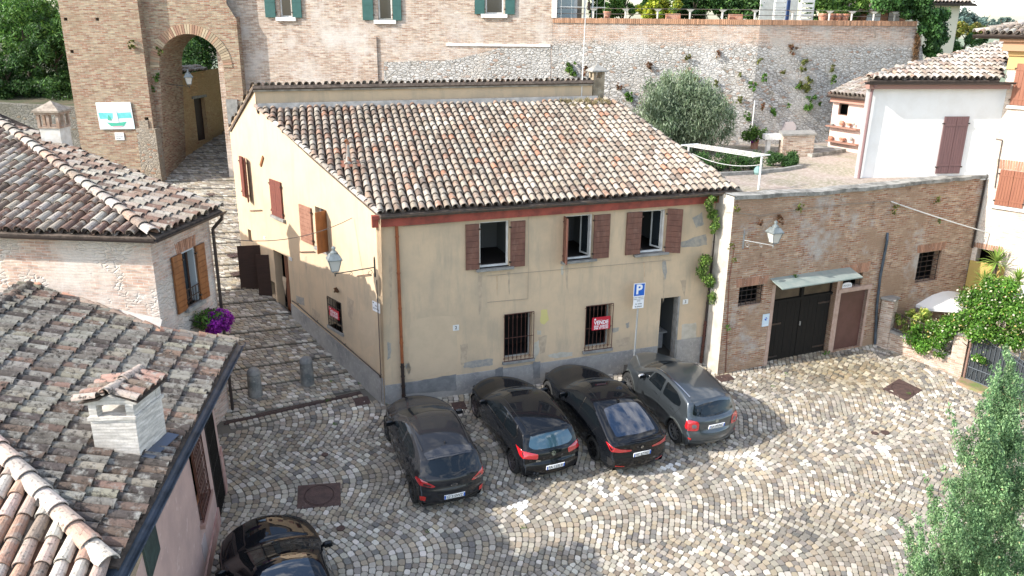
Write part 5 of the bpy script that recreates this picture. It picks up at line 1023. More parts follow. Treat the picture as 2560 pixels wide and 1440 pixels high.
# rendered strip where the roof meets the brick house
# chimney
ca, cb2, cc2 = PR.hit(239, 1129), PR.hit(345, 1148), PR.hit(395, 1067); zc_ = ca.z+.55; k1, k2, k3 = Z(229, 1032, zc_), Z(338, 1030, zc_), Z(385, 992, zc_); cu_ = k2-k1; cu_.z = 0; cw_ = cu_.length; cu_.normalize(); cn_ = (k3-k2); cn_.z = 0; cdp = .85; cn_.normalize()
CB = Vector((ca.x, ca.y, min(ca.z, cb2.z)-.15)); zt = ca.z+.84; mb = MB(); WBK = brickmat('white_brick', (.62, .58, .52), (.66, .62, .57), (.6, .56, .5), (.55, .51, .45), .5, .7, bw=.25, rh=.06)
mb.obox(CB, cu_*cw_, cn_*cdp, up*(zt-CB.z-.24)); mb.obox(CB-cu_*.03-cn_*.03+up*(zt-CB.z-.24), cu_*(cw_+.06), cn_*(cdp+.06), up*.06)
z2_ = zt-CB.z-.18; 
for a, b in ((0, 0), (cw_-.13, 0), (0, cdp-.15), (cw_-.13, cdp-.15)): mb.obox(CB+cu_*a+cn_*b+up*z2_, cu_*.13, cn_*.15, up*.22)
mb.obox(CB+cu_*(cw_-.06)+cn_*.15+up*z2_, cu_*.05, cn_*(cdp-.3), up*.22)
cap = CB+up*(z2_+.22); mb.prism([cap-cu_*.06, cap+cu_*(cw_+.06), cap+cu_*(cw_+.06)+up*.05, cap+cu_*cw_/2+up*.17, cap-cu_*.06+up*.05], cn_*cdp); oc = mb.build('chimney', WBK, ph, fix=True)
for sgn in (-1, 1):
    q0 = cap+cu_*cw_/2+up*.20-cn_*.05; dn = (cu_*sgn*(cw_/2+.12)-up*.13); e0_ = q0+dn; pq = setpl(Pl(e0_, e0_+cn_), e0_, cn_, q0); tiles('chimney_tiles', pq, [(0, 0), (cdp+.1, 0), (cdp+.1, .40), (0, .40)], oc, [((.30, .19, .15), 2), ((.20, .15, .12), 2), ((.4, .33, .28), 1)], sp=.2, ex=.38, r=.085, under=True, lichen=True, slab=.03)
mb = MB(); ridge(mb, cap+cu_*cw_/2+up*.24-cn_*.12, cap+cu_*cw_/2+up*.24+cn_*(cdp+.1), [((.45, .36, .30), 1), ((.26, .18, .14), 1)], .10, .40, rnd=random.Random(1)); mb.build('chimney_ridge', TILED, oc)
q = PR.hit(352, 1155); mb = MB(); mb.obox(q+cu_*.02+up*.10, cu_*.2-up*.05, cn_*cdp*1.02+up*.0, up*.012); mb.build('lead_flashing', mat('lead_sheet', (.10, .12, .16), .4, .5), oc)
mb = MB(); fl_ = PR.px(245, 1138); 
for i in range(4): u, v = PR.px(232+i*38, 1137+i*7); pass
vb_ = PR.hit(103, 725); mb = MB(); mb.lathe([(.085, -.1), (.075, .18), (.05, .19)], vb_, 12); mb.lathe([(.0, .30), (.14, .19), (.14, .175), (0, .18)], vb_, 14); mb.build('terracotta_vent', mat('terracotta', (.42, .17, .10), .8, c2=(.5, .3, .22), vs=8), ph)
# ============================================================ CARS
def interp(ks, x):
    if x <= ks[0][0]: return ks[0][1]
    for (a, va), (b, vb) in zip(ks[:-1], ks[1:]):
        if x <= b: t = (x-a)/(b-a) if b > a else 0; t = t*t*(3-2*t)*.5+t*.5; return va+(vb-va)*t
    return ks[-1][1]
def catmull(P, n):
    out = []; P = [P[0]]+P+[P[-1]]
    for i in range(1, len(P)-2):
        p0, p1, p2, p3 = P[i-1:i+3]; d = max(2, int(n*math.hypot(p2[0]-p1[0], p2[1]-p1[1])/.3)+1)
        for k in range(d):
            t = k/d; out.append(tuple(.5*((2*b)+(-a+c)*t+(2*a-5*b+4*c-e)*t*t+(-a+3*b-3*c+e)*t**3) for a, b, c, e in zip(p0, p1, p2, p3)))
    out.append(P[-1]); return out
RUBBER = mat('tyre_rubber', (.018, .018, .018), .8); TRIM = mat('black_trim', (.015, .015, .016), .45); CHROME = mat('chrome_trim', (.6, .6, .6), .2, 1.)
PLATE = mat('plate_white', (.75, .76, .76), .5); PBLUE = mat('plate_blue', (.03, .12, .5), .5); PTXT = mat('plate_text', (.02, .02, .02), .6)
CARG = mat('car_glass', (.005, .007, .009), .03, spec=.55); LRED = mat('lamp_red', (.42, .012, .018), .12, coat=1, spec=.8); LDK = mat('lamp_dark', (.06, .006, .008), .1, coat=1)
REDR = mat('red_reflector', (.5, .02, .015), .3, coat=.5)
class Car:
    def __init__(s, name, label, pos, head, L, W, Ht, fo, wb, prof, bows, belt, wr, paint, P_=None, tum=.74, sill=.24):
        s.L, s.W, s.H = L, W, Ht; s.ax = (fo, fo+wb); s.wr = wr; s.belt = belt; s.paint = paint
        # pos: ground point of the near rear wheel (left side); head: heading in degrees
        f = ang(head); lf = Vector((-f.y, f.x, 0)); xr = L/2-(fo+wb); o = Vector(pos)-f*xr-lf*(W/2-.03); o.z = gz(o.x, o.y)+.012
        s.root = thing(name, label, 'car', o, 'cars parked in the square')
        nz = Vector((-GX, -GY, 1)).normalized(); X = (f+up*(GX*f.x+GY*f.y)).normalized(); Y = nz.cross(X); s.root.rotation_euler = Matrix((X, Y, nz)).transposed().to_euler()
        s.P = P_ or [(0, .80), (.25, .90), (.8, .97), (1.4, 1), (L-1.2, 1), (L-.5, .97), (L-.15, .92), (L, .86)]
        tp = catmull([(x, z) for x, z in prof], 5); s.tp = tp; s.tum = tum; s.sill = sill
        V = []; rows = []
        YR = [0, .2, .4, .58, .72, .83, .91, .96, 1.0]
        def bow(x): return interp(bows, x)
        zmax = max(z for x, z in tp)
        for x, z in tp:
            cr_ = min(.055, max(0, (z-.3)*.12)); zE = z-cr_-.03*min(1, max(0, (z-.4)/.3)); b = bow(x); col = []
            yE = s.hw(x, zE)
            for yr in YR: col.append((x+b*yr*yr, yE*yr, z-cr_*yr*yr-(z-cr_-zE)*yr**9))
            zb = min(s.zbot(x+b), zE-.02); bl = min(belt(x), zE-.0); 
            for k in range(1, 6): zz = zE+(bl-zE)*k/5; col.append((x+b, s.hw(x, zz), zz))
            for k in range(1, 11): zz = bl+(zb-bl)*k/10; col.append((x+b, s.hw(x, zz), zz))
            col.append((x+b, s.hw(x, zb)-.10, zb-.005))
            rows.append(col)
        nc = len(rows[0]); mb = MB(); N2 = 2*nc-1
        for col in rows:
            for c in reversed(col[1:]): V.append((L/2-c[0], -c[1], c[2]))
            for c in col: V.append((L/2-c[0], c[1], c[2]))
        Fc = []
        for i in range(len(rows)-1):
            for j in range(N2-1): Fc.append((i*N2+j, i*N2+j+1, (i+1)*N2+j+1, (i+1)*N2+j))
        Fc.append(tuple(range(N2))); k = (len(rows)-1)*N2; Fc.append(tuple(range(k, k+N2))[::-1])
        mb.add(V, Fc); s.body = mb.build('body', paint, s.root, smooth=True, fix=True, world=False)
        me = s.body.data; s.bvh = BVHTree.FromPolygons([v.co.copy() for v in me.vertices], [tuple(p.vertices) for p in me.polygons])
        # underbody and wheel wells
        mb = MB(); mb.obox((-L/2+.25, -W/2+.22, .16), (L-.5, 0, 0), (0, W-.44, 0), (0, 0, .45)); mb.build('underbody', TRIM, s.root, world=False)
    def zbot(s, x):
        z = s.sill+(.05 if x < .3 or x > s.L-.3 else 0)
        for a in s.ax:
            d = abs(x-a); R = s.wr+.055
            if d < R: z = max(z, s.wr+math.sqrt(R*R-d*d))
        return z
    def hw(s, x, z):
        b = s.belt(x); P = interp(s.P, x)*s.W/2
        if z <= b: v = interp([(.12, .90), (.28, .955), (.42, .985), (.6, 1.0), (b-.12, .992), (b, .955)], z)
        else: t = (z-b)/(s.H-b); v = .945-(.945-s.tum)*(t**1.25)
        for a in s.ax:     # fender swell
            d = abs(x-a)
            if d < .55 and z < b: v += .012*(1-d/.55)
        return P*v
    def cast(s, o, d):
        h = s.bvh.ray_cast(Vector(o), Vector(d)); return (h[0], h[1]) if h[0] is not None else None
    def proj(s, mode, a, b, side=1):
        """mode side:(x from front, z)  rear:(y, z)  top:(x,y) front:(y,z)"""
        if mode == 'side': r = s.cast((s.L/2-a, side*3, b), (0, -side, 0))
        elif mode == 'rear': r = s.cast((-s.L, a, b), (1, 0, 0))
        elif mode == 'front': r = s.cast((s.L, a, b), (-1, 0, 0))
        else: r = s.cast((s.L/2-a, b, 4), (0, 0, -1))
        if r is None: return None
        n = r[1]; 
        dirv = {'side': Vector((0, side, 0)), 'rear': Vector((-1, 0, 0)), 'front': Vector((1, 0, 0)), 'top': Vector((0, 0, 1))}[mode]
        return (r[0], n if n.dot(dirv) > 0 else -n)
    def patch(s, name, mode, poly, m_, side=1, off=.004, rings=7, rnd_=.0, parent=None, label=None):
        pts = []; k = len(poly)
        for i in range(k):
            a, b, c = Vector(poly[i-1]), Vector(poly[i]), Vector(poly[(i+1) % k])
            if rnd_ > 0:
                r1 = min(rnd_, (a-b).length*.45); r2 = min(rnd_, (c-b).length*.45); p = b+(a-b).normalized()*r1; q = b+(c-b).normalized()*r2
                pts += [p.lerp(b, t).lerp(b.lerp(q, t), t) for t in (0, .33, .66, 1)]
            else: pts.append(b)
        dens = []
        for i in range(len(pts)):
            a, b = pts[i], pts[(i+1) % len(pts)]; n = max(1, int((b-a).length/.10))
            dens += [a.lerp(b, t/n) for t in range(n)]
        c = sum(dens, Vector((0, 0)))/len(dens); V = []; n = len(dens)
        def pp(q):
            r = s.proj(mode, q.x, q.y, side)
            return None if r is None else r[0]+r[1]*off
        last = pp(c)
        if last is None: return None
        V.append(last)
        for r in range(1, rings+1):
            for i, q in enumerate(dens):
                p = pp(c.lerp(q, r/rings)); 
                if p is None: p = V[-1] if r == 1 else V[1+(r-2)*n+i]
                V.append(p)
        Fc = [(0, 1+i, 1+(i+1) % n) for i in range(n)]
        for r in range(rings-1): Fc += [(1+r*n+i, 1+(r+1)*n+i, 1+(r+1)*n+(i+1) % n, 1+r*n+(i+1) % n) for i in range(n)]
        mb = MB(); mb.add(V, Fc); o = mb.build(name, m_, parent or s.root, smooth=True, fix=True, world=False)
        return lb(o, label) if label else o
    def strip(s, name, mode, pts, w_, m_, side=1, off=.003, parent=None, closed=False):
        P = [Vector(p) for p in pts]; dens = []
        if closed: P.append(P[0])
        for a, b in zip(P[:-1], P[1:]):
            n = max(1, int((b-a).length/.06)); dens += [a.lerp(b, t/n) for t in range(n)]
        dens.append(P[-1]); V = []; Fc = []
        for i, p in enumerate(dens):
            d = (dens[min(i+1, len(dens)-1)]-dens[max(i-1, 0)]).normalized(); nn = Vector((-d.y, d.x))*w_/2
            for q in (p-nn, p+nn):
                r = s.proj(mode, q.x, q.y, side)
                V.append(r[0]+r[1]*off if r else (V[-2] if len(V) > 1 else Vector((0, 0, .3))))
        for i in range(len(dens)-1): Fc.append((2*i, 2*i+1, 2*i+3, 2*i+2))
        mb = MB(); mb.add(V, Fc); return mb.build(name, m_, parent or s.body, world=False, smooth=True)
    def wheels(s, rimm, spokes=10, tw=.21, sw=.025, rr=None):
        rr = rr or s.wr*.70
        for a in s.ax:
            for side in (1, -1):
                c = Vector((s.L/2-a, side*(s.W/2-.035-tw/2), s.wr)); ax = Vector((0, side, 0))
                mb = MB(); R = s.wr; h = tw/2; mb.lathe([(rr, -h), (R*.93, -h), (R, -h*.7), (R, h*.7), (R*.93, h), (rr, h), (rr-.01, h-.02), (rr-.02, 0)], c, 36, ax=ax); w_ = mb.build('wheel', RUBBER, s.root, smooth=False, world=False)
                mb = MB(); mb.lathe([(0, h-.02), (.045, h-.022), (.06, h-.04)], c, 14, ax=ax); mb.lathe([(rr, h+.002), (rr-.012, h-.01), (rr-.02, h-.05)], c, 36, ax=ax)
                u = Vector((1, 0, 0)); v = Vector((0, 0, 1))
                for k in range(spokes):
                    t = 2*math.pi*k/spokes; d = u*math.cos(t)+v*math.sin(t); e = u*-math.sin(t)+v*math.cos(t); p = c+ax*(h-.05)
                    mb.obox(p+d*.03-e*sw/2, d*(rr-.04), e*sw, ax*.035)
                mb.build('rim', rimm, w_, world=False)
                mb = MB(); mb.lathe([(0, h-.09), (rr-.005, h-.09)], c, 24, ax=ax); mb.build('brake_disc', TRIM, w_, world=False)
                if side:  # arch lining
                    mb = MB(); pts = []
                    for k in range(13): t = math.pi*k/12; R2 = s.wr+.05; pts.append((s.L/2-a-R2*math.cos(t), s.wr+R2*math.sin(t)))
                    for p, q in zip(pts[:-1], pts[1:]): mb.quad((p[0], side*(s.W/2-.28), p[1]), (q[0], side*(s.W/2-.28), q[1]), (q[0], side*(s.W/2-.05), q[1]), (p[0], side*(s.W/2-.05), p[1]))
                    mb.build('wheel_arch', TRIM, s.body, world=False)
    def archtrim(s, w_=.05, m_=None):
        for a in s.ax:
            for side in (1, -1):
                pts = []
                for k in range(19):
                    t = rad(-8)+rad(196)*k/18; R = s.wr+.062+w_/2; pts.append((a-R*math.cos(t), s.wr+R*math.sin(t)))
                s.strip('arch_trim', 'side', pts, w_, m_ or TRIM, side, .006)
    def mirror(s, x, z, m_=None, out=.12):
        for side in (1, -1):
            r = s.proj('side', x, z, side)
            if not r: continue
            c = r[0]+Vector((0, side*out, .02)); mb = MB(); prof = [(0, -.12), (.055, -.10), (.075, -.03), (.072, .04), (.045, .09), (0, .10)]
            mb.lathe(prof, (0, 0, 0), 12, ax=Vector((0, 1, 0))); mb.v = [(c.x+v[0]*.75+.0, c.y+v[1]*side, c.z+v[2]) for v in mb.v]; mb.cyl(r[0]-Vector((0, side*.03, 0)), c, .022, n=6); o = mb.build('wing_mirror', m_ or s.paint, s.root, smooth=True, world=False)
            mb = MB(); mb.obox((c.x-.062, c.y-.085, c.z-.05), (.008, 0, 0), (0, .17, 0), (0, 0, .1)); mb.build('mirror_glass', CARG, o, world=False)
    def handle(s, x, z):
        for side in (1, -1):
            r = s.proj('side', x, z, side)
            if r:
                n = r[1]; mb = MB(); mb.obox(r[0]-Vector((.09, 0, .012))+n*.012, (.18, 0, 0), (0, 0, .026), n*.02); mb.build('door_handle', s.paint, s.root, world=False)
    def plate(s, txt, z, y=0, tilt=.0, front=False):
        r = s.proj('front' if front else 'rear', y, z)
        if not r: return
        sg = 1 if front else -1; pl = Pl((0, 0, 0), (1, 0, 0)); pl.O = r[0]+Vector((sg*.012, 0, 0)); pl.N = Vector((sg, 0, tilt)).normalized(); pl.U = Vector((0, -1 if not front else 1, 0))*(1); pl.U = up.cross(pl.N).normalized(); pl.V = pl.N.cross(pl.U)
        mb = MB(); mb.pbox(pl, (-.26, -.055, .26, .055), -.02, .006, 0); mb.pbox(pl, (-.26, -.055, -.222, .055), .0062, .0068, 1); mb.pbox(pl, (.222, -.055, .26, .055), .0062, .0068, 1)
        sx = .40/(fitu(txt, 1)**-1*.115) if False else 1; vs, fs = textmesh(txt, .125, .01); wd = max(x for x, y in vs)-min(x for x, y in vs); puttext(mb, pl, txt, 0, 0, .125, .0075, 2, .01, sx=.40/wd); puttext(mb, pl, 'I', -.241, -.035, .03, .0075, 0, .01)
        return mb.build('number_plate', [PLATE, PBLUE, PTXT], s.root, world=False)
c3 = lambda x, y: (1340+x/4.235, 860+y/4.235)
c2 = lambda x, y: (940+x/3.6, 880+y/3.6)
def paint(name, c, metal=.5, rough=.25, coat=1.):
    metal = metal if c[0] > .02 else 0.
    rough = .55 if metal == 0 else rough
    return mat(name, c, rough, metal, coat=coat if metal else coat*.8, spec=.25 if metal else .02)
GAP = mat('panel_gap', (.002, .002, .002), .9); WIP = TRIM
def badge(car, z, r, kind, y=0):
    q = car.proj('rear', y, z)
    if not q: return
    n = q[1]; u = up.cross(n).normalized(); v = n.cross(u); c = q[0]+n*.004; mb = MB()
    if kind == 'oval':
        for k in range(24):
            t0, t1 = 2*math.pi*k/24, 2*math.pi*(k+1)/24; P = lambda R, t: c+u*math.cos(t)*R*1.9+v*math.sin(t)*R*.75
            mb.quad(P(r, t0), P(r, t1), P(r*.82, t1), P(r*.82, t0)); 
        mb.tube([c-u*r*1.1+n*.002, c-u*r*.2+v*r*.15+n*.002, c+u*r*1.1+n*.002], r*.12, 4)
    else:
        for R0, R1 in ((r, r*.86),):
            for k in range(24): t0, t1 = 2*math.pi*k/24, 2*math.pi*(k+1)/24; mb.quad(c+(u*math.cos(t0)+v*math.sin(t0))*R0, c+(u*math.cos(t1)+v*math.sin(t1))*R0, c+(u*math.cos(t1)+v*math.sin(t1))*R1, c+(u*math.cos(t0)+v*math.sin(t0))*R1)
        if kind == 'vw':
            for pts in (((-.32, .78), (0, .12), (.32, .78)), ((-.72, .35), (-.33, -.72), (0, .02), (.33, -.72), (.72, .35))): mb.tube([c+u*a*r+v*b*r+n*.002 for a, b in pts], r*.075, 4)
        elif kind == 'quad':
            mb.quad(c, c+u*r*.8, c+(u+v)*r*.58, c+v*r*.8); mb.quad(c, c-u*r*.8, c-(u+v)*r*.58, c-v*r*.8)
        else: mb.pbox(type('o', (), {'p': lambda s_, a, b, d=0: c+u*a+v*b+n*d, 'U': u, 'V': v, 'N': n})(), (-r*.7, -r*.35, r*.7, r*.35), .001, .004)
    return mb.build('badge', CHROME, car.root, world=False)
# --- first car: dark grey crossover
pg = paint('graphite_paint', (.018, .019, .022), .6, .24)
L = 4.19; bl = lambda x: interp([(0, .80), (1.0, .98), (2.6, 1.03), (3.6, 1.08), (4.2, 1.02)], x)
prof = [(.12, .24), (.03, .34), (.0, .52), (.03, .68), (.14, .80), (.42, .92), (.85, 1.02), (1.05, 1.055), (1.45, 1.24), (1.95, 1.455), (2.3, 1.525), (2.8, 1.535), (3.3, 1.49), (3.66, 1.425), (3.72, 1.40), (3.82, 1.30), (4.02, 1.09), (4.09, 1.03), (4.13, .93), (4.14, .80), (4.19, .72), (4.19, .50), (4.14, .34), (4.02, .24)]
bows = [(0, .34), (.5, .26), (1.05, .17), (1.95, .10), (2.5, 0), (3.4, -.04), (3.72, -.08), (4.05, -.14), (4.19, -.20)]
c = Car('dark_crossover_car', 'dark grey crossover, leftmost of the four cars nosed up to the yellow house', G(*c2(318, 1345)), 112, L, 1.805, 1.535, .87, 2.588, prof, bows, bl, .335, pg, tum=.70)
c.wheels(mat('dark_rim', (.05, .05, .05), .35, .8), 10); c.archtrim(.06)
for s_ in (1, -1):
    c.patch('side_window', 'side', [(1.52, 1.05), (2.42, 1.07), (2.42, 1.40), (2.15, 1.39), (1.9, 1.31)], CARG, s_, rnd_=.05); c.patch('side_window', 'side', [(2.50, 1.07), (3.12, 1.12), (3.38, 1.21), (3.25, 1.33), (2.9, 1.39), (2.50, 1.40)], CARG, s_, rnd_=.06)
    c.strip('door_gap', 'side', [(1.42, .98), (1.40, .6), (1.46, .32)], .008, GAP, s_); c.strip('door_gap', 'side', [(2.46, 1.06), (2.46, .32)], .008, GAP, s_); c.strip('door_gap', 'side', [(3.30, 1.12), (3.22, .8), (3.0, .55)], .008, GAP, s_)
    c.strip('sill_trim', 'side', [(1.35, .27), (3.0, .27)], .07, TRIM, s_, .005); c.strip('roof_rail', 'top', [(1.9, s_*.60), (2.6, s_*.625), (3.4, s_*.60)], .035, CHROME if 0 else TRIM, 1, .02)
    c.patch('tail_light', 'rear', [(s_*.82, 1.02), (s_*.60, .94), (s_*.44, .84), (s_*.52, .80), (s_*.80, .86), (s_*.87, .93)], LRED, rnd_=.04, off=.010)
    c.patch('tail_light_inset', 'rear', [(s_*.72, .93), (s_*.52, .86), (s_*.60, .83), (s_*.74, .86)], LDK, rnd_=.03, off=.014)
    c.patch('reflector', 'rear', [(s_*.80, .56), (s_*.67, .56), (s_*.68, .42), (s_*.79, .42)], REDR, off=.012, rnd_=.02)
c.patch('windscreen', 'top', [(1.20, .62), (1.06, .3), (1.04, 0), (1.06, -.3), (1.20, -.62), (1.98, -.52), (1.86, -.3), (1.80, 0), (1.86, .3), (1.98, .52)], CARG, rnd_=.05)
c.patch('rear_window', 'rear', [(.50, 1.36), (.0, 1.39), (-.50, 1.36), (-.66, 1.16), (-.55, 1.08), (-.2, 1.03), (.2, 1.03), (.55, 1.08), (.66, 1.16)], CARG, rnd_=.05)
c.patch('spoiler', 'top', [(3.50, .60), (3.42, 0), (3.50, -.60), (3.70, -.56), (3.74, 0), (3.70, .56)], paint('gloss_grey', (.028, .03, .036), .3, .12), off=.022, rnd_=.05)
c.strip('tailgate_gap', 'rear', [(-.70, 1.06), (-.62, .88), (-.55, .70), (.55, .70), (.62, .88), (.70, 1.06)], .008, GAP); c.patch('lower_bumper', 'rear', [(-.72, .38), (.72, .38), (.6, .26), (-.6, .26)], TRIM, off=.006, rnd_=.05)
c.patch('plate_recess', 'rear', [(-.42, .66), (.42, .66), (.34, .46), (-.34, .46)], TRIM, off=.004, rnd_=.04); c.plate('GJ 310WZ', .555); badge(c, .84, .045, 'oval')
c.strip('wiper', 'rear', [(0, 1.06), (-.34, 1.12)], .02, WIP, off=.012); c.mirror(1.55, 1.02); c.handle(2.2, .92); c.handle(3.05, .97)
q = c.proj('top', 3.3, 0); mb = MB(); mb.prism([q[0]+Vector((.05, 0, 0)), q[0]+Vector((-.06, 0, 0)), q[0]+Vector((-.05, 0, .05))], (0, .02, 0)); mb.build('roof_aerial', TRIM, c.root, world=False)
# --- second car: black three-door hatchback
pk_ = paint('black_paint', (.006, .007, .009), .3, .16)
L = 4.26; bl = lambda x: interp([(0, .72), (1.0, .92), (3.2, .98), (4.2, .95)], x)
prof = [(.12, .20), (.03, .30), (.0, .48), (.03, .62), (.14, .72), (.45, .83), (.9, .93), (1.18, .985), (1.55, 1.17), (2.02, 1.375), (2.4, 1.445), (2.9, 1.45), (3.4, 1.42), (3.74, 1.375), (3.80, 1.345), (3.92, 1.20), (4.07, .985), (4.12, .93), (4.17, .82), (4.18, .70), (4.25, .62), (4.26, .46), (4.22, .28), (4.1, .20)]
bows = [(0, .30), (.5, .24), (1.15, .17), (2.0, .09), (2.5, 0), (3.4, -.03), (3.78, -.06), (4.1, -.10), (4.26, -.14)]
c = Car('black_hatchback', 'black three-door hatchback, second from the left of the four parked cars', G(*c2(1215, 1083)), 114.5, L, 1.79, 1.45, .88, 2.637, prof, bows, bl, .325, pk_, tum=.735, sill=.21)
c.wheels(mat('alloy_rim', (.16, .14, .14), .35, .8), 10, sw=.03)
wp_ = [(1.60, .985), (3.05, 1.03), (3.47, 1.06), (3.36, 1.30), (3.0, 1.345), (2.4, 1.345), (2.08, 1.29)]
for s_ in (1, -1):
    c.patch('side_window', 'side', [(1.60, .985), (2.78, 1.01), (2.74, 1.35), (2.4, 1.345), (2.08, 1.29)], CARG, s_, rnd_=.05); c.patch('side_window', 'side', [(2.86, 1.02), (3.44, 1.05), (3.50, 1.14), (3.34, 1.31), (2.83, 1.35)], CARG, s_, rnd_=.05)
    c.strip('window_trim', 'side', [(1.58, .965), (3.46, 1.025), (3.54, 1.14), (3.36, 1.335)], .03, CHROME, s_, .006); c.strip('window_trim', 'side', [(2.82, 1.02), (2.78, 1.35)], .014, CHROME, s_, .006)
    c.strip('door_gap', 'side', [(1.45, .93), (1.44, .6), (1.5, .3)], .008, GAP, s_); c.strip('door_gap', 'side', [(2.92, 1.0), (2.92, .6), (2.8, .3)], .008, GAP, s_)
    c.strip('roof_seam', 'top', [(2.1, s_*.56), (2.8, s_*.585), (3.6, s_*.55)], .014, GAP, 1, .002)
    c.patch('tail_light', 'rear', [(s_*.84, .97), (s_*.42, .89), (s_*.44, .76), (s_*.84, .80)], LRED, rnd_=.03, off=.010)
c.patch('windscreen', 'top', [(1.33, .60), (1.20, .3), (1.17, 0), (1.20, -.3), (1.33, -.60), (2.06, -.54), (1.95, -.3), (1.90, 0), (1.95, .3), (2.06, .54)], CARG, rnd_=.05)
c.patch('rear_window', 'rear', [(.52, 1.30), (0, 1.33), (-.52, 1.30), (-.64, 1.05), (-.5, .985), (.5, .985), (.64, 1.05)], mat('sky_painted_car_glass', (.03, .07, .10), .04, spec=.9, coat=.5), rnd_=.06)  # rear window: blue of the reflected sky put into the glass colour
c.patch('spoiler', 'top', [(3.66, .58), (3.60, 0), (3.66, -.58), (3.82, -.53), (3.84, 0), (3.82, .53)], pk_, off=.018, rnd_=.04)
c.strip('tailgate_gap', 'rear', [(-.68, .96), (-.60, .74), (-.52, .62), (.52, .62), (.60, .74), (.68, .96)], .008, GAP); c.patch('lower_bumper', 'rear', [(-.7, .32), (.7, .32), (.6, .22), (-.6, .22)], TRIM, off=.006, rnd_=.04)
c.plate('FA 125LB', .52, -.03); badge(c, .86, .06, 'vw'); c.mirror(1.62, .98); c.handle(2.62, .86)
q = c.proj('rear', .45, .30); mb = MB()
for dy in (0, .09): mb.cyl(Vector((-L/2-.02, .42+dy, .24)), Vector((-L/2+.2, .42+dy, .24)), .032, n=12)
mb.build('exhaust_pipes', CHROME, c.root, world=False)
q = c.proj('rear', .42, .70); pl = Pl((0, 0, 0), (1, 0, 0)); pl.N = q[1]; pl.U = up.cross(pl.N).normalized(); pl.V = pl.N.cross(pl.U); pl.O = q[0]; mb = MB(); puttext(mb, pl, 'GTD', 0, 0, .06, .004, 0, .03); mb.build('lettering', CHROME, c.root, world=False)
# --- third car: black four-door coupe
pb_ = paint('deep_black_paint', (.005, .006, .008), .2, .10)
L = 4.78; bl = lambda x: interp([(0, .70), (1.2, .90), (3.6, .97), (4.7, .99)], x)
prof = [(.12, .20), (.03, .30), (.0, .46), (.03, .60), (.16, .71), (.5, .82), (1.0, .92), (1.42, .985), (1.85, 1.19), (2.25, 1.36), (2.6, 1.43), (3.0, 1.44), (3.35, 1.405), (3.9, 1.26), (4.35, 1.115), (4.55, 1.075), (4.67, 1.07), (4.70, 1.03), (4.70, .90), (4.71, .78), (4.76, .66), (4.78, .50), (4.74, .30), (4.62, .20)]
bows = [(0, .34), (.5, .26), (1.4, .18), (2.2, .09), (2.8, 0), (3.6, -.04), (4.3, -.08), (4.6, -.13), (4.78, -.16)]
c = Car('black_coupe', 'long black coupe with a sloping rear window, third of the four parked cars', G(*c3(585, 1222)), 113.5, L, 1.85, 1.44, .87, 2.856, prof, bows, bl, .335, pb_, tum=.70, sill=.21)
c.wheels(mat('black_rim', (.02, .02, .022), .3, .7), 10); 
for s_ in (1, -1):
    c.patch('side_window', 'side', [(1.92, .985), (2.72, 1.005), (2.72, 1.33), (2.45, 1.30), (2.2, 1.20)], CARG, s_, rnd_=.05); c.patch('side_window', 'side', [(2.80, 1.01), (3.55, 1.03), (3.85, 1.08), (3.6, 1.22), (3.2, 1.32), (2.80, 1.34)], CARG, s_, rnd_=.05)
    c.strip('window_trim', 'side', [(2.76, 1.0), (2.76, 1.34)], .012, CHROME, s_, .006)
    c.strip('door_gap', 'side', [(1.75, .93), (1.74, .6), (1.8, .3)], .008, GAP, s_); c.strip('door_gap', 'side', [(2.78, 1.0), (2.78, .3)], .008, GAP, s_); c.strip('door_gap', 'side', [(3.75, 1.05), (3.6, .8), (3.35, .5)], .008, GAP, s_)
    c.patch('tail_light', 'rear', [(s_*.86, .98), (s_*.60, .90), (s_*.30, .87), (s_*.32, .82), (s_*.62, .80), (s_*.84, .83)], LRED, rnd_=.03, off=.010); c.patch('reflector', 'rear', [(s_*.72, .42), (s_*.48, .40), (s_*.48, .375), (s_*.72, .39)], REDR, off=.01)
    c.patch('bumper_vent', 'rear', [(s_*.86, .62), (s_*.74, .58), (s_*.72, .40), (s_*.84, .36)], TRIM, off=.006, rnd_=.02)
c.patch('windscreen', 'top', [(1.60, .64), (1.45, .3), (1.42, 0), (1.45, -.3), (1.60, -.64), (2.34, -.54), (2.20, -.3), (2.14, 0), (2.20, .3), (2.34, .54)], CARG, rnd_=.05)
c.patch('rear_window', 'top', [(3.42, .52), (3.36, 0), (3.42, -.52), (3.9, -.60), (4.33, -.60), (4.40, 0), (4.33, .60), (3.9, .60)], glass('sky_painted_glass', (.008, .016, .035), .05), rnd_=.07)  # sky reflection painted as a dark blue base colour on the rear window
c.strip('sunroof', 'top', [(2.45, .50), (2.42, 0), (2.45, -.50), (3.18, -.50), (3.2, 0), (3.18, .50)], .01, GAP, closed=True)
c.strip('boot_gap', 'top', [(4.36, .70), (4.44, 0), (4.36, -.70)], .008, GAP); c.patch('boot_lip', 'top', [(4.52, .66), (4.54, 0), (4.52, -.66), (4.62, -.60), (4.665, 0), (4.62, .60)], pb_, off=.02, rnd_=.03)
c.plate('HC 677RD', .72); badge(c, .90, .042, 'quad'); c.mirror(1.95, .97); c.handle(2.55, .86); c.handle(3.45, .90)
c.patch('lower_bumper', 'rear', [(-.66, .36), (.66, .36), (.56, .24), (-.56, .24)], TRIM, off=.006, rnd_=.04)
q = c.proj('top', 3.25, 0); mb = MB(); mb.prism([q[0]+Vector((.09, -.02, 0)), q[0]+Vector((-.09, -.02, -.01)), q[0]+Vector((-.07, -.02, .06))], (0, .04, 0)); mb.build('shark_fin_aerial', pb_, c.root, world=False)
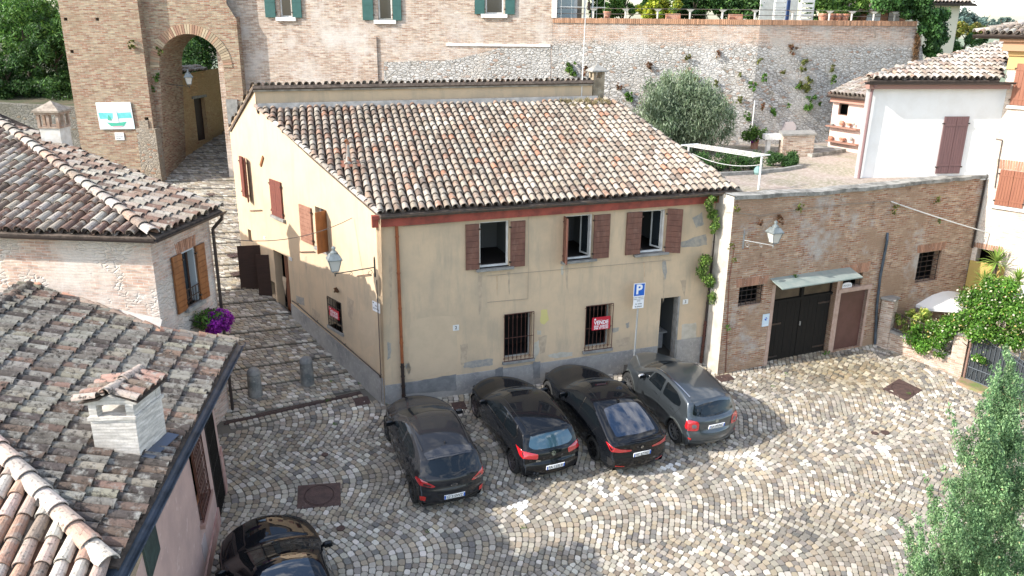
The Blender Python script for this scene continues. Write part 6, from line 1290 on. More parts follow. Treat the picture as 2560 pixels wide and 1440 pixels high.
# --- fourth car: grey rounded crossover
pf_ = paint('steel_grey_paint', (.075, .088, .10), .7, .3)
L = 4.26; bl = lambda x: interp([(0, .80), (1.0, 1.0), (3.0, 1.03), (4.2, 1.03)], x)
prof = [(.14, .24), (.04, .34), (.0, .52), (.02, .72), (.10, .86), (.35, .97), (.8, 1.05), (1.05, 1.085), (1.4, 1.28), (1.85, 1.50), (2.2, 1.58), (2.75, 1.60), (3.3, 1.56), (3.68, 1.49), (3.74, 1.46), (3.86, 1.30), (3.99, 1.10), (4.07, 1.03), (4.12, .90), (4.13, .76), (4.20, .68), (4.24, .55), (4.22, .36), (4.08, .24)]
bows = [(0, .38), (.5, .28), (1.05, .18), (1.9, .10), (2.4, 0), (3.4, -.05), (3.74, -.09), (4.05, -.15), (4.25, -.24)]
c = Car('grey_crossover_car', 'silver-grey rounded crossover, fourth car and nearest the open house door', G(*c3(1440, 1036)), 113.5, L, 1.796, 1.60, .86, 2.57, prof, bows, bl, .34, pf_, tum=.72, P_=[(0, .74), (.25, .86), (.8, .97), (1.4, 1), (L-1.2, 1), (L-.5, .99), (L-.15, .94), (L, .87)])
c.wheels(mat('bright_rim', (.30, .30, .30), .3, .8), 10, sw=.03); c.archtrim(.045, mat('grey_trim', (.06, .07, .07), .5))
for s_ in (1, -1):
    c.patch('side_window', 'side', [(1.45, 1.08), (1.78, 1.09), (1.92, 1.38), (1.82, 1.34)], CARG, s_, rnd_=.03); c.patch('side_window', 'side', [(1.84, 1.085), (2.50, 1.09), (2.48, 1.46), (2.2, 1.455), (1.98, 1.41)], CARG, s_, rnd_=.04); c.patch('side_window', 'side', [(2.60, 1.09), (3.15, 1.10), (3.42, 1.16), (3.40, 1.28), (3.1, 1.42), (2.58, 1.46)], CARG, s_, rnd_=.06)
    c.strip('door_gap', 'side', [(1.42, 1.05), (1.40, .6), (1.46, .3)], .008, GAP, s_); c.strip('door_gap', 'side', [(2.54, 1.07), (2.54, .3)], .008, GAP, s_); c.strip('door_gap', 'side', [(3.46, 1.15), (3.3, .8), (3.05, .5)], .008, GAP, s_)
    c.strip('roof_rail', 'top', [(1.8, s_*.60), (2.6, s_*.63), (3.5, s_*.59)], .03, CHROME, 1, .02)
    c.patch('tail_light', 'rear', [(s_*.84, 1.02), (s_*.54, 1.0), (s_*.54, .72), (s_*.86, .72)], LRED, rnd_=.08, off=.012); c.patch('tail_light_inset', 'rear', [(s_*.73, .93), (s_*.61, .92), (s_*.61, .81), (s_*.73, .81)], mat('lamp_grey', (.12, .12, .13), .3, coat=.5), rnd_=.05, off=.017)
    c.patch('reflector', 'rear', [(s_*.80, .52), (s_*.72, .50), (s_*.72, .45), (s_*.78, .46)], REDR, off=.01)
c.patch('windscreen', 'top', [(1.22, .62), (1.06, .3), (1.04, 0), (1.06, -.3), (1.22, -.62), (1.86, -.54), (1.74, -.3), (1.68, 0), (1.74, .3), (1.86, .54)], CARG, rnd_=.05)
c.patch('rear_window', 'rear', [(.56, 1.42), (0, 1.45), (-.56, 1.42), (-.68, 1.14), (-.45, 1.09), (.45, 1.09), (.68, 1.14)], CARG, rnd_=.06)
c.patch('spoiler', 'top', [(3.58, .62), (3.50, 0), (3.58, -.62), (3.76, -.56), (3.78, 0), (3.76, .56)], pf_, off=.02, rnd_=.05)
c.strip('tailgate_gap', 'rear', [(-.72, 1.04), (-.54, .92), (-.48, .66), (.48, .66), (.54, .92), (.72, 1.04)], .008, GAP); c.strip('bumper_line', 'rear', [(-.74, .36), (-.5, .38), (-.42, .44), (.42, .44), (.5, .38), (.74, .36)], .03, mat('grey_trim', (.06, .07, .07), .5), off=.008)
c.plate('GA 893NC', .83); badge(c, .97, .055, 'bar'); c.strip('wiper', 'rear', [(0, 1.10), (-.30, 1.14)], .02, WIP, off=.012); c.mirror(1.62, 1.08, mat('silver_mirror', (.5, .5, .5), .25, .7)); c.handle(2.30, .95); c.handle(3.15, .98)
# --- fifth car: big dark car entering the frame at the bottom
L = 4.6; bl = lambda x: interp([(0, .80), (1.2, 1.0), (4.4, 1.05)], x)
prof = [(.12, .24), (.03, .34), (.0, .52), (.02, .70), (.12, .84), (.5, .96), (1.0, 1.03), (1.22, 1.06), (1.65, 1.26), (2.1, 1.46), (2.5, 1.54), (3.2, 1.55), (3.9, 1.48), (4.15, 1.40), (4.4, 1.08), (4.5, .9), (4.58, .6), (4.55, .36), (4.4, .24)]
bows = [(0, .36), (.5, .28), (1.2, .19), (2.1, .10), (2.7, 0), (3.6, -.04), (4.2, -.10), (4.6, -.16)]
fp = G(692, 1345, 1.0); hd5 = 117; f5 = ang(hd5); l5 = Vector((-f5.y, f5.x, 0)); pos5 = fp-f5*2.42+l5*1.16
c = Car('dark_estate_car', 'glossy black car cut off by the bottom edge, its bonnet facing the stepped street', pos5, hd5, L, 2.08, 1.55, .92, 2.72, prof, bows, bl, .34, paint('mirror_black_paint', (.006, .007, .009), .2, .07), tum=.70)
c.wheels(mat('dark_rim', (.05, .05, .05), .35, .8), 10); c.mirror(1.72, 1.05)
for s_ in (1, -1):
    c.patch('side_window', 'side', [(1.72, 1.04), (2.6, 1.07), (2.6, 1.40), (2.3, 1.38), (2.05, 1.30)], CARG, s_, rnd_=.05); c.patch('side_window', 'side', [(2.7, 1.07), (3.9, 1.12), (3.7, 1.36), (3.2, 1.41), (2.7, 1.41)], CARG, s_, rnd_=.05); c.patch('headlight', 'front', [(s_*.80, .84), (s_*.48, .80), (s_*.50, .70), (s_*.80, .72)], mat('lamp_clear', (.3, .32, .34), .1, coat=1), rnd_=.03, off=.01)
    c.strip('bonnet_gap', 'top', [(.35, s_*.62), (.8, s_*.72), (1.25, s_*.74)], .008, GAP)
c.patch('windscreen', 'top', [(1.40, .64), (1.25, .3), (1.22, 0), (1.25, -.3), (1.40, -.64), (2.16, -.54), (2.03, -.3), (1.97, 0), (2.03, .3), (2.16, .54)], CARG, rnd_=.05)
c.patch('panoramic_roof', 'top', [(2.20, .52), (2.12, 0), (2.20, -.52), (3.7, -.52), (3.72, 0), (3.7, .52)], glass('roof_glass', (.008, .01, .014), .02), rnd_=.06)
c.patch('grille', 'front', [(-.42, .68), (.42, .68), (.36, .50), (-.36, .50)], TRIM, off=.006, rnd_=.04); c.strip('wiper', 'top', [(1.33, .55), (1.40, -.1)], .03, WIP, off=.012)
# ============================================================ SMALL THINGS
LG = mat('lantern_grey', (.16, .18, .18), .45, .4, c2=(.24, .27, .27), vs=6); FROST = mat('frosted_pane', (.55, .53, .48), .35, spec=.6); BLKI = mat('bracket_iron', (.05, .055, .055), .5, .5)
def lantern(name, label, wp, N_, U_, arm, m_=None, s=1., brm=None, drop=0):
    """wall lantern: wp wall point of the arm, N_ outward horizontal direction, lamp stands on the arm end"""
    t = thing(name, label, 'lantern', wp, 'wall lanterns on scrolled iron brackets'); brm = brm or BLKI
    mb = MB(); mb.obox(wp-U_*.02-up*.28, U_*.04, N_*.03, up*.5); e = wp+N_*arm-up*drop; mb.cyl(wp, e, .016*s, .013*s, 7); mb.lathe([(0, .13), (.02, .06), (.012, 0)], wp+N_*.02+up*.2, 6)
    for cx, r, z in ((.16, .10, -.13), (arm*.62, .065, -.075)):
        pts = [wp+N_*(cx+r*math.cos(a)*(1-a/11))+up*(z-drop*cx/arm+r*math.sin(a)*(1-a/11)) for a in [1.6+k*.55 for k in range(13)]]; mb.tube(pts, .007*s, 5)
    mb.lathe([(0, -.09), (.015, -.05), (.02, 0), (.012, .03)], e, 8); mb.build('bracket', brm, t)
    b = e+up*.10*s; mb = MB(); fr = MB(); top_ = .17*s; bot = .095*s; h = .33*s; M_ = Matrix.Rotation(rad(20), 3, 'Z')
    cn = [Vector((1, 1, 0)), Vector((-1, 1, 0)), Vector((-1, -1, 0)), Vector((1, -1, 0))]; cn = [M_ @ c for c in cn]
    for i in range(4):
        a, c = cn[i], cn[(i+1) % 4]; mb.quad(b+a*bot*.96, b+c*bot*.96, b+c*top_*.96+up*h, b+a*top_*.96+up*h)
        fr.cyl(b+a*bot, b+a*top_+up*h, .011*s, n=5); fr.cyl(b+a*bot, b+c*bot, .010*s, n=5); fr.cyl(b+a*bot, e+up*.0, .007*s, n=4)
    o = mb.build('pane_glass', FROST, t); fr.build('lantern_frame', m_ or LG, t)
    mb = MB(); z = b+up*h; R = [c*top_*1.18 for c in cn]; R2 = [c*top_*.62 for c in cn]
    for i in range(4):
        a, c, a2, c_ = R[i], R[(i+1) % 4], R2[i], R2[(i+1) % 4]; mb.quad(z+a, z+c, z+c_+up*.15*s, z+a2+up*.15*s); mb.quad(z+a-up*.02, z+c-up*.02, z+c, z+a)
    mb.lathe([(.105*s, .14*s), (.10*s, .19*s), (.045*s, .23*s), (.04*s, .28*s), (.06*s, .29*s), (.055*s, .32*s), (.02*s, .345*s), (0, .36*s)], z, 12); mb.build('lantern_roof', m_ or LG, t)
    return t
wp = SP.hit(938, 668); lantern('wall_lantern', 'grey lantern on a scrolled bracket at the left corner of the yellow house', wp, (SP.N*.9-SP.U*.25).normalized(), SP.U, 1.12, drop=.06)
wp = GP.hit(1858, 600); lantern('wall_lantern', 'grey lantern on a pale bracket on the brick garage wall', wp, (GP.N*.85+GP.U*.5).normalized(), GP.U, .95, brm=mat('pale_iron', (.3, .31, .31), .5, .4), drop=.02)
wp = GT.p(bl_[0]+.0, GT.px(415, 210)[1], -.5); lantern('wall_lantern', 'small grey lantern hanging inside the gate arch', wp, Vector((1, -.1, 0)).normalized(), Vector((0, 1, 0)), 1.45, s=.95, drop=.12)
# for sale boards
RED = mat('sign_red', (.50, .012, .03), .5); WTX = mat('sign_white', (.80, .80, .80), .5)
def board(pl, r, d, label):
    t = thing('for_sale_sign', label, 'sign', pl.p((r[0]+r[2])/2, r[1], d)); mb = MB(); mb.pbox(pl, r, d, d+.012); mb.build('board', RED, t); mb = MB(); w_ = r[2]-r[0]; h = r[3]-r[1]; cx = (r[0]+r[2])/2
    for s_, y, wf, sz_ in (('VENDE', .56, .80, .40), ('0541 626435', .29, .78, .21), ('348 2715330', .12, .78, .21)):
        vs, fs = textmesh(s_, 1, .03); tw_ = max(x for x, y_ in vs)-min(x for x, y_ in vs); k = h*sz_; puttext(mb, pl, s_, cx, r[1]+h*y, k, d+.0135, bold=.03, sx=w_*wf/(tw_*k))
    mb.lathe([(0, 0), (h*.07, 0)], pl.p(r[0]+w_*.16, r[1]+h*.84, d+.0135), 12, ax=pl.N); mb.prism([pl.p(r[0]+w_*.10, r[1]+h*.79, d+.013), pl.p(r[0]+w_*.22, r[1]+h*.79, d+.013), pl.p(r[0]+w_*.17, r[1]+h*.94, d+.013)], pl.N*.002); mb.pbox(pl, (r[0]+w_*.27, r[1]+h*.76, r[0]+w_*.55, r[1]+h*.775), d+.0125, d+.0135)
    mb.build('lettering', WTX, t)
r = FP.rect(1477, 792, 1521, 818); board(FP, r, .10, 'red VENDE board tied to the front window grille of the yellow house')
r = SP.rect(827, 764, 853, 800); board(SP, r, .06, 'red VENDE board on the barred window facing the stepped street')
# street name sign
r = SP.rect(932, 751, 951, 784); t = thing('street_name_sign', 'white street name plate on the corner of the yellow house', 'sign', SP.p(r[0], r[1])); mb = MB(); mb.pbox(SP, r, .004, .02); mb.build('plate', WTX, t); mb = MB(); w_ = r[2]-r[0]; h = r[3]-r[1]
puttext(mb, SP, 'VIA', (r[0]+r[2])/2, r[1]+h*.62, h*.26, .0212); vs, fs = textmesh('DELLA VOLTA', 1, .02); k = h*.24; puttext(mb, SP, 'DELLA VOLTA', (r[0]+r[2])/2, r[1]+h*.30, k, .0212, sx=w_*.84/((max(x for x, y in vs)-min(x for x, y in vs))*k)); mb.pbox(SP, (r[0]+w_*.08, r[1]+h*.78, r[0]+w_*.2, r[1]+h*.92), .0201, .0212); mb.build('lettering', PTXT, t)
# parking sign
pt = FP.hit(1599, 712, .3); pb = FP.hit(1584, 905, .3); pb.z = gz(pb.x, pb.y); t = thing('parking_sign', 'blue parking sign with two white plates on a grey pole by the facade', 'sign', pb)
mb = MB(); ptop_ = pt+up*.04; mb.cyl(pb, ptop_, .03, n=10); mb.build('pole', mat('galvanised', (.38, .40, .40), .4, .5), t)
SG = Pl((0, 0, 0), (1, 0, 0)); SG.O = FP.p(0, 0, .34); SG.U = FP.U; SG.N = FP.N; ax_ = (ptop_-pb).normalized(); SG.V = (ax_-SG.N*ax_.dot(SG.N)).normalized(); SG.U = SG.V.cross(SG.N).normalized(); 
if SG.U.dot(FP.U) < 0: SG.U = -SG.U
BLU = mat('sign_blue', (.006, .11, .48), .4)
def sgr(a, b, c, d): p = SG.px(a, b); q = SG.px(c, d); return (p[0], q[1], q[0], p[1])
r = sgr(1585, 709, 1611, 739); mb = MB(); mb.pbox(SG, r, 0, .012, 0); mb.pbox(SG, (r[0]+.02, r[1]+.02, r[2]-.02, r[3]-.02), .012, .0135, 1); puttext(mb, SG, 'P', (r[0]+r[2])/2-.01, (r[1]+r[3])/2, (r[3]-r[1])*1.0, .0150, 0, .035); mb.build('parking_panel', [WTX, BLU], t)
for (a, b, c_, d), ls in (((1584, 742, 1609, 754), ('SOSTA CONSENTITA', 'NEGLI APPOSITI', 'SPAZI')), ((1583, 756, 1608, 769), ('su tutta', 'la piazza'))):
    r = sgr(a, b, c_, d); mb = MB(); mb.pbox(SG, r, 0, .012, 0); n = len(ls); h = (r[3]-r[1])/(n+.4)
    for i, s_ in enumerate(ls): vs, fs = textmesh(s_, 1, .01); tw_ = max(x for x, y in vs)-min(x for x, y in vs); k = h*.85; sx = min(1, (r[2]-r[0])*.9/(tw_*k)); puttext(mb, SG, s_, (r[0]+r[2])/2, r[3]-h*(i+.65), k, .0135, 1, .015, sx=sx)
    mb.build('text_panel', [WTX, PTXT], t)
# no parking tag, cellar plaque
r = GP.rect(1907, 786, 1920, 814); t = thing('no_parking_sign', 'small white no-parking plate with a blue disc left of the garage doors', 'sign', GP.p(r[0], r[1])); mb = MB(); mb.pbox(GP, r, .004, .02); mb.build('plate', mat('pale_blue_plate', (.55, .66, .74), .5), t); mb = MB(); cx = (r[0]+r[2])/2; cy = r[1]+(r[3]-r[1])*.6; mb.lathe([(0, 0), (.055, 0)], GP.p(cx, cy, .021), 20, ax=GP.N); mb.build('disc', BLU, t); mb = MB(); mb.obox(GP.p(cx-.045, cy+.03, .0215), GP.U*.09-GP.V*.06, GP.U*.01+GP.V*.015, GP.N*.001); mb.pbox(GP, (r[0]+.02, r[1]+.04, r[2]-.02, r[1]+.055), .0201, .021); mb.build('stripe', WTX, t)
t = thing('arched_plaque', 'white arched plaque lettered IPOGEO standing in the window over the brown door', 'sign', GP.p(h4[0], h4[1])); a = GP.px(2108, 722); b = GP.px(2135, 702); wq = b[0]-a[0]; hq_ = .30; u_ = h4[0]+.02; v_ = h4[1]+.01; pts = [(u_, v_), (u_+wq, v_), (u_+wq, v_+hq_*.75)]+[(u_+wq/2+wq/2*math.cos(k), v_+hq_*.75+hq_*.3*math.sin(k)) for k in [math.pi*i/8 for i in range(1, 8)]]+[(u_, v_+hq_*.75)]
mb = MB(); mb.prism([GP.p(u, v, -.06) for u, v in pts], GP.N*.03); mb.build('plaque', WTX, t, fix=True); mb = MB(); puttext(mb, GP, 'IPOGEO', u_+wq/2, v_+hq_*.68, .10, -.028, bold=.0, sx=.9); mb.build('lettering', PTXT, t)
# mural board on the tower
r = TP.rect(241, 256, 338, 322); t = thing('painted_board', 'large white board painted with a green boat on the tower wall', 'painting', TP.p(r[0], r[1])); a, b, c_, d = [TP.px(*p) for p in ((240, 256), (327, 255), (339, 322), (252, 323))]
mb = MB(); mb.prism([TP.p(*q, .03) for q in (d, c_, b, a)], TP.N*.03); mb.build('panel', mat('board_white', (.74, .80, .80), .5, c2=(.62, .78, .78), vs=1.2), t, fix=True)
def bp(x, y, dd=.064): u = [a[i]+(b[i]-a[i])*x for i in (0, 1)]; v = [d[i]+(c_[i]-d[i])*x for i in (0, 1)]; return TP.p(u[0]+(v[0]-u[0])*y, u[1]+(v[1]-u[1])*y, dd)
TEAL = mat('paint_teal', (.12, .50, .50), .6, c2=(.2, .62, .62), vs=3); GRN_ = mat('paint_green', (.06, .42, .28), .6); PNKP = mat('paint_pink', (.62, .38, .42), .6)
for nm, m_, ps in (('painted_sea', TEAL, [(.03, .37), (.5, .40), (.96, .37), (.97, .58), (.5, .60), (.05, .61)]), ('painted_hull', GRN_, [(.22, .74), (.50, .77), (.80, .72), (.70, .88), (.34, .89)]), ('painted_keel', PNKP, [(.36, .885), (.68, .875), (.64, .92), (.40, .93)]), ('painted_tower', mat('paint_pale', (.66, .66, .68), .6), [(.45, .30), (.56, .30), (.58, .76), (.43, .76)]), ('painted_sail', GRN_, [(.31, .45), (.38, .62), (.36, .66), (.27, .66)])):
    mb = MB(); P = [bp(x, y, .064+.0025*len(t.children)) for x, y in ps]; fl_ = [Vector((x, -y, 0)) for x, y in ps]; mb.add(P, tessellate_polygon([fl_])); mb.build(nm, m_, t, fix=True)
r = TP.rect(287, 331, 312, 350); t = thing('marble_plaque', 'small white lettered plaque beneath the painted board', 'sign', TP.p(r[0], r[1])); mb = MB(); mb.pbox(TP, r, .004, .03); mb.build('plate', WTX, t); mb = MB()
for i, s_ in enumerate(('VICOLO', 'GIOVANNI', 'PEDRETTI')): vs, fs = textmesh(s_, 1, .0); k = (r[3]-r[1])*.30; puttext(mb, TP, s_, (r[0]+r[2])/2, r[3]-(r[3]-r[1])*(.22+.29*i), k, .0315, bold=0, sx=(r[2]-r[0])*.8/((max(x for x, y in vs)-min(x for x, y in vs))*k))
mb.build('lettering', PTXT, t)
# bollards
BOL = mat('bollard_stone', (.26, .25, .23), .9, c2=(.13, .135, .13), vs=3.5, c3=(.34, .33, .29), vs3=12, bmp=.4)
def ground_at(px_, py_):
    P = G(px_, py_)
    if behind_drain(P.x, P.y) > .2:
        for _ in range(5):
            s_ = (P-C0).dot(SD); q_ = 2.5; s_ = min((k*.05 for k in range(10, 420)), key=lambda s: abs((P-sxy(s, 0)).dot(Vector((-math.sin(syaw(s)), math.cos(syaw(s)), 0))))); P = Z(px_, py_, sz(s_))
        P.z = sz(s_)+.01
    return P
for px_, py_, l in ((639, 988, 'weathered stone bollard with a dark domed top, the one nearer the pink house'), (769, 958, 'weathered stone bollard with a pale band, the one nearer the yellow house')):
    P = ground_at(px_, py_); t = thing('stone_bollard', l, 'bollard', P, 'stone bollards at the foot of the street'); mb = MB(); mb.lathe([(.215, -.2), (.205, .05), (.195, .5), (.185, .66)], P, 20); o = mb.build('shaft', BOL, t, smooth=True); mb = MB(); mb.lathe([(.19, .655), (.20, .67), (.192, .70), (.165, .79), (.10, .85), (0, .875)], P, 20); mb.build('domed_top', mat('bollard_top', (.15, .155, .155), .9, c2=(.24, .235, .22), vs=6), t, smooth=True)
# flower basket
q = R1.hit(515, 800, .25); q = R1.p((hw[0]+hw[2])/2+.12, hw[1]-.50, .30); t = thing('petunia_basket', 'hanging basket of purple petunias under the left house window', 'flower basket', q)
mb = MB(); mb.cyl(R1.p((hw[0]+hw[2])/2-.25, hw[1]-.35, 0), R1.p((hw[0]+hw[2])/2-.2, hw[1]-.42, .3), .012, n=5); mb.cyl(R1.p((hw[0]+hw[2])/2-.25, hw[1]-.6, 0), R1.p((hw[0]+hw[2])/2-.2, hw[1]-.45, .3), .012, n=5); mb.build('bracket', IRON, t)
mb = MB(); mb.lathe([(.0, -.16), (.14, -.14), (.2, .02), (.19, .03)], q, 14); mb.build('pot', mat('terracotta', (.42, .17, .10), .8), t)
cl = blobs(q+up*.05-R1.U*.06, (.36, .34, .22), 18, .15, 4); leafcloud('foliage', cl, 2400, .055, GREEN, t, asp=.7, seed=5); cl = blobs(q+R1.U*.20+R1.N*.12-up*.10, (.40, .36, .36), 30, .14, 6); leafcloud('petunia_flowers', cl, 4600, .055, [((.30, .02, .32), 4), ((.20, .01, .26), 3), ((.42, .05, .40), 2)], t, asp=.95, seed=6, out=.9)
# cables
def cable(name, label, a, b, sag, r, m_, n=14):
    a = Vector(a); b = Vector(b); pts = [a.lerp(b, k/n)-up*sag*4*(k/n)*(1-k/n) for k in range(n+1)]; mb = MB(); mb.tube(pts, r, 5); o = mb.build(name, m_); return tag(o, label, 'cable')
cable('overhead_cable', 'thick white cable strung from the garage wall to the right brick house', GP.hit(2228, 504, .05), RBP.hit(2472, 582, .05), .03, .022, WHITEP)
cable('overhead_cable', 'thin dark cable sagging across the street side of the yellow house', Z(528, 590, 5.6), SP.hit(880, 545, .06), .35, .011, GUT)
mb = MB(); mb.tube([FP.hit(1008, 566, .03), FP.hit(1330, 538, .03), FP.hit(1790, 497, .03)], .007, 4); mb.tube([FP.hit(1322, 538, .03), FP.hit(1320, 747, .03), FP.hit(1218, 756, .03)], .006, 4); mb.tube([FP.hit(1217, 690, .03), FP.hit(1678, 650, .03)], .005, 4); mb.build('facade_cable', mat('beige_cable', (.25, .22, .18), .7), house)
mb = MB(); mb.tube([GP.hit(x, y, .03) for x, y in ((1815, 532), (1850, 533), (1900, 540), (2000, 524), (2100, 512), (2228, 503))], .01, 4); mb.build('wall_cable', mat('beige_cable', (.25, .22, .18), .7), garage)
# television aerial
a = PB.hit(1453, 250); b = PB.hit(1467, -30); t = thing('television_aerial', 'tall thin white television aerial on the ridge of the yellow house', 'antenna', a); mb = MB(); mb.cyl(a-up*.1, b, .02, .014, 7); mb.build('mast', WHITEP, t)
e = PB.hit(1467, 18); mb = MB(); mb.cyl(e-RP.U*1.05, e+RP.U*.75, .012, n=5)
for k in (-1.0, -.6, -.1, .4, .7): mb.cyl(e+RP.U*k-up*.42, e+RP.U*k+up*.42, .006, n=4)
mb.build('dipoles', WHITEP, t); mb = MB(); mb.obox(e+RP.U*.02-up*.1, RP.U*.08, PB.N*.08, up*.28); mb.build('junction_box', IRON, t)
# ============================================================ COURTYARD THINGS
def CYP_(x, y, dz=0): return Z(x, y, cz_+dz)
WOOD = mat('weathered_wood', (.2, .13, .08), .8)
t = thing('clothes_drying_rack', 'long white clothes drying frame on posts at the edge of the paved yard', 'clothes rack', CYP_(1896, 474)); p0 = CYP_(1896, 474); top_z = 1.55; rkN = None
pl_ = Pl(p0, p0+Vector((1, 0, 0))); A1 = p0+up*(pl_.px(1897, 392)[1]); zt = A1.z; hz = lambda x, y: Z(x, y, zt); mb = MB()
mb.cyl(p0, A1, .035, n=8); mb.build('post', WHITEP, t); mb = MB(); B1_ = hz(1722, 366); g_ = Vector((B1_.x, B1_.y, cz_)); mb.cyl(g_, B1_, .035, n=8); mb.build('post', WHITEP, t); mb = MB(); mb.cyl(hz(1882, 392), hz(1925, 387), .025, n=6); mb.cyl(hz(1703, 363), hz(1745, 360), .025, n=6); mb.build('crossbars', WHITEP, t)
mb = MB()
for k in range(5): f = k/4; mb.cyl(hz(1703+42*f, 363-3*f), hz(1882+43*f, 392-5*f), .010, n=4)
a = hz(1730, 384); b = A1-up*.25; pts = [a.lerp(b, k/10)-up*.5*4*(k/10)*(1-k/10)*.35 for k in range(11)]; mb.tube(pts, .012, 4); mb.build('lines', WHITEP, t)
P = CYP_(1930, 388); d_ = pl_; t = thing('white_sink', 'white outdoor sink on a brick support in the paved yard', 'sink', P); mb = MB(); q = Vector((P.x-.33, P.y, cz_)); mb.obox(q+up*.62, (.72, 0, 0), (0, .45, 0), (0, 0, .2)); mb.build('basin', WHITEP, t); mb = MB(); mb.obox(q+Vector((.12, .1, 0)), (.14, 0, 0), (0, .25, 0), (0, 0, .62)); mb.build('support', WHITEP, t)
mb = MB(); mb.tube([q+Vector((.4, .02, .62)), q+Vector((.4, .0, .42)), q+Vector((.5, .0, .42)), q+Vector((.5, .0, .5))], .02, 6); mb.build('waste_pipe', STONE, t)
P = CYP_(1992, 393); t = thing('brick_barbecue', 'square pale brick block like a barbecue against the rubble wall', 'barbecue', P); mb = MB(); q = Vector((P.x-.05, P.y, cz_)); fU, fV = ang(12), ang(80); mb.obox(q, -fU*.62, fV*1.1, up*.86); mb.obox(q, fU*.75, fV*1.1, up*.861); mb.build('brick_body', BRL, t); mb = MB(); mb.obox(q-fU*.68-fV*.06+up*.861, fU*1.5, fV*1.2, up*.07); mb.build('top_slab', STONE, t)
q = ruR.hit(1971, 330, .12); t = MB(); t.prism([q+Vector((x*.32, 0, z*.45)) for x, z in ((-1, -.7), (.9, -.7), (1, .6), (.5, 1), (-.6, .95), (-1, .3))], (0, .08, 0)); tag(t.build('stone_slab', mat('pink_stone', (.42, .37, .36), .8), None, fix=True), 'pale rounded stone slab leaning on the rubble wall above the brick block', 'stone slab')
mb = MB(); P = ruR.hit(1877, 350, .2); mb.cyl((P.x, P.y, cz_), (P.x, P.y, ruR.hit(1877, 252, .2).z), .025, n=6); tag(mb.build('white_pole', WHITEP), 'thin white pole standing against the corner of the rubble wall', 'pole')
P = CYP_(1893, 436); mb = MB(); mb.lathe([(0, .3), (.06, .28), (.12, .2), (.15, .08), (.11, 0)], P, 10); tag(mb.build('plastic_bag', mat('teal_bag', (.18, .30, .28), .5)), 'small teal sack on the ground by the hedge', 'bag')
def hedge(name, x0, x1, ytop, ybot, label, pal=DKGREEN, n=9000, dep=.7, leaf=.055):
    a = CYP_(x0, ybot); b = CYP_(x1, ybot); h = Pl(a, b).px(x0, ytop)[1]; t = thing(name, label, 'hedge', a); cl = []; rg = random.Random(int(x0)); d = (b-a); L = d.length; u = d.normalized(); v = Vector((-u.y, u.x, 0)); v = v if v.y > 0 else -v
    for i in range(int(L*22)): p = a+u*rg.uniform(.1, L-.1)+v*rg.uniform(.1, dep)+up*rg.uniform(.12, h-.06); s = rg.uniform(.16, .26); cl.append((p.x, p.y, p.z, s, s, s*.9))
    leafcloud('foliage', cl, n, leaf, pal, t, seed=int(x0), asp=.6, surf=.3); mb = MB()
    for i in range(int(L*2)): p = a+u*(i+.5)/2+v*.35; mb.cyl(p, p+up*h*.6, .02, .01, 5)
    mb.build('stems', BARK, t); return t
hedge('clipped_hedge', 1925, 2003, 388, 420, 'short clipped box hedge in front of the brick block'); hedge('clipped_hedge', 1745, 1912, 388, 432, 'long dark clipped hedge beneath the clothes rack', dep=.9, n=11000)
mb = MB(); pts = [CYP_(x, y) for x, y in ((1800, 440), (1880, 436), (1960, 428), (2005, 420))]
for a, b in zip(pts[:-1], pts[1:]): d = (b-a).normalized(); v = Vector((-d.y, d.x, 0)); mb.obox(a-v*.05, b-a, v*.14, up*.12)
tag(mb.build('stone_edging', STONE, None), 'low rough stone edging along the hedge in the yard', 'edging')
mb = MB(); pts = [CYP_(x, y) for x, y in ((2030, 394), (2115, 381))]; d = pts[1]-pts[0]; v = Vector((-d.y, d.x, 0)).normalized(); mb.obox(pts[0], d, v*1.6, up*.14); tag(mb.build('stone_step', CAP), 'long low stone step in front of the pink outbuilding', 'step')
P = CYP_(1885, 372); t = thing('potted_shrub', 'leafy green shrub with a magenta bloom beside the white pole', 'plant', P); leafcloud('foliage', blobs(P+up*.65, (.5, .35, .25), 14, .2, 3), 1500, .1, GREEN, t, asp=.5, up=.3); leafcloud('flowers', blobs(P+Vector((-.1, -.2, .4)), (.12, .1, .06), 4, .08, 3), 120, .06, [((.4, .05, .35), 1)], t, asp=.9); mb = MB(); mb.lathe([(.14, 0), (.18, .4), (.0, .38)], P, 12); mb.build('pot', mat('terracotta', (.42, .17, .10), .8), t)
# olive tree
OC = onplane(1694, 288, Vector((0, 33.4, 0)), Vector((0, 1, 0))); t = thing('olive_tree', 'big rounded silvery olive tree behind the tiled roof against the rubble wall', 'tree', (OC.x, OC.y, cz_)); s_ = 33.4/F*1.04
cl = blobs(OC+up*.05, (2.4, 1.5, 1.4), 90, .56, 8, lo=.2); cl += [(OC.x+dx, OC.y+rg.uniform(-.5, .5), OC.z+dz, .35, .35, .5) for dx, dz in ((-1.9, -.9), (-2.1, -.3), (1.9, -.8), (-1.2, 1.1), (-.5, 1.35), (.3, 1.25), (1.0, 1.15), (1.6, .7), (2.1, .0), (-2.3, -.6), (.8, -1.2), (-.6, -1.2), (2.2, -.6), (1.5, -1.1))]
leafcloud('crown', cl, 62000, .17, [((.19, .25, .15), 4), ((.26, .32, .21), 3), ((.10, .15, .075), 3), ((.34, .39, .27), 1)], t, asp=.2, up=1.1, seed=3, surf=.15, out=.3); trunk('trunk', (OC.x, OC.y, cz_-.1), (OC.x+.1, OC.y, OC.z), .2, .1, t, 6, 1.2, 5)
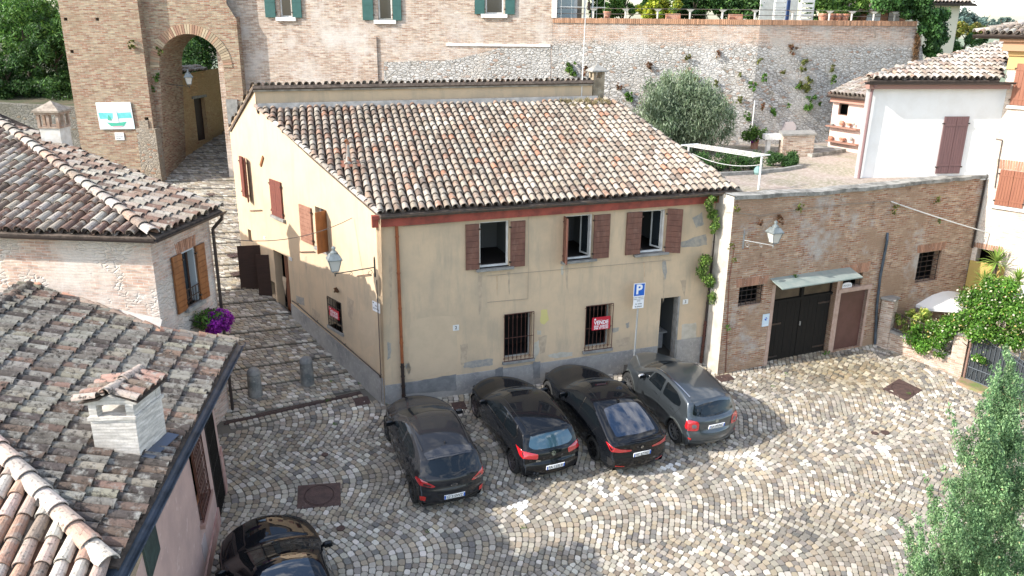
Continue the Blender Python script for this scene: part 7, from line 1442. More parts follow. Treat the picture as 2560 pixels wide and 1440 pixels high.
# shelf pots
TER = mat('terracotta', (.42, .17, .10), .8); rg = random.Random(21)
SH_ = [(2080, 312, 'small dark bowl at the left end of the upper wall shelf', .09, 0), (2104, 305, 'terracotta jug on the upper shelf under the small window', .10, 1), (2122, 312, 'low terracotta dish on the upper wall shelf', .11, 0), (2134, 314, 'tiny dark jar near the right end of the upper wall shelf', .05, 1), (2077, 341, 'terracotta pot at the left end of the lower shelf level', .10, 1), (2106, 345, 'terracotta trough of small plants on the lower wall shelf', .14, 0), (2128, 347, 'pale driftwood ornament on the lower wall shelf', .07, 1)]
for x, y, l, r_, tall in SH_:
    P = OP.hit(x, y, .14); zsh = OP.hit(x, 316 if y < 330 else 354, .14).z+.03; P.z = zsh; mb = MB(); mb.lathe([(r_*.7, 0), (r_, r_*(.8 if not tall else 1.1)), (r_*.8 if tall else r_*.9, r_*(.9 if not tall else 2.0)), (0, r_*(.6 if not tall else 1.8))], P, 12); o = mb.build('shelf_pot', TER if 'terracotta' in l else STONE); tag(o, l, 'pot', 'ornaments on the pink wall shelves')
# ============================================================ TERRACE THINGS
def TB(x, y, d): return onplane(x, y, K-ruP.N*d, ruP.N)     # point seen at pixel, d metres behind the rubble wall face
def TG(x, d): p = TB(x, 55, d); p.z = TZ; return p
t = thing('terrace_railing', 'low railing of flared pale posts and wires along the top of the rubble wall', 'railing', TG(1600, .2)); TZ2 = K.z+tv+.2
for x in (1483, 1563, 1643, 1724, 1805): P = TB(x, 50, .14); P.z = TZ2; mb = MB(); mb.cyl(P, P+up*.30, .035, .045, 6); mb.add([P+up*.30+Vector(v) for v in ((-.05, -.05, 0), (.05, -.05, 0), (.05, .05, 0), (-.05, .05, 0), (-.16, -.08, .09), (.16, -.08, .09), (.16, .08, .09), (-.16, .08, .09))], [(0, 1, 5, 4), (1, 2, 6, 5), (2, 3, 7, 6), (3, 0, 4, 7), (4, 5, 6, 7)]); mb.build('post', mat('pale_post', (.50, .49, .45), .7), t)
def TR(x, y, d): return onplane(x, y, K-ruR.N*d, ruR.N)
for x in (1886, 1980, 2072, 2128, 2183, 2235): P = TR(x, 50, .14); P.z = TZ2; mb = MB(); mb.cyl(P, P+up*.30, .035, .045, 6); mb.add([P+up*.30+Vector(v) for v in ((-.05, -.05, 0), (.05, -.05, 0), (.05, .05, 0), (-.05, .05, 0), (-.16, -.08, .09), (.16, -.08, .09), (.16, .08, .09), (-.16, .08, .09))], [(0, 1, 5, 4), (1, 2, 6, 5), (2, 3, 7, 6), (3, 0, 4, 7), (4, 5, 6, 7)]); mb.build('post', mat('pale_post', (.50, .49, .45), .7), t)
a, b, c_ = TB(1386, 50, .14), TB(1884, 50, .14), TR(2280, 50, .14)
for z in (.40, .18): mb = MB(); mb.tube([Vector((p.x, p.y, TZ2+z)) for p in (a, b, c_)], .014, 5); mb.build('rail', GUT, t)
POTL = [(1517, 'terracotta pot with a rusty plant beside the white wall on the terrace', 'B', .16), (1682, 'rectangular terracotta planter on the wall under the yellow bush', 'B', .30), (1838, 'rectangular terracotta planter with white flowers on the terrace edge', 'B', .28), (2056, 'terracotta pot on the terrace edge, first from the slatted hut', 'R', .2), (2074, 'terracotta pot on the terrace edge, second from the slatted hut', 'R', .2), (2092, 'terracotta pot on the terrace edge, third from the slatted hut', 'R', .2), (2111, 'terracotta pot on the terrace edge, fourth from the slatted hut', 'R', .2)]
for x, l, w_, r_ in POTL:
    P = (TB if w_ == 'B' else TR)(x, 50, .5); P.z = TZ2-.02; t = thing('plant_pot', l, 'plant pot', P, 'terracotta pots along the terrace edge'); mb = MB()
    if r_ > .25: mb.obox(P+Vector((-r_, -.1, 0)), (2*r_, 0, 0), (0, .25, 0), (0, 0, .24))
    else: mb.lathe([(r_*.7, 0), (r_, .26), (r_*1.08, .26), (r_*1.08, .31), (r_*.9, .31), (0, .28)], P, 12)
    mb.build('pot', TER, t); leafcloud('foliage', [(P.x, P.y, P.z+.38, .2, .15, .14)], 160, .07, GREEN if '1838' not in l else YEL, t)
def bush(name, label, cat, P, R, n, pal, leaf=.12, nb=26, seed=1, tr=True, asp=.5, upf=0., r=None, **kw):
    P = Vector(P); t = thing(name, label, cat, (P.x, P.y, P.z-R[2]), kw.pop('group', None)); leafcloud('crown', blobs(P, R, nb, r or min(R)*.42, seed, lo=.4), n, leaf, pal, t, asp=asp, up=upf, seed=seed, surf=.2, **kw)
    if tr: trunk('trunk', (P.x, P.y, P.z-R[2]-.8), (P.x, P.y, P.z+R[2]*.2), max(.05, R[0]*.06), .03, t, 4, R[0]*.5, seed)
    return t
bush('garden_bush', 'bright golden yellow bush on the terrace above the rubble wall', 'bush', TB(1642, 16, 1.6), (1.0, .6, .5), 8000, YEL, .13, seed=2)
bush('garden_tree', 'fresh green shrub left of the golden bush on the terrace', 'tree', TB(1560, 16, 3.0), (1.4, .9, .5), 7000, GREEN, .15, seed=3)
bush('garden_tree', 'slender pale green tree beside the white terrace house', 'tree', TB(1500, 8, 3.5), (.6, .6, .9), 3000, GREEN, .14, seed=31)
for i, (x, l) in enumerate(((1735, 'dark evergreen hedge block right of the golden bush'), (1810, 'dark evergreen hedge block behind the flowered planter'), (1885, 'dark evergreen hedge block left of the slatted hut'))): bush('evergreen_hedge', l, 'hedge', TB(x, 14, 3.8), (1.25, .8, .75), 7000, DKGREEN, .14, seed=4+i, group='evergreen hedge along the terrace')
bush('garden_tree', 'leafy green tree right of the white slatted hut', 'tree', TB(2110, 12, 4.5), (1.4, 1.0, .75), 8000, GREEN, .15, seed=9)
bush('evergreen_hedge', 'dark shrub between the slatted hut and the leafy tree', 'hedge', TB(2052, 5, 5.5), (.9, .8, 1.0), 3500, DKGREEN, .14, seed=12, group='evergreen hedge along the terrace')
bush('background_tree', 'tall dark tree far behind the terrace gardens', 'tree', TB(1760, -70, 12), (6, 3, 2.2), 9000, DKGREEN, .3, seed=14)
# white terrace house
P = TG(1388, 2.8); Q = TG(1478, 2.8); t = thing('white_terrace_house', 'modern white house with a glazed corner on the terrace', 'house', P); wl = Pl(P, Q); mb = MB(); L = (Q-P).length; mb.prism([wl.p(-1.5, -.5), wl.p(L*.55, -.5), wl.p(L*.55, 5), wl.p(-1.5, 5)], -wl.N*4); mb.build('wall', WHITEP, t, fix=True); mb = MB(); mb.prism([wl.p(.1, 0, .01), wl.p(L*.5, 0, .01), wl.p(L*.5, 1.0, .01), wl.p(.1, 1.9, .01)], wl.N*.02); mb.build('grey_panel', mat('pale_grey_panel', (.45, .52, .52), .7), t, fix=True)
for k in (.55, .78, 1.0): mb = MB(); mb.pbox(wl, (L*k, 0, L*k+.08, 3.2), -.1, 0); mb.build('porch_post', WHITEP, t)
mb = MB(); mb.pbox(wl, (L*.56, 0, L*.76, 2.2), -2.1, -2.05); mb.build('glazed_door', GLASS, t)
# slatted hut
P = TR(1934, 52, 1.4); Q = TR(2030, 52, 1.4); P.z = Q.z = TZ2-.1; t = thing('slatted_hut', 'white slatted wooden garden hut on the terrace', 'hut', P); wl = Pl(P, Q); L = (Q-P).length
for a, b in ((0, .27), (.68, 1)): 
    mb = MB()
    for i in range(11): mb.pbox(wl, (L*a, .05+i*.2, L*b, .05+i*.2+.13), 0, .03)
    for c_ in (a, b): mb.pbox(wl, (L*c_-.04, 0, L*c_+.04, 2.4), -.05, 0)
    mb.build('slatted_panel', WHITEP, t)
mb = MB(); mb.pbox(wl, (0, 0, L, 2.4), -1.3, -1.25); mb.pbox(wl, (0, 2.4, L, 2.5), -1.3, .1); mb.build('back_wall', WHITEP, t); mb = MB(); mb.pbox(wl, (L*.36, .05, L*.42, .95), -.2, -.1); mb.build('blue_cloth', mat('blue_cloth', (.02, .05, .15), .8), t)
# garden shed with a pink-red roof
P = TR(2150, 60, 3.0); Q = TR(2262, 60, 3.0); P.z = Q.z = TZ2-.1; t = thing('garden_shed', 'small wooden garden shed with a faded red roof on the terrace', 'shed', P); wl = Pl(P, Q); L = (Q-P).length; hs = wl.px(2200, 26)[1]; mb = MB(); mb.prism([wl.p(0, -.3), wl.p(L, -.3), wl.p(L, hs), wl.p(0, hs)], -wl.N*2); mb.build('wall', mat('orange_boards', (.30, .13, .06), .7, c2=(.2, .08, .04), vs=5), t, fix=True)
mb = MB(); mb.obox(wl.p(-.6, hs-.02, .4), wl.U*(L+1.3), -wl.N*2.6+up*.55, up*.05); mb.build('roof', mat('faded_red_sheet', (.42, .20, .17), .6, c2=(.5, .32, .3), vs=2), t)
for a, b in ((.12, .25), (.3, .42), (.6, .85)): mb = MB(); mb.pbox(wl, (L*a, .1, L*b, hs*.85), .0, .03); mb.build('window', GLASS if b > .5 else WHITEP, t)
# ivy mass
cl = []; rg = random.Random(6)
for x0, y0, rx in ((2215, 2, 40), (2260, 6, 45), (2300, 25, 40), (2325, 50, 38), (2338, 80, 35), (2330, 110, 32), (2335, 135, 28), (2350, 40, 30), (2275, 30, 22), (2240, -8, 40), (2300, 0, 40), (2350, 100, 25), (2310, 128, 18), (2315, 75, 22)):
    for k in range(4): p = TR(x0+rg.uniform(-12, 12), y0+rg.uniform(-8, 8), rg.uniform(-.3, .9)); s = rx/55*rg.uniform(.45, .7); cl.append((p.x, p.y, p.z, s, s, s))
t = thing('ivy_mass', 'thick green ivy tumbling over the right end of the terrace wall', 'ivy', TR(2330, 150, 0)); leafcloud('foliage', cl, 22000, .11, [((.05, .13, .03), 4), ((.08, .18, .045), 3), ((.03, .08, .02), 2)], t, seed=4, asp=.8, surf=.4, out=.8)
mb = MB(); p = TR(2330, 145, .5); mb.cyl(p-up*2, p+up*1.5, .12, .05, 6); mb.build('stem', BARK, t)
p = ruR.hit(2292, 120, .12); tag(leafcloud('dead_creeper', [(p.x, p.y, p.z-.1*k-.0, .16, .1, .3) for k in range(-5, 6)], 500, .2, [((.22, .12, .05), 1), ((.14, .08, .04), 1)], asp=.12, droop=1), 'brown dead creeper hanging at the right end of the terrace wall', 'creeper')
# cream house behind and far greenery
q = TR(2352, 90, 9); q2 = TR(2388, 90, 9); t = thing('cream_house', 'cream two-storey house behind the ivy with a tiled roof', 'house', q); wl = Pl(Vector((q.x-5, q.y-1, 0)), Vector((q2.x, q2.y, 0))); mb = MB(); L = (wl.uv(q2)[0]); zt = wl.px(2395, 14)[1]; mb.prism([wl.p(0, 6), wl.p(L, 6), wl.p(L, zt), wl.p(0, zt)], -wl.N*5); mb.build('wall', mat('cream_wall', (.66, .60, .46), .85), t, fix=True)
er = setpl(Pl(wl.p(-1, zt+.1, .5), wl.p(L+.6, zt+.1, .5)), wl.p(-1, zt+.1, .5), wl.U, wl.p(-1, zt+.1, .5)-wl.N+up*.3); tiles('tiled_roof', er, [(0, 0), (L+1.6, 0), (L-.5, 2.5), (0, 2.5)], t, PAL_PALE, sp=.24, ex=.4); mb = MB(); gutter(mb, wl.p(-1, zt+.05, .55), wl.p(L+.6, zt+.05, .55), .08); mb.build('gutter', GUTB, t)
def far(x, y, D): d = ray(x, y); return EYE+d*(D/d.y)
bush('yellow_green_shrub', 'rounded yellow-green shrub beyond the ivy at the upper right', 'bush', far(2420, 76, 52), (1.1, .9, .5), 4500, [((.20, .19, .03), 3), ((.12, .16, .03), 3), ((.28, .22, .05), 1)], .14, seed=41)
bush('background_hedge', 'dark green hedge below the yellow-green shrub', 'hedge', far(2420, 108, 50), (1.7, .8, .55), 6000, DKGREEN, .12, seed=42, tr=False)
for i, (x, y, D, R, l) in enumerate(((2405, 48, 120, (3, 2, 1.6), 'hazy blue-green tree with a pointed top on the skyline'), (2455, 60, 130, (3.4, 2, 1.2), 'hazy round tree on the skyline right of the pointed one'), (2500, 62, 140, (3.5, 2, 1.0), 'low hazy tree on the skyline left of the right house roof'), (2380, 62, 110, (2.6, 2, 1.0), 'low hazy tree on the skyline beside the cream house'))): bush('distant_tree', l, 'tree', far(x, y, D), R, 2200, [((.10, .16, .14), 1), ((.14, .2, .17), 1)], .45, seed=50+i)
# trees at upper left
FE = [((.06, .15, .025), 4), ((.10, .21, .04), 3), ((.035, .09, .02), 3), ((.16, .28, .05), 2)]
for i, (x, y, D, R, n, l, pal) in enumerate(((60, 95, 41, (2.6, 1.6, 1.9), 15000, 'feathery bright green tree at the upper left corner', FE), (140, 150, 40, (1.5, 1.2, 2.0), 9000, 'dark leafy tree close to the gate tower', DKGREEN), (15, 190, 39.5, (1.6, 1.2, 1.1), 6000, 'low bushy tree over the mossy wall at the left edge', DKGREEN), (95, 40, 46, (2.4, 1.5, 1.3), 6000, 'tall green tree rising behind the feathery tree', GREEN), (10, 30, 44, (2.0, 1.5, 1.6), 6000, 'bright green tree cut by the left edge of the picture', FE))): bush('wood_tree', l, 'tree', far(x, y, D), R, n, pal, .2, seed=60+i, nb=46, asp=.3, r=min(R)*.33, group='trees on the bank left of the gate tower')
for x in (8, 22, 46, 88, 104, 118, 150): pass
cl = [tuple(far(rg.uniform(-20, 200), rg.uniform(205, 250), 38.6+rg.uniform(0, 1.5)))+(.5, .4, .35) for i in range(40)]; tag(leafcloud('bank_undergrowth', cl, 9000, .14, DKGREEN, seed=5, asp=.35), 'dark tangled undergrowth covering the bank above the mossy wall', 'undergrowth', kind='stuff')
bush('lane_tree', 'dark green tree filling the view through the gate arch', 'tree', far(490, 120, 50), (2.6, 1.4, 2.0), 13000, DKGREEN, .17, seed=70, nb=50)
bush('lane_tree', 'second dark tree behind the lane wall lower in the arch', 'tree', far(455, 165, 47), (1.6, 1.2, 1.2), 6000, DKGREEN, .15, seed=71, nb=30)
# ============================================================ WEEDS ON WALLS
BR_ = [((.22, .10, .05), 3), ((.15, .08, .05), 2), ((.2, .15, .06), 1)]; OLV = [((.14, .17, .04), 3), ((.20, .20, .06), 2), ((.1, .1, .03), 1)]; BG = [((.09, .20, .03), 3), ((.14, .28, .05), 2), ((.05, .12, .02), 2)]
for x, y, s, pal, l, n in ((1428, 165, .34, GREEN, 'round dark green bush growing out of the wall left of the aerial', 900), (1470, 172, .26, BR_, 'rusty dry weed on the wall just left of the ridge chimney', 260), (1622, 158, .22, BR_, 'rusty dry weed low on the rubble wall above the roof end', 200), (1548, 212, .2, BR_, 'brown weed on the wall right of the ridge chimney', 200), (1574, 240, .32, BG, 'bright green weed beside the top end of the tiled roof', 500), (1719, 140, .16, OLV, 'olive weed high on the rubble wall above the olive tree', 150), (1795, 132, .2, BR_, 'dark brown weed high in the middle of the rubble wall', 180), (1718, 180, .16, OLV, 'small olive weed just above the olive tree crown', 130), (1660, 196, .18, OLV, 'olive weed at the upper left of the olive tree', 160), (1740, 198, .18, OLV, 'olive weed touching the top of the olive tree', 160), (1790, 205, .18, OLV, 'olive weed at the upper right of the olive tree', 160), (1848, 184, .12, OLV, 'tiny weed left of the wall corner', 90), (1880, 210, .25, BG, 'green weed on the corner edge of the rubble wall', 260), (1848, 245, .2, OLV, 'olive weed right of the olive tree', 160), (1866, 285, .25, BG, 'bright weed low on the corner of the rubble wall', 260)):
    tuft(x, y, ruP, s, pal, l, n)
for x, y, s, pal, l, n in ((1897, 150, .16, OLV, 'olive weed right of the wall corner', 130), (1908, 190, .2, BG, 'bright weed on the shaded wall just past the corner', 240), (1980, 122, .26, BR_, 'broad rusty weed high on the shaded rubble wall', 260), (1955, 176, .14, OLV, 'small weed left of the long green streak', 110), (2008, 160, .32, OLV, 'upper clump of the long green streak on the shaded wall', 420), (2012, 205, .45, OLV, 'middle clump of the long green streak on the shaded wall', 700), (2022, 252, .36, BG, 'lower clump of the long green streak on the shaded wall', 500), (1992, 218, .2, GREEN, 'dark clump left of the long green streak', 180), (2078, 168, .2, OLV, 'small weed right of the long green streak', 160), (2082, 196, .22, GREEN, 'dark green clump above the small tiled roof', 240), (1932, 276, .22, BG, 'bright weed low on the shaded wall left of centre', 240), (1905, 262, .2, BR_, 'dry stalks on the shaded wall near the corner', 120), (1968, 262, .12, GREEN, 'tiny dark weed above the brick block', 80), (2045, 258, .12, GREEN, 'tiny dark weed left of the pink outbuilding', 90)):
    tuft(x, y, ruR, s, pal, l, n)
for x, y, s, pal, l, n in ((1838, 515, .14, OLV, 'yellowish weed at the top left of the garage wall', 160), (1995, 515, .2, OLV, 'dry spiky weed high on the garage wall above the canopy', 200), (1945, 545, .22, BR_, 'brown weed above the garage lantern', 220), (1895, 548, .15, BR_, 'small rusty weed left of the garage lantern', 120), (2230, 520, .2, OLV, 'weed under the start of the white cable', 180), (2338, 495, .18, OLV, 'hanging weed at the upper right of the brick wall', 150), (1830, 645, .1, OLV, 'small weed on the thin pipe of the garage wall', 80), (1824, 610, .14, OLV, 'yellow weed left of the lantern bracket', 120), (1815, 815, .12, BG, 'small green sprout low on the left edge of the garage wall', 110), (1984, 688, .1, BG, 'green sprout on the garage canopy', 70), (2062, 878, .1, BG, 'green sprout at the foot of the garage door', 70), (2340, 548, .1, BG, 'small fern right of the white cable', 60)):
    tuft(x, y, GP, s, pal, l, n, leaf=.06)
for x, y, s, pal, l, n in ((330, 108, .22, OLV, 'dry weed on the right edge of the tower front', 200),): tuft(x, y, TP, s, pal, l, n)
for x, y, s, pal, l, n in ((393, 192, .22, GREEN, 'dark weed on the left pier of the gate arch', 240), (383, 220, .14, GREEN, 'small dark weed under the other one on the arch pier', 100), (402, 125, .2, OLV, 'weed on the inner curve of the arch', 160)): tuft(x, y, GT, s, pal, l, n)
tuft(847, 722, SP, .12, BR_, 'dry brown root tuft on the street side wall under the lantern', 200, leaf=.07)
# vine on the downpipe
def vine(name, label, pts, n, r, pal, seed):
    t = thing(name, label, 'vine', FP.hit(*pts[-1], .1)); cl = []; rg = random.Random(seed)
    for x, y in pts:
        for k in range(4): p = FP.hit(x+rg.uniform(-9, 9), y+rg.uniform(-8, 8), .18+rg.uniform(-.08, .22)); s = r*rg.uniform(.6, 1.1); cl.append((p.x, p.y, p.z, s, s*.8, s))
    leafcloud('foliage', cl, n, .07, pal, t, seed=seed, asp=.45, droop=.4, surf=.2); mb = MB(); mb.tube([FP.hit(x, y, .1) for x, y in pts], .015, 5); mb.build('stem', BARK, t)
VN = [((.13, .22, .04), 4), ((.20, .30, .06), 2), ((.07, .14, .03), 3), ((.28, .32, .12), 1)]
vine('climbing_vine', 'upper clump of green vine hanging around the downpipe under the eaves', [(1783, 500), (1772, 515), (1780, 535), (1786, 555), (1788, 575)], 2600, .14, VN, 3)
vine('climbing_vine', 'large lower clump of bright vine spilling beside the downpipe', [(1768, 655), (1755, 675), (1762, 695), (1780, 705), (1795, 720), (1790, 745), (1798, 762)], 5000, .20, VN, 4)
# ============================================================ GARDEN AND FENCE AT RIGHT
F0 = G(2188, 862); F1 = G(2402, 946); fu = (F1-F0); fu.z = 0; fl_n = fu.length; fu.normalize(); FE_ = Pl(F0, F0+fu); 
if FE_.N.x > 0: FE_.N = -FE_.N
def fz_(u): p = F0+fu*u; return gz(p.x, p.y)-F0.z
gw = thing('garden_wall', 'low pale brick garden wall with square piers and an iron railing', 'wall', F0); BRF = BRL
mb = MB(); L = fl_n; mb.prism([FE_.p(.3, fz_(.3)-.4), FE_.p(L-.3, fz_(L)-.4), FE_.p(L-.3, fz_(L)+.62), FE_.p(.3, fz_(.3)+.66)], -FE_.N*.3); mb.build('low_wall', BRF, gw, fix=True)
mb = MB(); mb.prism([FE_.p(.3, fz_(.3)+.66, .04), FE_.p(L-.3, fz_(L)+.62, .04), FE_.p(L-.3, fz_(L)+.70, .04), FE_.p(.3, fz_(.3)+.74, .04)], -FE_.N*.38); mb.build('wall_coping', STONE, gw, fix=True)
for u, h in ((-.0, 1.75), (L-.42, 1.45)): mb = MB(); mb.obox(FE_.p(u, fz_(u)-.5, .06), fu*.42, -FE_.N*.45, up*(h+.5)); mb.build('brick_pier', BRF, gw); mb = MB(); mb.obox(FE_.p(u-.04, fz_(u)+h, .10), fu*.50, -FE_.N*.53, up*.07); mb.build('pier_cap', STONE, gw)
mb = MB(); n = int((L-1)/.12)
for i in range(n): u = .48+i*.12; z = fz_(u)+.70; mb.cyl(FE_.p(u, z, -.1), FE_.p(u, z+.72, -.1), .009, n=5)
for dz in (.76, 1.38): mb.cyl(FE_.p(.42, fz_(.4)+dz, -.1), FE_.p(L-.42, fz_(L)+dz, -.1), .014, n=5)
mb.build('iron_railing', IRON, gw)
# gate
gt_ = thing('garden_gate', 'grey wrought iron garden gate with a curved top beside the second pier', 'gate', FE_.p(L+.1, fz_(L))); GTM = mat('grey_gate_paint', (.10, .115, .13), .45, .3)
mb = MB(); mb.cyl(FE_.p(L+.08, fz_(L)-.1), FE_.p(L+.08, fz_(L)+1.6), .035, n=8); mb.build('gate_post', mat('rusty_post', (.22, .13, .1), .7), gt_)
gp0 = L+.15; gl = 1.9; mb = MB(); cvf = lambda t: 1.75-.55*math.sin(math.pi*t/2)*t
for i in range(15): t_ = i/14; u = gp0+gl*t_; mb.cyl(FE_.p(u, fz_(u)+.08), FE_.p(u, fz_(u)+cvf(t_)), .012, n=5)
for off in (0, -.14): mb.tube([FE_.p(gp0+gl*k/14, fz_(gp0+gl*k/14)+cvf(k/14)+off) for k in range(15)], .016, 5)
for dz in (.08, .5): mb.cyl(FE_.p(gp0, fz_(gp0)+dz), FE_.p(gp0+gl, fz_(gp0+gl)+dz), .016, n=5)
for i in range(5): u = gp0+gl*(i+.5)/5; mb.tube([FE_.p(u-.16, fz_(u)+.1), FE_.p(u, fz_(u)+.5), FE_.p(u+.16, fz_(u)+.1)], .01, 4)
mb.build('gate_leaf', GTM, gt_); mb = MB(); mb.quad(FE_.p(gp0, fz_(gp0)+.05, -.03), FE_.p(gp0+gl, fz_(gp0+gl)+.05, -.03), FE_.p(gp0+gl, fz_(gp0+gl)+1.2, -.03), FE_.p(gp0, fz_(gp0)+1.7, -.03)); mb.build('mesh_backing', mat('dark_mesh', (.03, .035, .04), .8), gt_)
mb = MB(); mb.prism([FE_.p(L+.0, fz_(L)-.3, .0), FE_.p(L+3.2, fz_(L+3.2)-.3, .0), FE_.p(L+3.2, fz_(L+3.2)+.07, .0), FE_.p(L+.0, fz_(L)+.07, .0)], FE_.N*.55); tag(mb.build('brick_kerb', mat('mossy_brick_kerb', (.30, .2, .13), .9, c2=(.16, .2, .06), vs=4), None, fix=True), 'mossy brick kerb in front of the garden gate', 'kerb')
cl = [tuple(FE_.p(L+rg.uniform(.1, 2.6), fz_(L+1)+.1-.1, rg.uniform(.05, .6)))+(.12, .12, .06) for i in range(14)]; tag(leafcloud('kerb_weeds', cl, 600, .06, BG), 'low green weeds sprouting over the brick kerb by the gate', 'weeds')
gd = MB(); gd.quad(F0+Vector((0, 0, -.05)), FE_.p(L+5, fz_(L+5)-.05), FE_.p(L+5, fz_(L+5)-.05, -10), F0-FE_.N*10+Vector((0, 0, -.05))); struct(gd.build('garden_ground', mat('garden_soil', (.14, .12, .08), .95, c2=(.08, .11, .04), vs=2)))
def GA(x, y, d): return FE_.hit(x, y, -d)
# umbrellas
for x, y, d, R, l in ((2340, 716, 3.0, 1.5, 'white garden parasol behind the railing, left of the honeysuckle'), (2590, 705, 2.6, 1.35, 'white garden parasol cut by the right edge above the honeysuckle')):
    P = GA(x, y, d); t = thing('garden_parasol', l, 'parasol', (P.x, P.y, gz(P.x, P.y)), 'white parasols in the garden'); mb = MB(); V = [P+up*.0]; n = 8
    for r_, z in ((R*.5, -.16), (R, -.42), (R, -.52)):
        for k in range(n): a_ = 2*math.pi*k/n+.2; V.append(P+Vector((math.cos(a_)*r_, math.sin(a_)*r_, z)))
    mb.add(V, [(0, 1+k, 1+(k+1) % n) for k in range(n)]+[(1+j*n+k, 1+(j+1)*n+k, 1+(j+1)*n+(k+1) % n, 1+j*n+(k+1) % n) for j in range(2) for k in range(n)]); mb.build('canopy', mat('parasol_cloth', (.80, .79, .76), .8), t); mb = MB(); mb.cyl((P.x, P.y, gz(P.x, P.y)), P+up*.08, .025, n=8); mb.build('pole', WHITEP, t)
# honeysuckle
HS = [((.075, .19, .02), 4), ((.12, .26, .035), 4), ((.045, .12, .015), 3), ((.18, .33, .05), 1.5)]; cl = []; rg = random.Random(12)
for x, y, rx, d in ((2290, 848, 24, .0), (2312, 862, 24, 0), (2335, 850, 26, .0), (2360, 835, 30, .0), (2330, 815, 24, .2), (2385, 810, 32, .1), (2300, 822, 18, .2), (2405, 790, 30, .2), (2435, 750, 36, .5), (2460, 790, 38, .2), (2480, 740, 38, .6), (2515, 770, 38, .3), (2545, 790, 38, .2), (2520, 720, 30, .8), (2440, 830, 34, .0), (2490, 840, 34, .1), (2540, 845, 34, .1), (2455, 870, 22, 0), (2580, 800, 40, .2), (2570, 760, 40, .4), (2470, 712, 20, .8), (2350, 880, 14, 0), (2450, 900, 14, 0)):
    for k in range(3): p = GA(x+rg.uniform(-10, 10), y+rg.uniform(-8, 8), d+rg.uniform(-.25, .4)); s = rx/70*rg.uniform(.7, 1.0); cl.append((p.x, p.y, p.z, s, s, s*.9))
t = thing('honeysuckle', 'huge flowering honeysuckle sprawling over the garden railing and gate', 'climbing plant', FE_.p(L, fz_(L))); leafcloud('foliage', cl, 30000, .085, HS, t, seed=7, asp=.55, surf=.45, out=.8)
leafcloud('blossoms', [(a, b, c_, r1*1.06, r2*1.06, r3*1.06) for a, b, c_, r1, r2, r3 in cl], 1500, .075, [((.62, .58, .36), 3), ((.60, .45, .15), 2), ((.66, .63, .5), 2)], t, seed=9, asp=.6, surf=.95, out=.9); trunk('stems', FE_.p(L+.2, fz_(L)-.1, -.4), FE_.p(L+.6, fz_(L)+2, -.4), .08, .03, t, 5, .8, 3)
bush('golden_shrub', 'yellow-variegated shrub behind the garden railing', 'shrub', GA(2285, 795, .7), (.75, .5, .3), 3000, [((.40, .42, .10), 3), ((.30, .36, .08), 3), ((.14, .24, .04), 2), ((.55, .52, .25), 1)], .13, seed=81, asp=.55)
bush('golden_shrub', 'drooping yellow-leaved shrub close to the first garden pier', 'shrub', GA(2262, 835, .4), (.25, .25, .35), 900, [((.34, .36, .10), 3), ((.14, .24, .04), 2)], .11, seed=82)
bush('garden_bush', 'bushy green shrub against the brick wall left of the parasol', 'bush', GA(2295, 712, 3.2), (.75, .6, .5), 3600, GREEN, .11, seed=83)
bush('garden_bush', 'yellow-green bush between the first pier and the parasol', 'bush', GA(2262, 745, 2.0), (.45, .4, .35), 1800, YEL, .1, seed=84)
def yucca(x, y, d, s, l, seed):
    P = GA(x, y, d); t = thing('yucca', l, 'plant', (P.x, P.y, gz(P.x, P.y))); rg = random.Random(seed); mb = MB(); cs = []
    for k in range(70):
        a = rg.random()*6.28; e_ = rg.uniform(-.5, 1.4); L_ = s*rg.uniform(.7, 1.1); d1 = Vector((math.cos(a)*math.cos(e_), math.sin(a)*math.cos(e_), math.sin(e_))); w_ = d1.cross(up).normalized()*.022; m1 = P+d1*L_*.55; m2 = P+d1*L_-up*L_*.18
        c_ = rg.choice([(.20, .32, .06), (.28, .38, .09), (.13, .24, .04)]); mb.quad(P-w_*.6, P+w_*.6, m1+w_, m1-w_, 0, c_); mb.add([m1-w_, m1+w_, m2], [(0, 1, 2)], 0, c_)
    mb.build('leaves', LEAF, t); mb = MB(); mb.cyl((P.x, P.y, gz(P.x, P.y)-.1), P, .09, .07, 8); mb.build('stem', BARK, t)
yucca(2492, 655, 3.4, .75, 'tall spiky yucca against the right brick house', 1); yucca(2462, 705, 2.6, .6, 'lower spiky yucca left of the tall one', 2); yucca(2545, 700, 2.4, .6, 'spiky yucca near the right edge above the honeysuckle', 3)
bush('garden_bush', 'light green leafy plant between the yuccas and the honeysuckle', 'bush', GA(2500, 712, 1.9), (.8, .5, .3), 3000, [((.2, .32, .06), 2), ((.3, .38, .1), 1)], .1, seed=85)
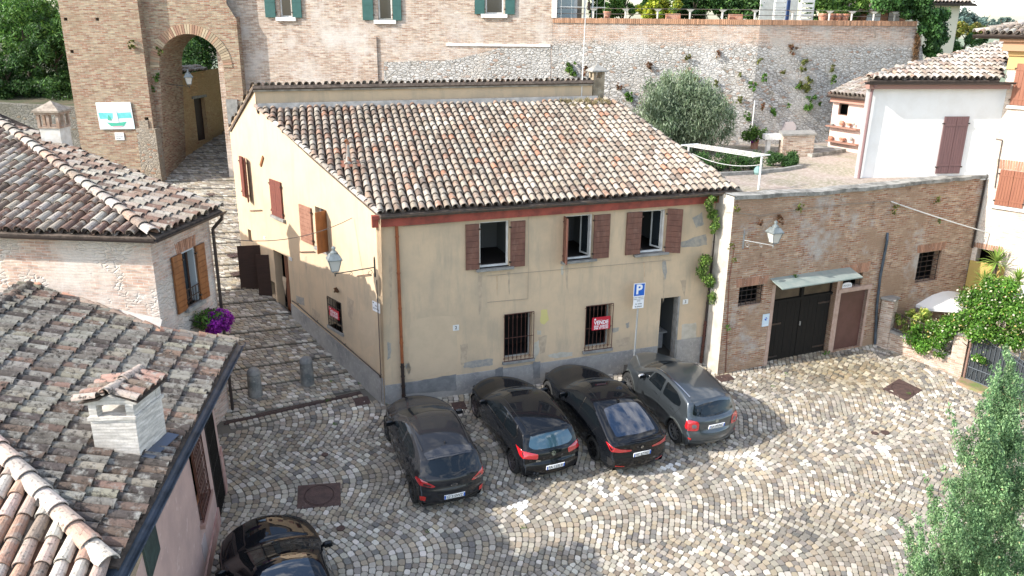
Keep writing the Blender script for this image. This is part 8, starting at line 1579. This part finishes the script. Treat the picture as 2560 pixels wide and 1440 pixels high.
# ============================================================ CYPRESS in the right foreground
cl = []; rg = random.Random(77); YD = 12.6
def yh(x, y, dy=0): return far(x, y, YD+dy)
SPI = [(2536, 868, 48), (2508, 915, 40), (2555, 900, 46), (2482, 985, 40), (2398, 1002, 17), (2455, 1060, 44), (2425, 1105, 40), (2500, 1040, 50), (2540, 1010, 55), (2385, 1165, 38), (2335, 1178, 20), (2352, 1225, 38), (2410, 1210, 48), (2460, 1180, 55), (2520, 1170, 60), (2275, 1288, 26), (2312, 1272, 34), (2360, 1310, 50), (2420, 1310, 60), (2490, 1300, 65), (2545, 1290, 60), (2262, 1392, 22), (2295, 1360, 34), (2340, 1400, 50), (2400, 1420, 60), (2470, 1420, 60), (2540, 1420, 60), (2575, 1100, 60), (2590, 1350, 60), (2280, 1440, 30), (2320, 1480, 45), (2380, 1500, 55)]
for x, y, w_ in SPI:
    x -= 24; w_ *= 1.15
    lean = (2520-x)*.18; n = 9; Hs = 190 if w_ > 30 else 120; dy = rg.uniform(-.8, .8)
    for k in range(n):
        f = k/(n-1); ww = w_*(.22+.78*f**.7); p = yh(x+lean*f+rg.uniform(-4, 4), y+8+Hs*f, dy+rg.uniform(-.15, .15)); r_ = ww/138*.95
        for q_ in range(4): dv = Vector((rg.gauss(0, 1), rg.gauss(0, 1), rg.gauss(0, 1))).normalized()*r_*.62; s2 = r_*rg.uniform(.32, .55); cl.append((p.x+dv.x, p.y+dv.y, p.z+dv.z*1.3, s2, s2, s2*1.7))
t = thing('cypress', 'dense bright green cypress with several spires filling the lower right corner', 'tree', (10.3, YD+.4, gz(10.3, YD))); leafcloud('crown', cl, 150000, .050, CYP, t, seed=21, asp=.42, up=.9, surf=.45, out=.7)
cones = [c_ for c_ in cl if rg.random() < .2]; cn_o = leafcloud('cones', cones, 260, .05, [((.42, .38, .2), 1), ((.5, .42, .25), 1)], t, seed=22, asp=.9, surf=.98, out=1.); cn_o['kind'] = 'stuff'; trunk('trunk', (10.3, YD+.3, gz(10.3, YD)-.3), (10.4, YD+.2, 3.6), .22, .05, t, 8, 1.0, 4)
# small weeds in the paving
for x, y in ((2036, 925), (2226, 982), (1935, 970), (1340, 1215)): pass
cl = []; 
for x, y in ((2060, 887), (1932, 968), (1965, 935), (2272, 985), (2205, 1010), (820, 1003), (838, 1062), (1068, 1330), (900, 960), (792, 872), (1310, 1320), (965, 1010), (830, 955)):
    p = G(x, y); cl.append((p.x, p.y, p.z+.03, .08, .08, .03))
tag(leafcloud('paving_weeds', cl, 500, .035, BG, seed=2), 'tiny weeds sprouting between the paving stones', 'weeds', kind='stuff')
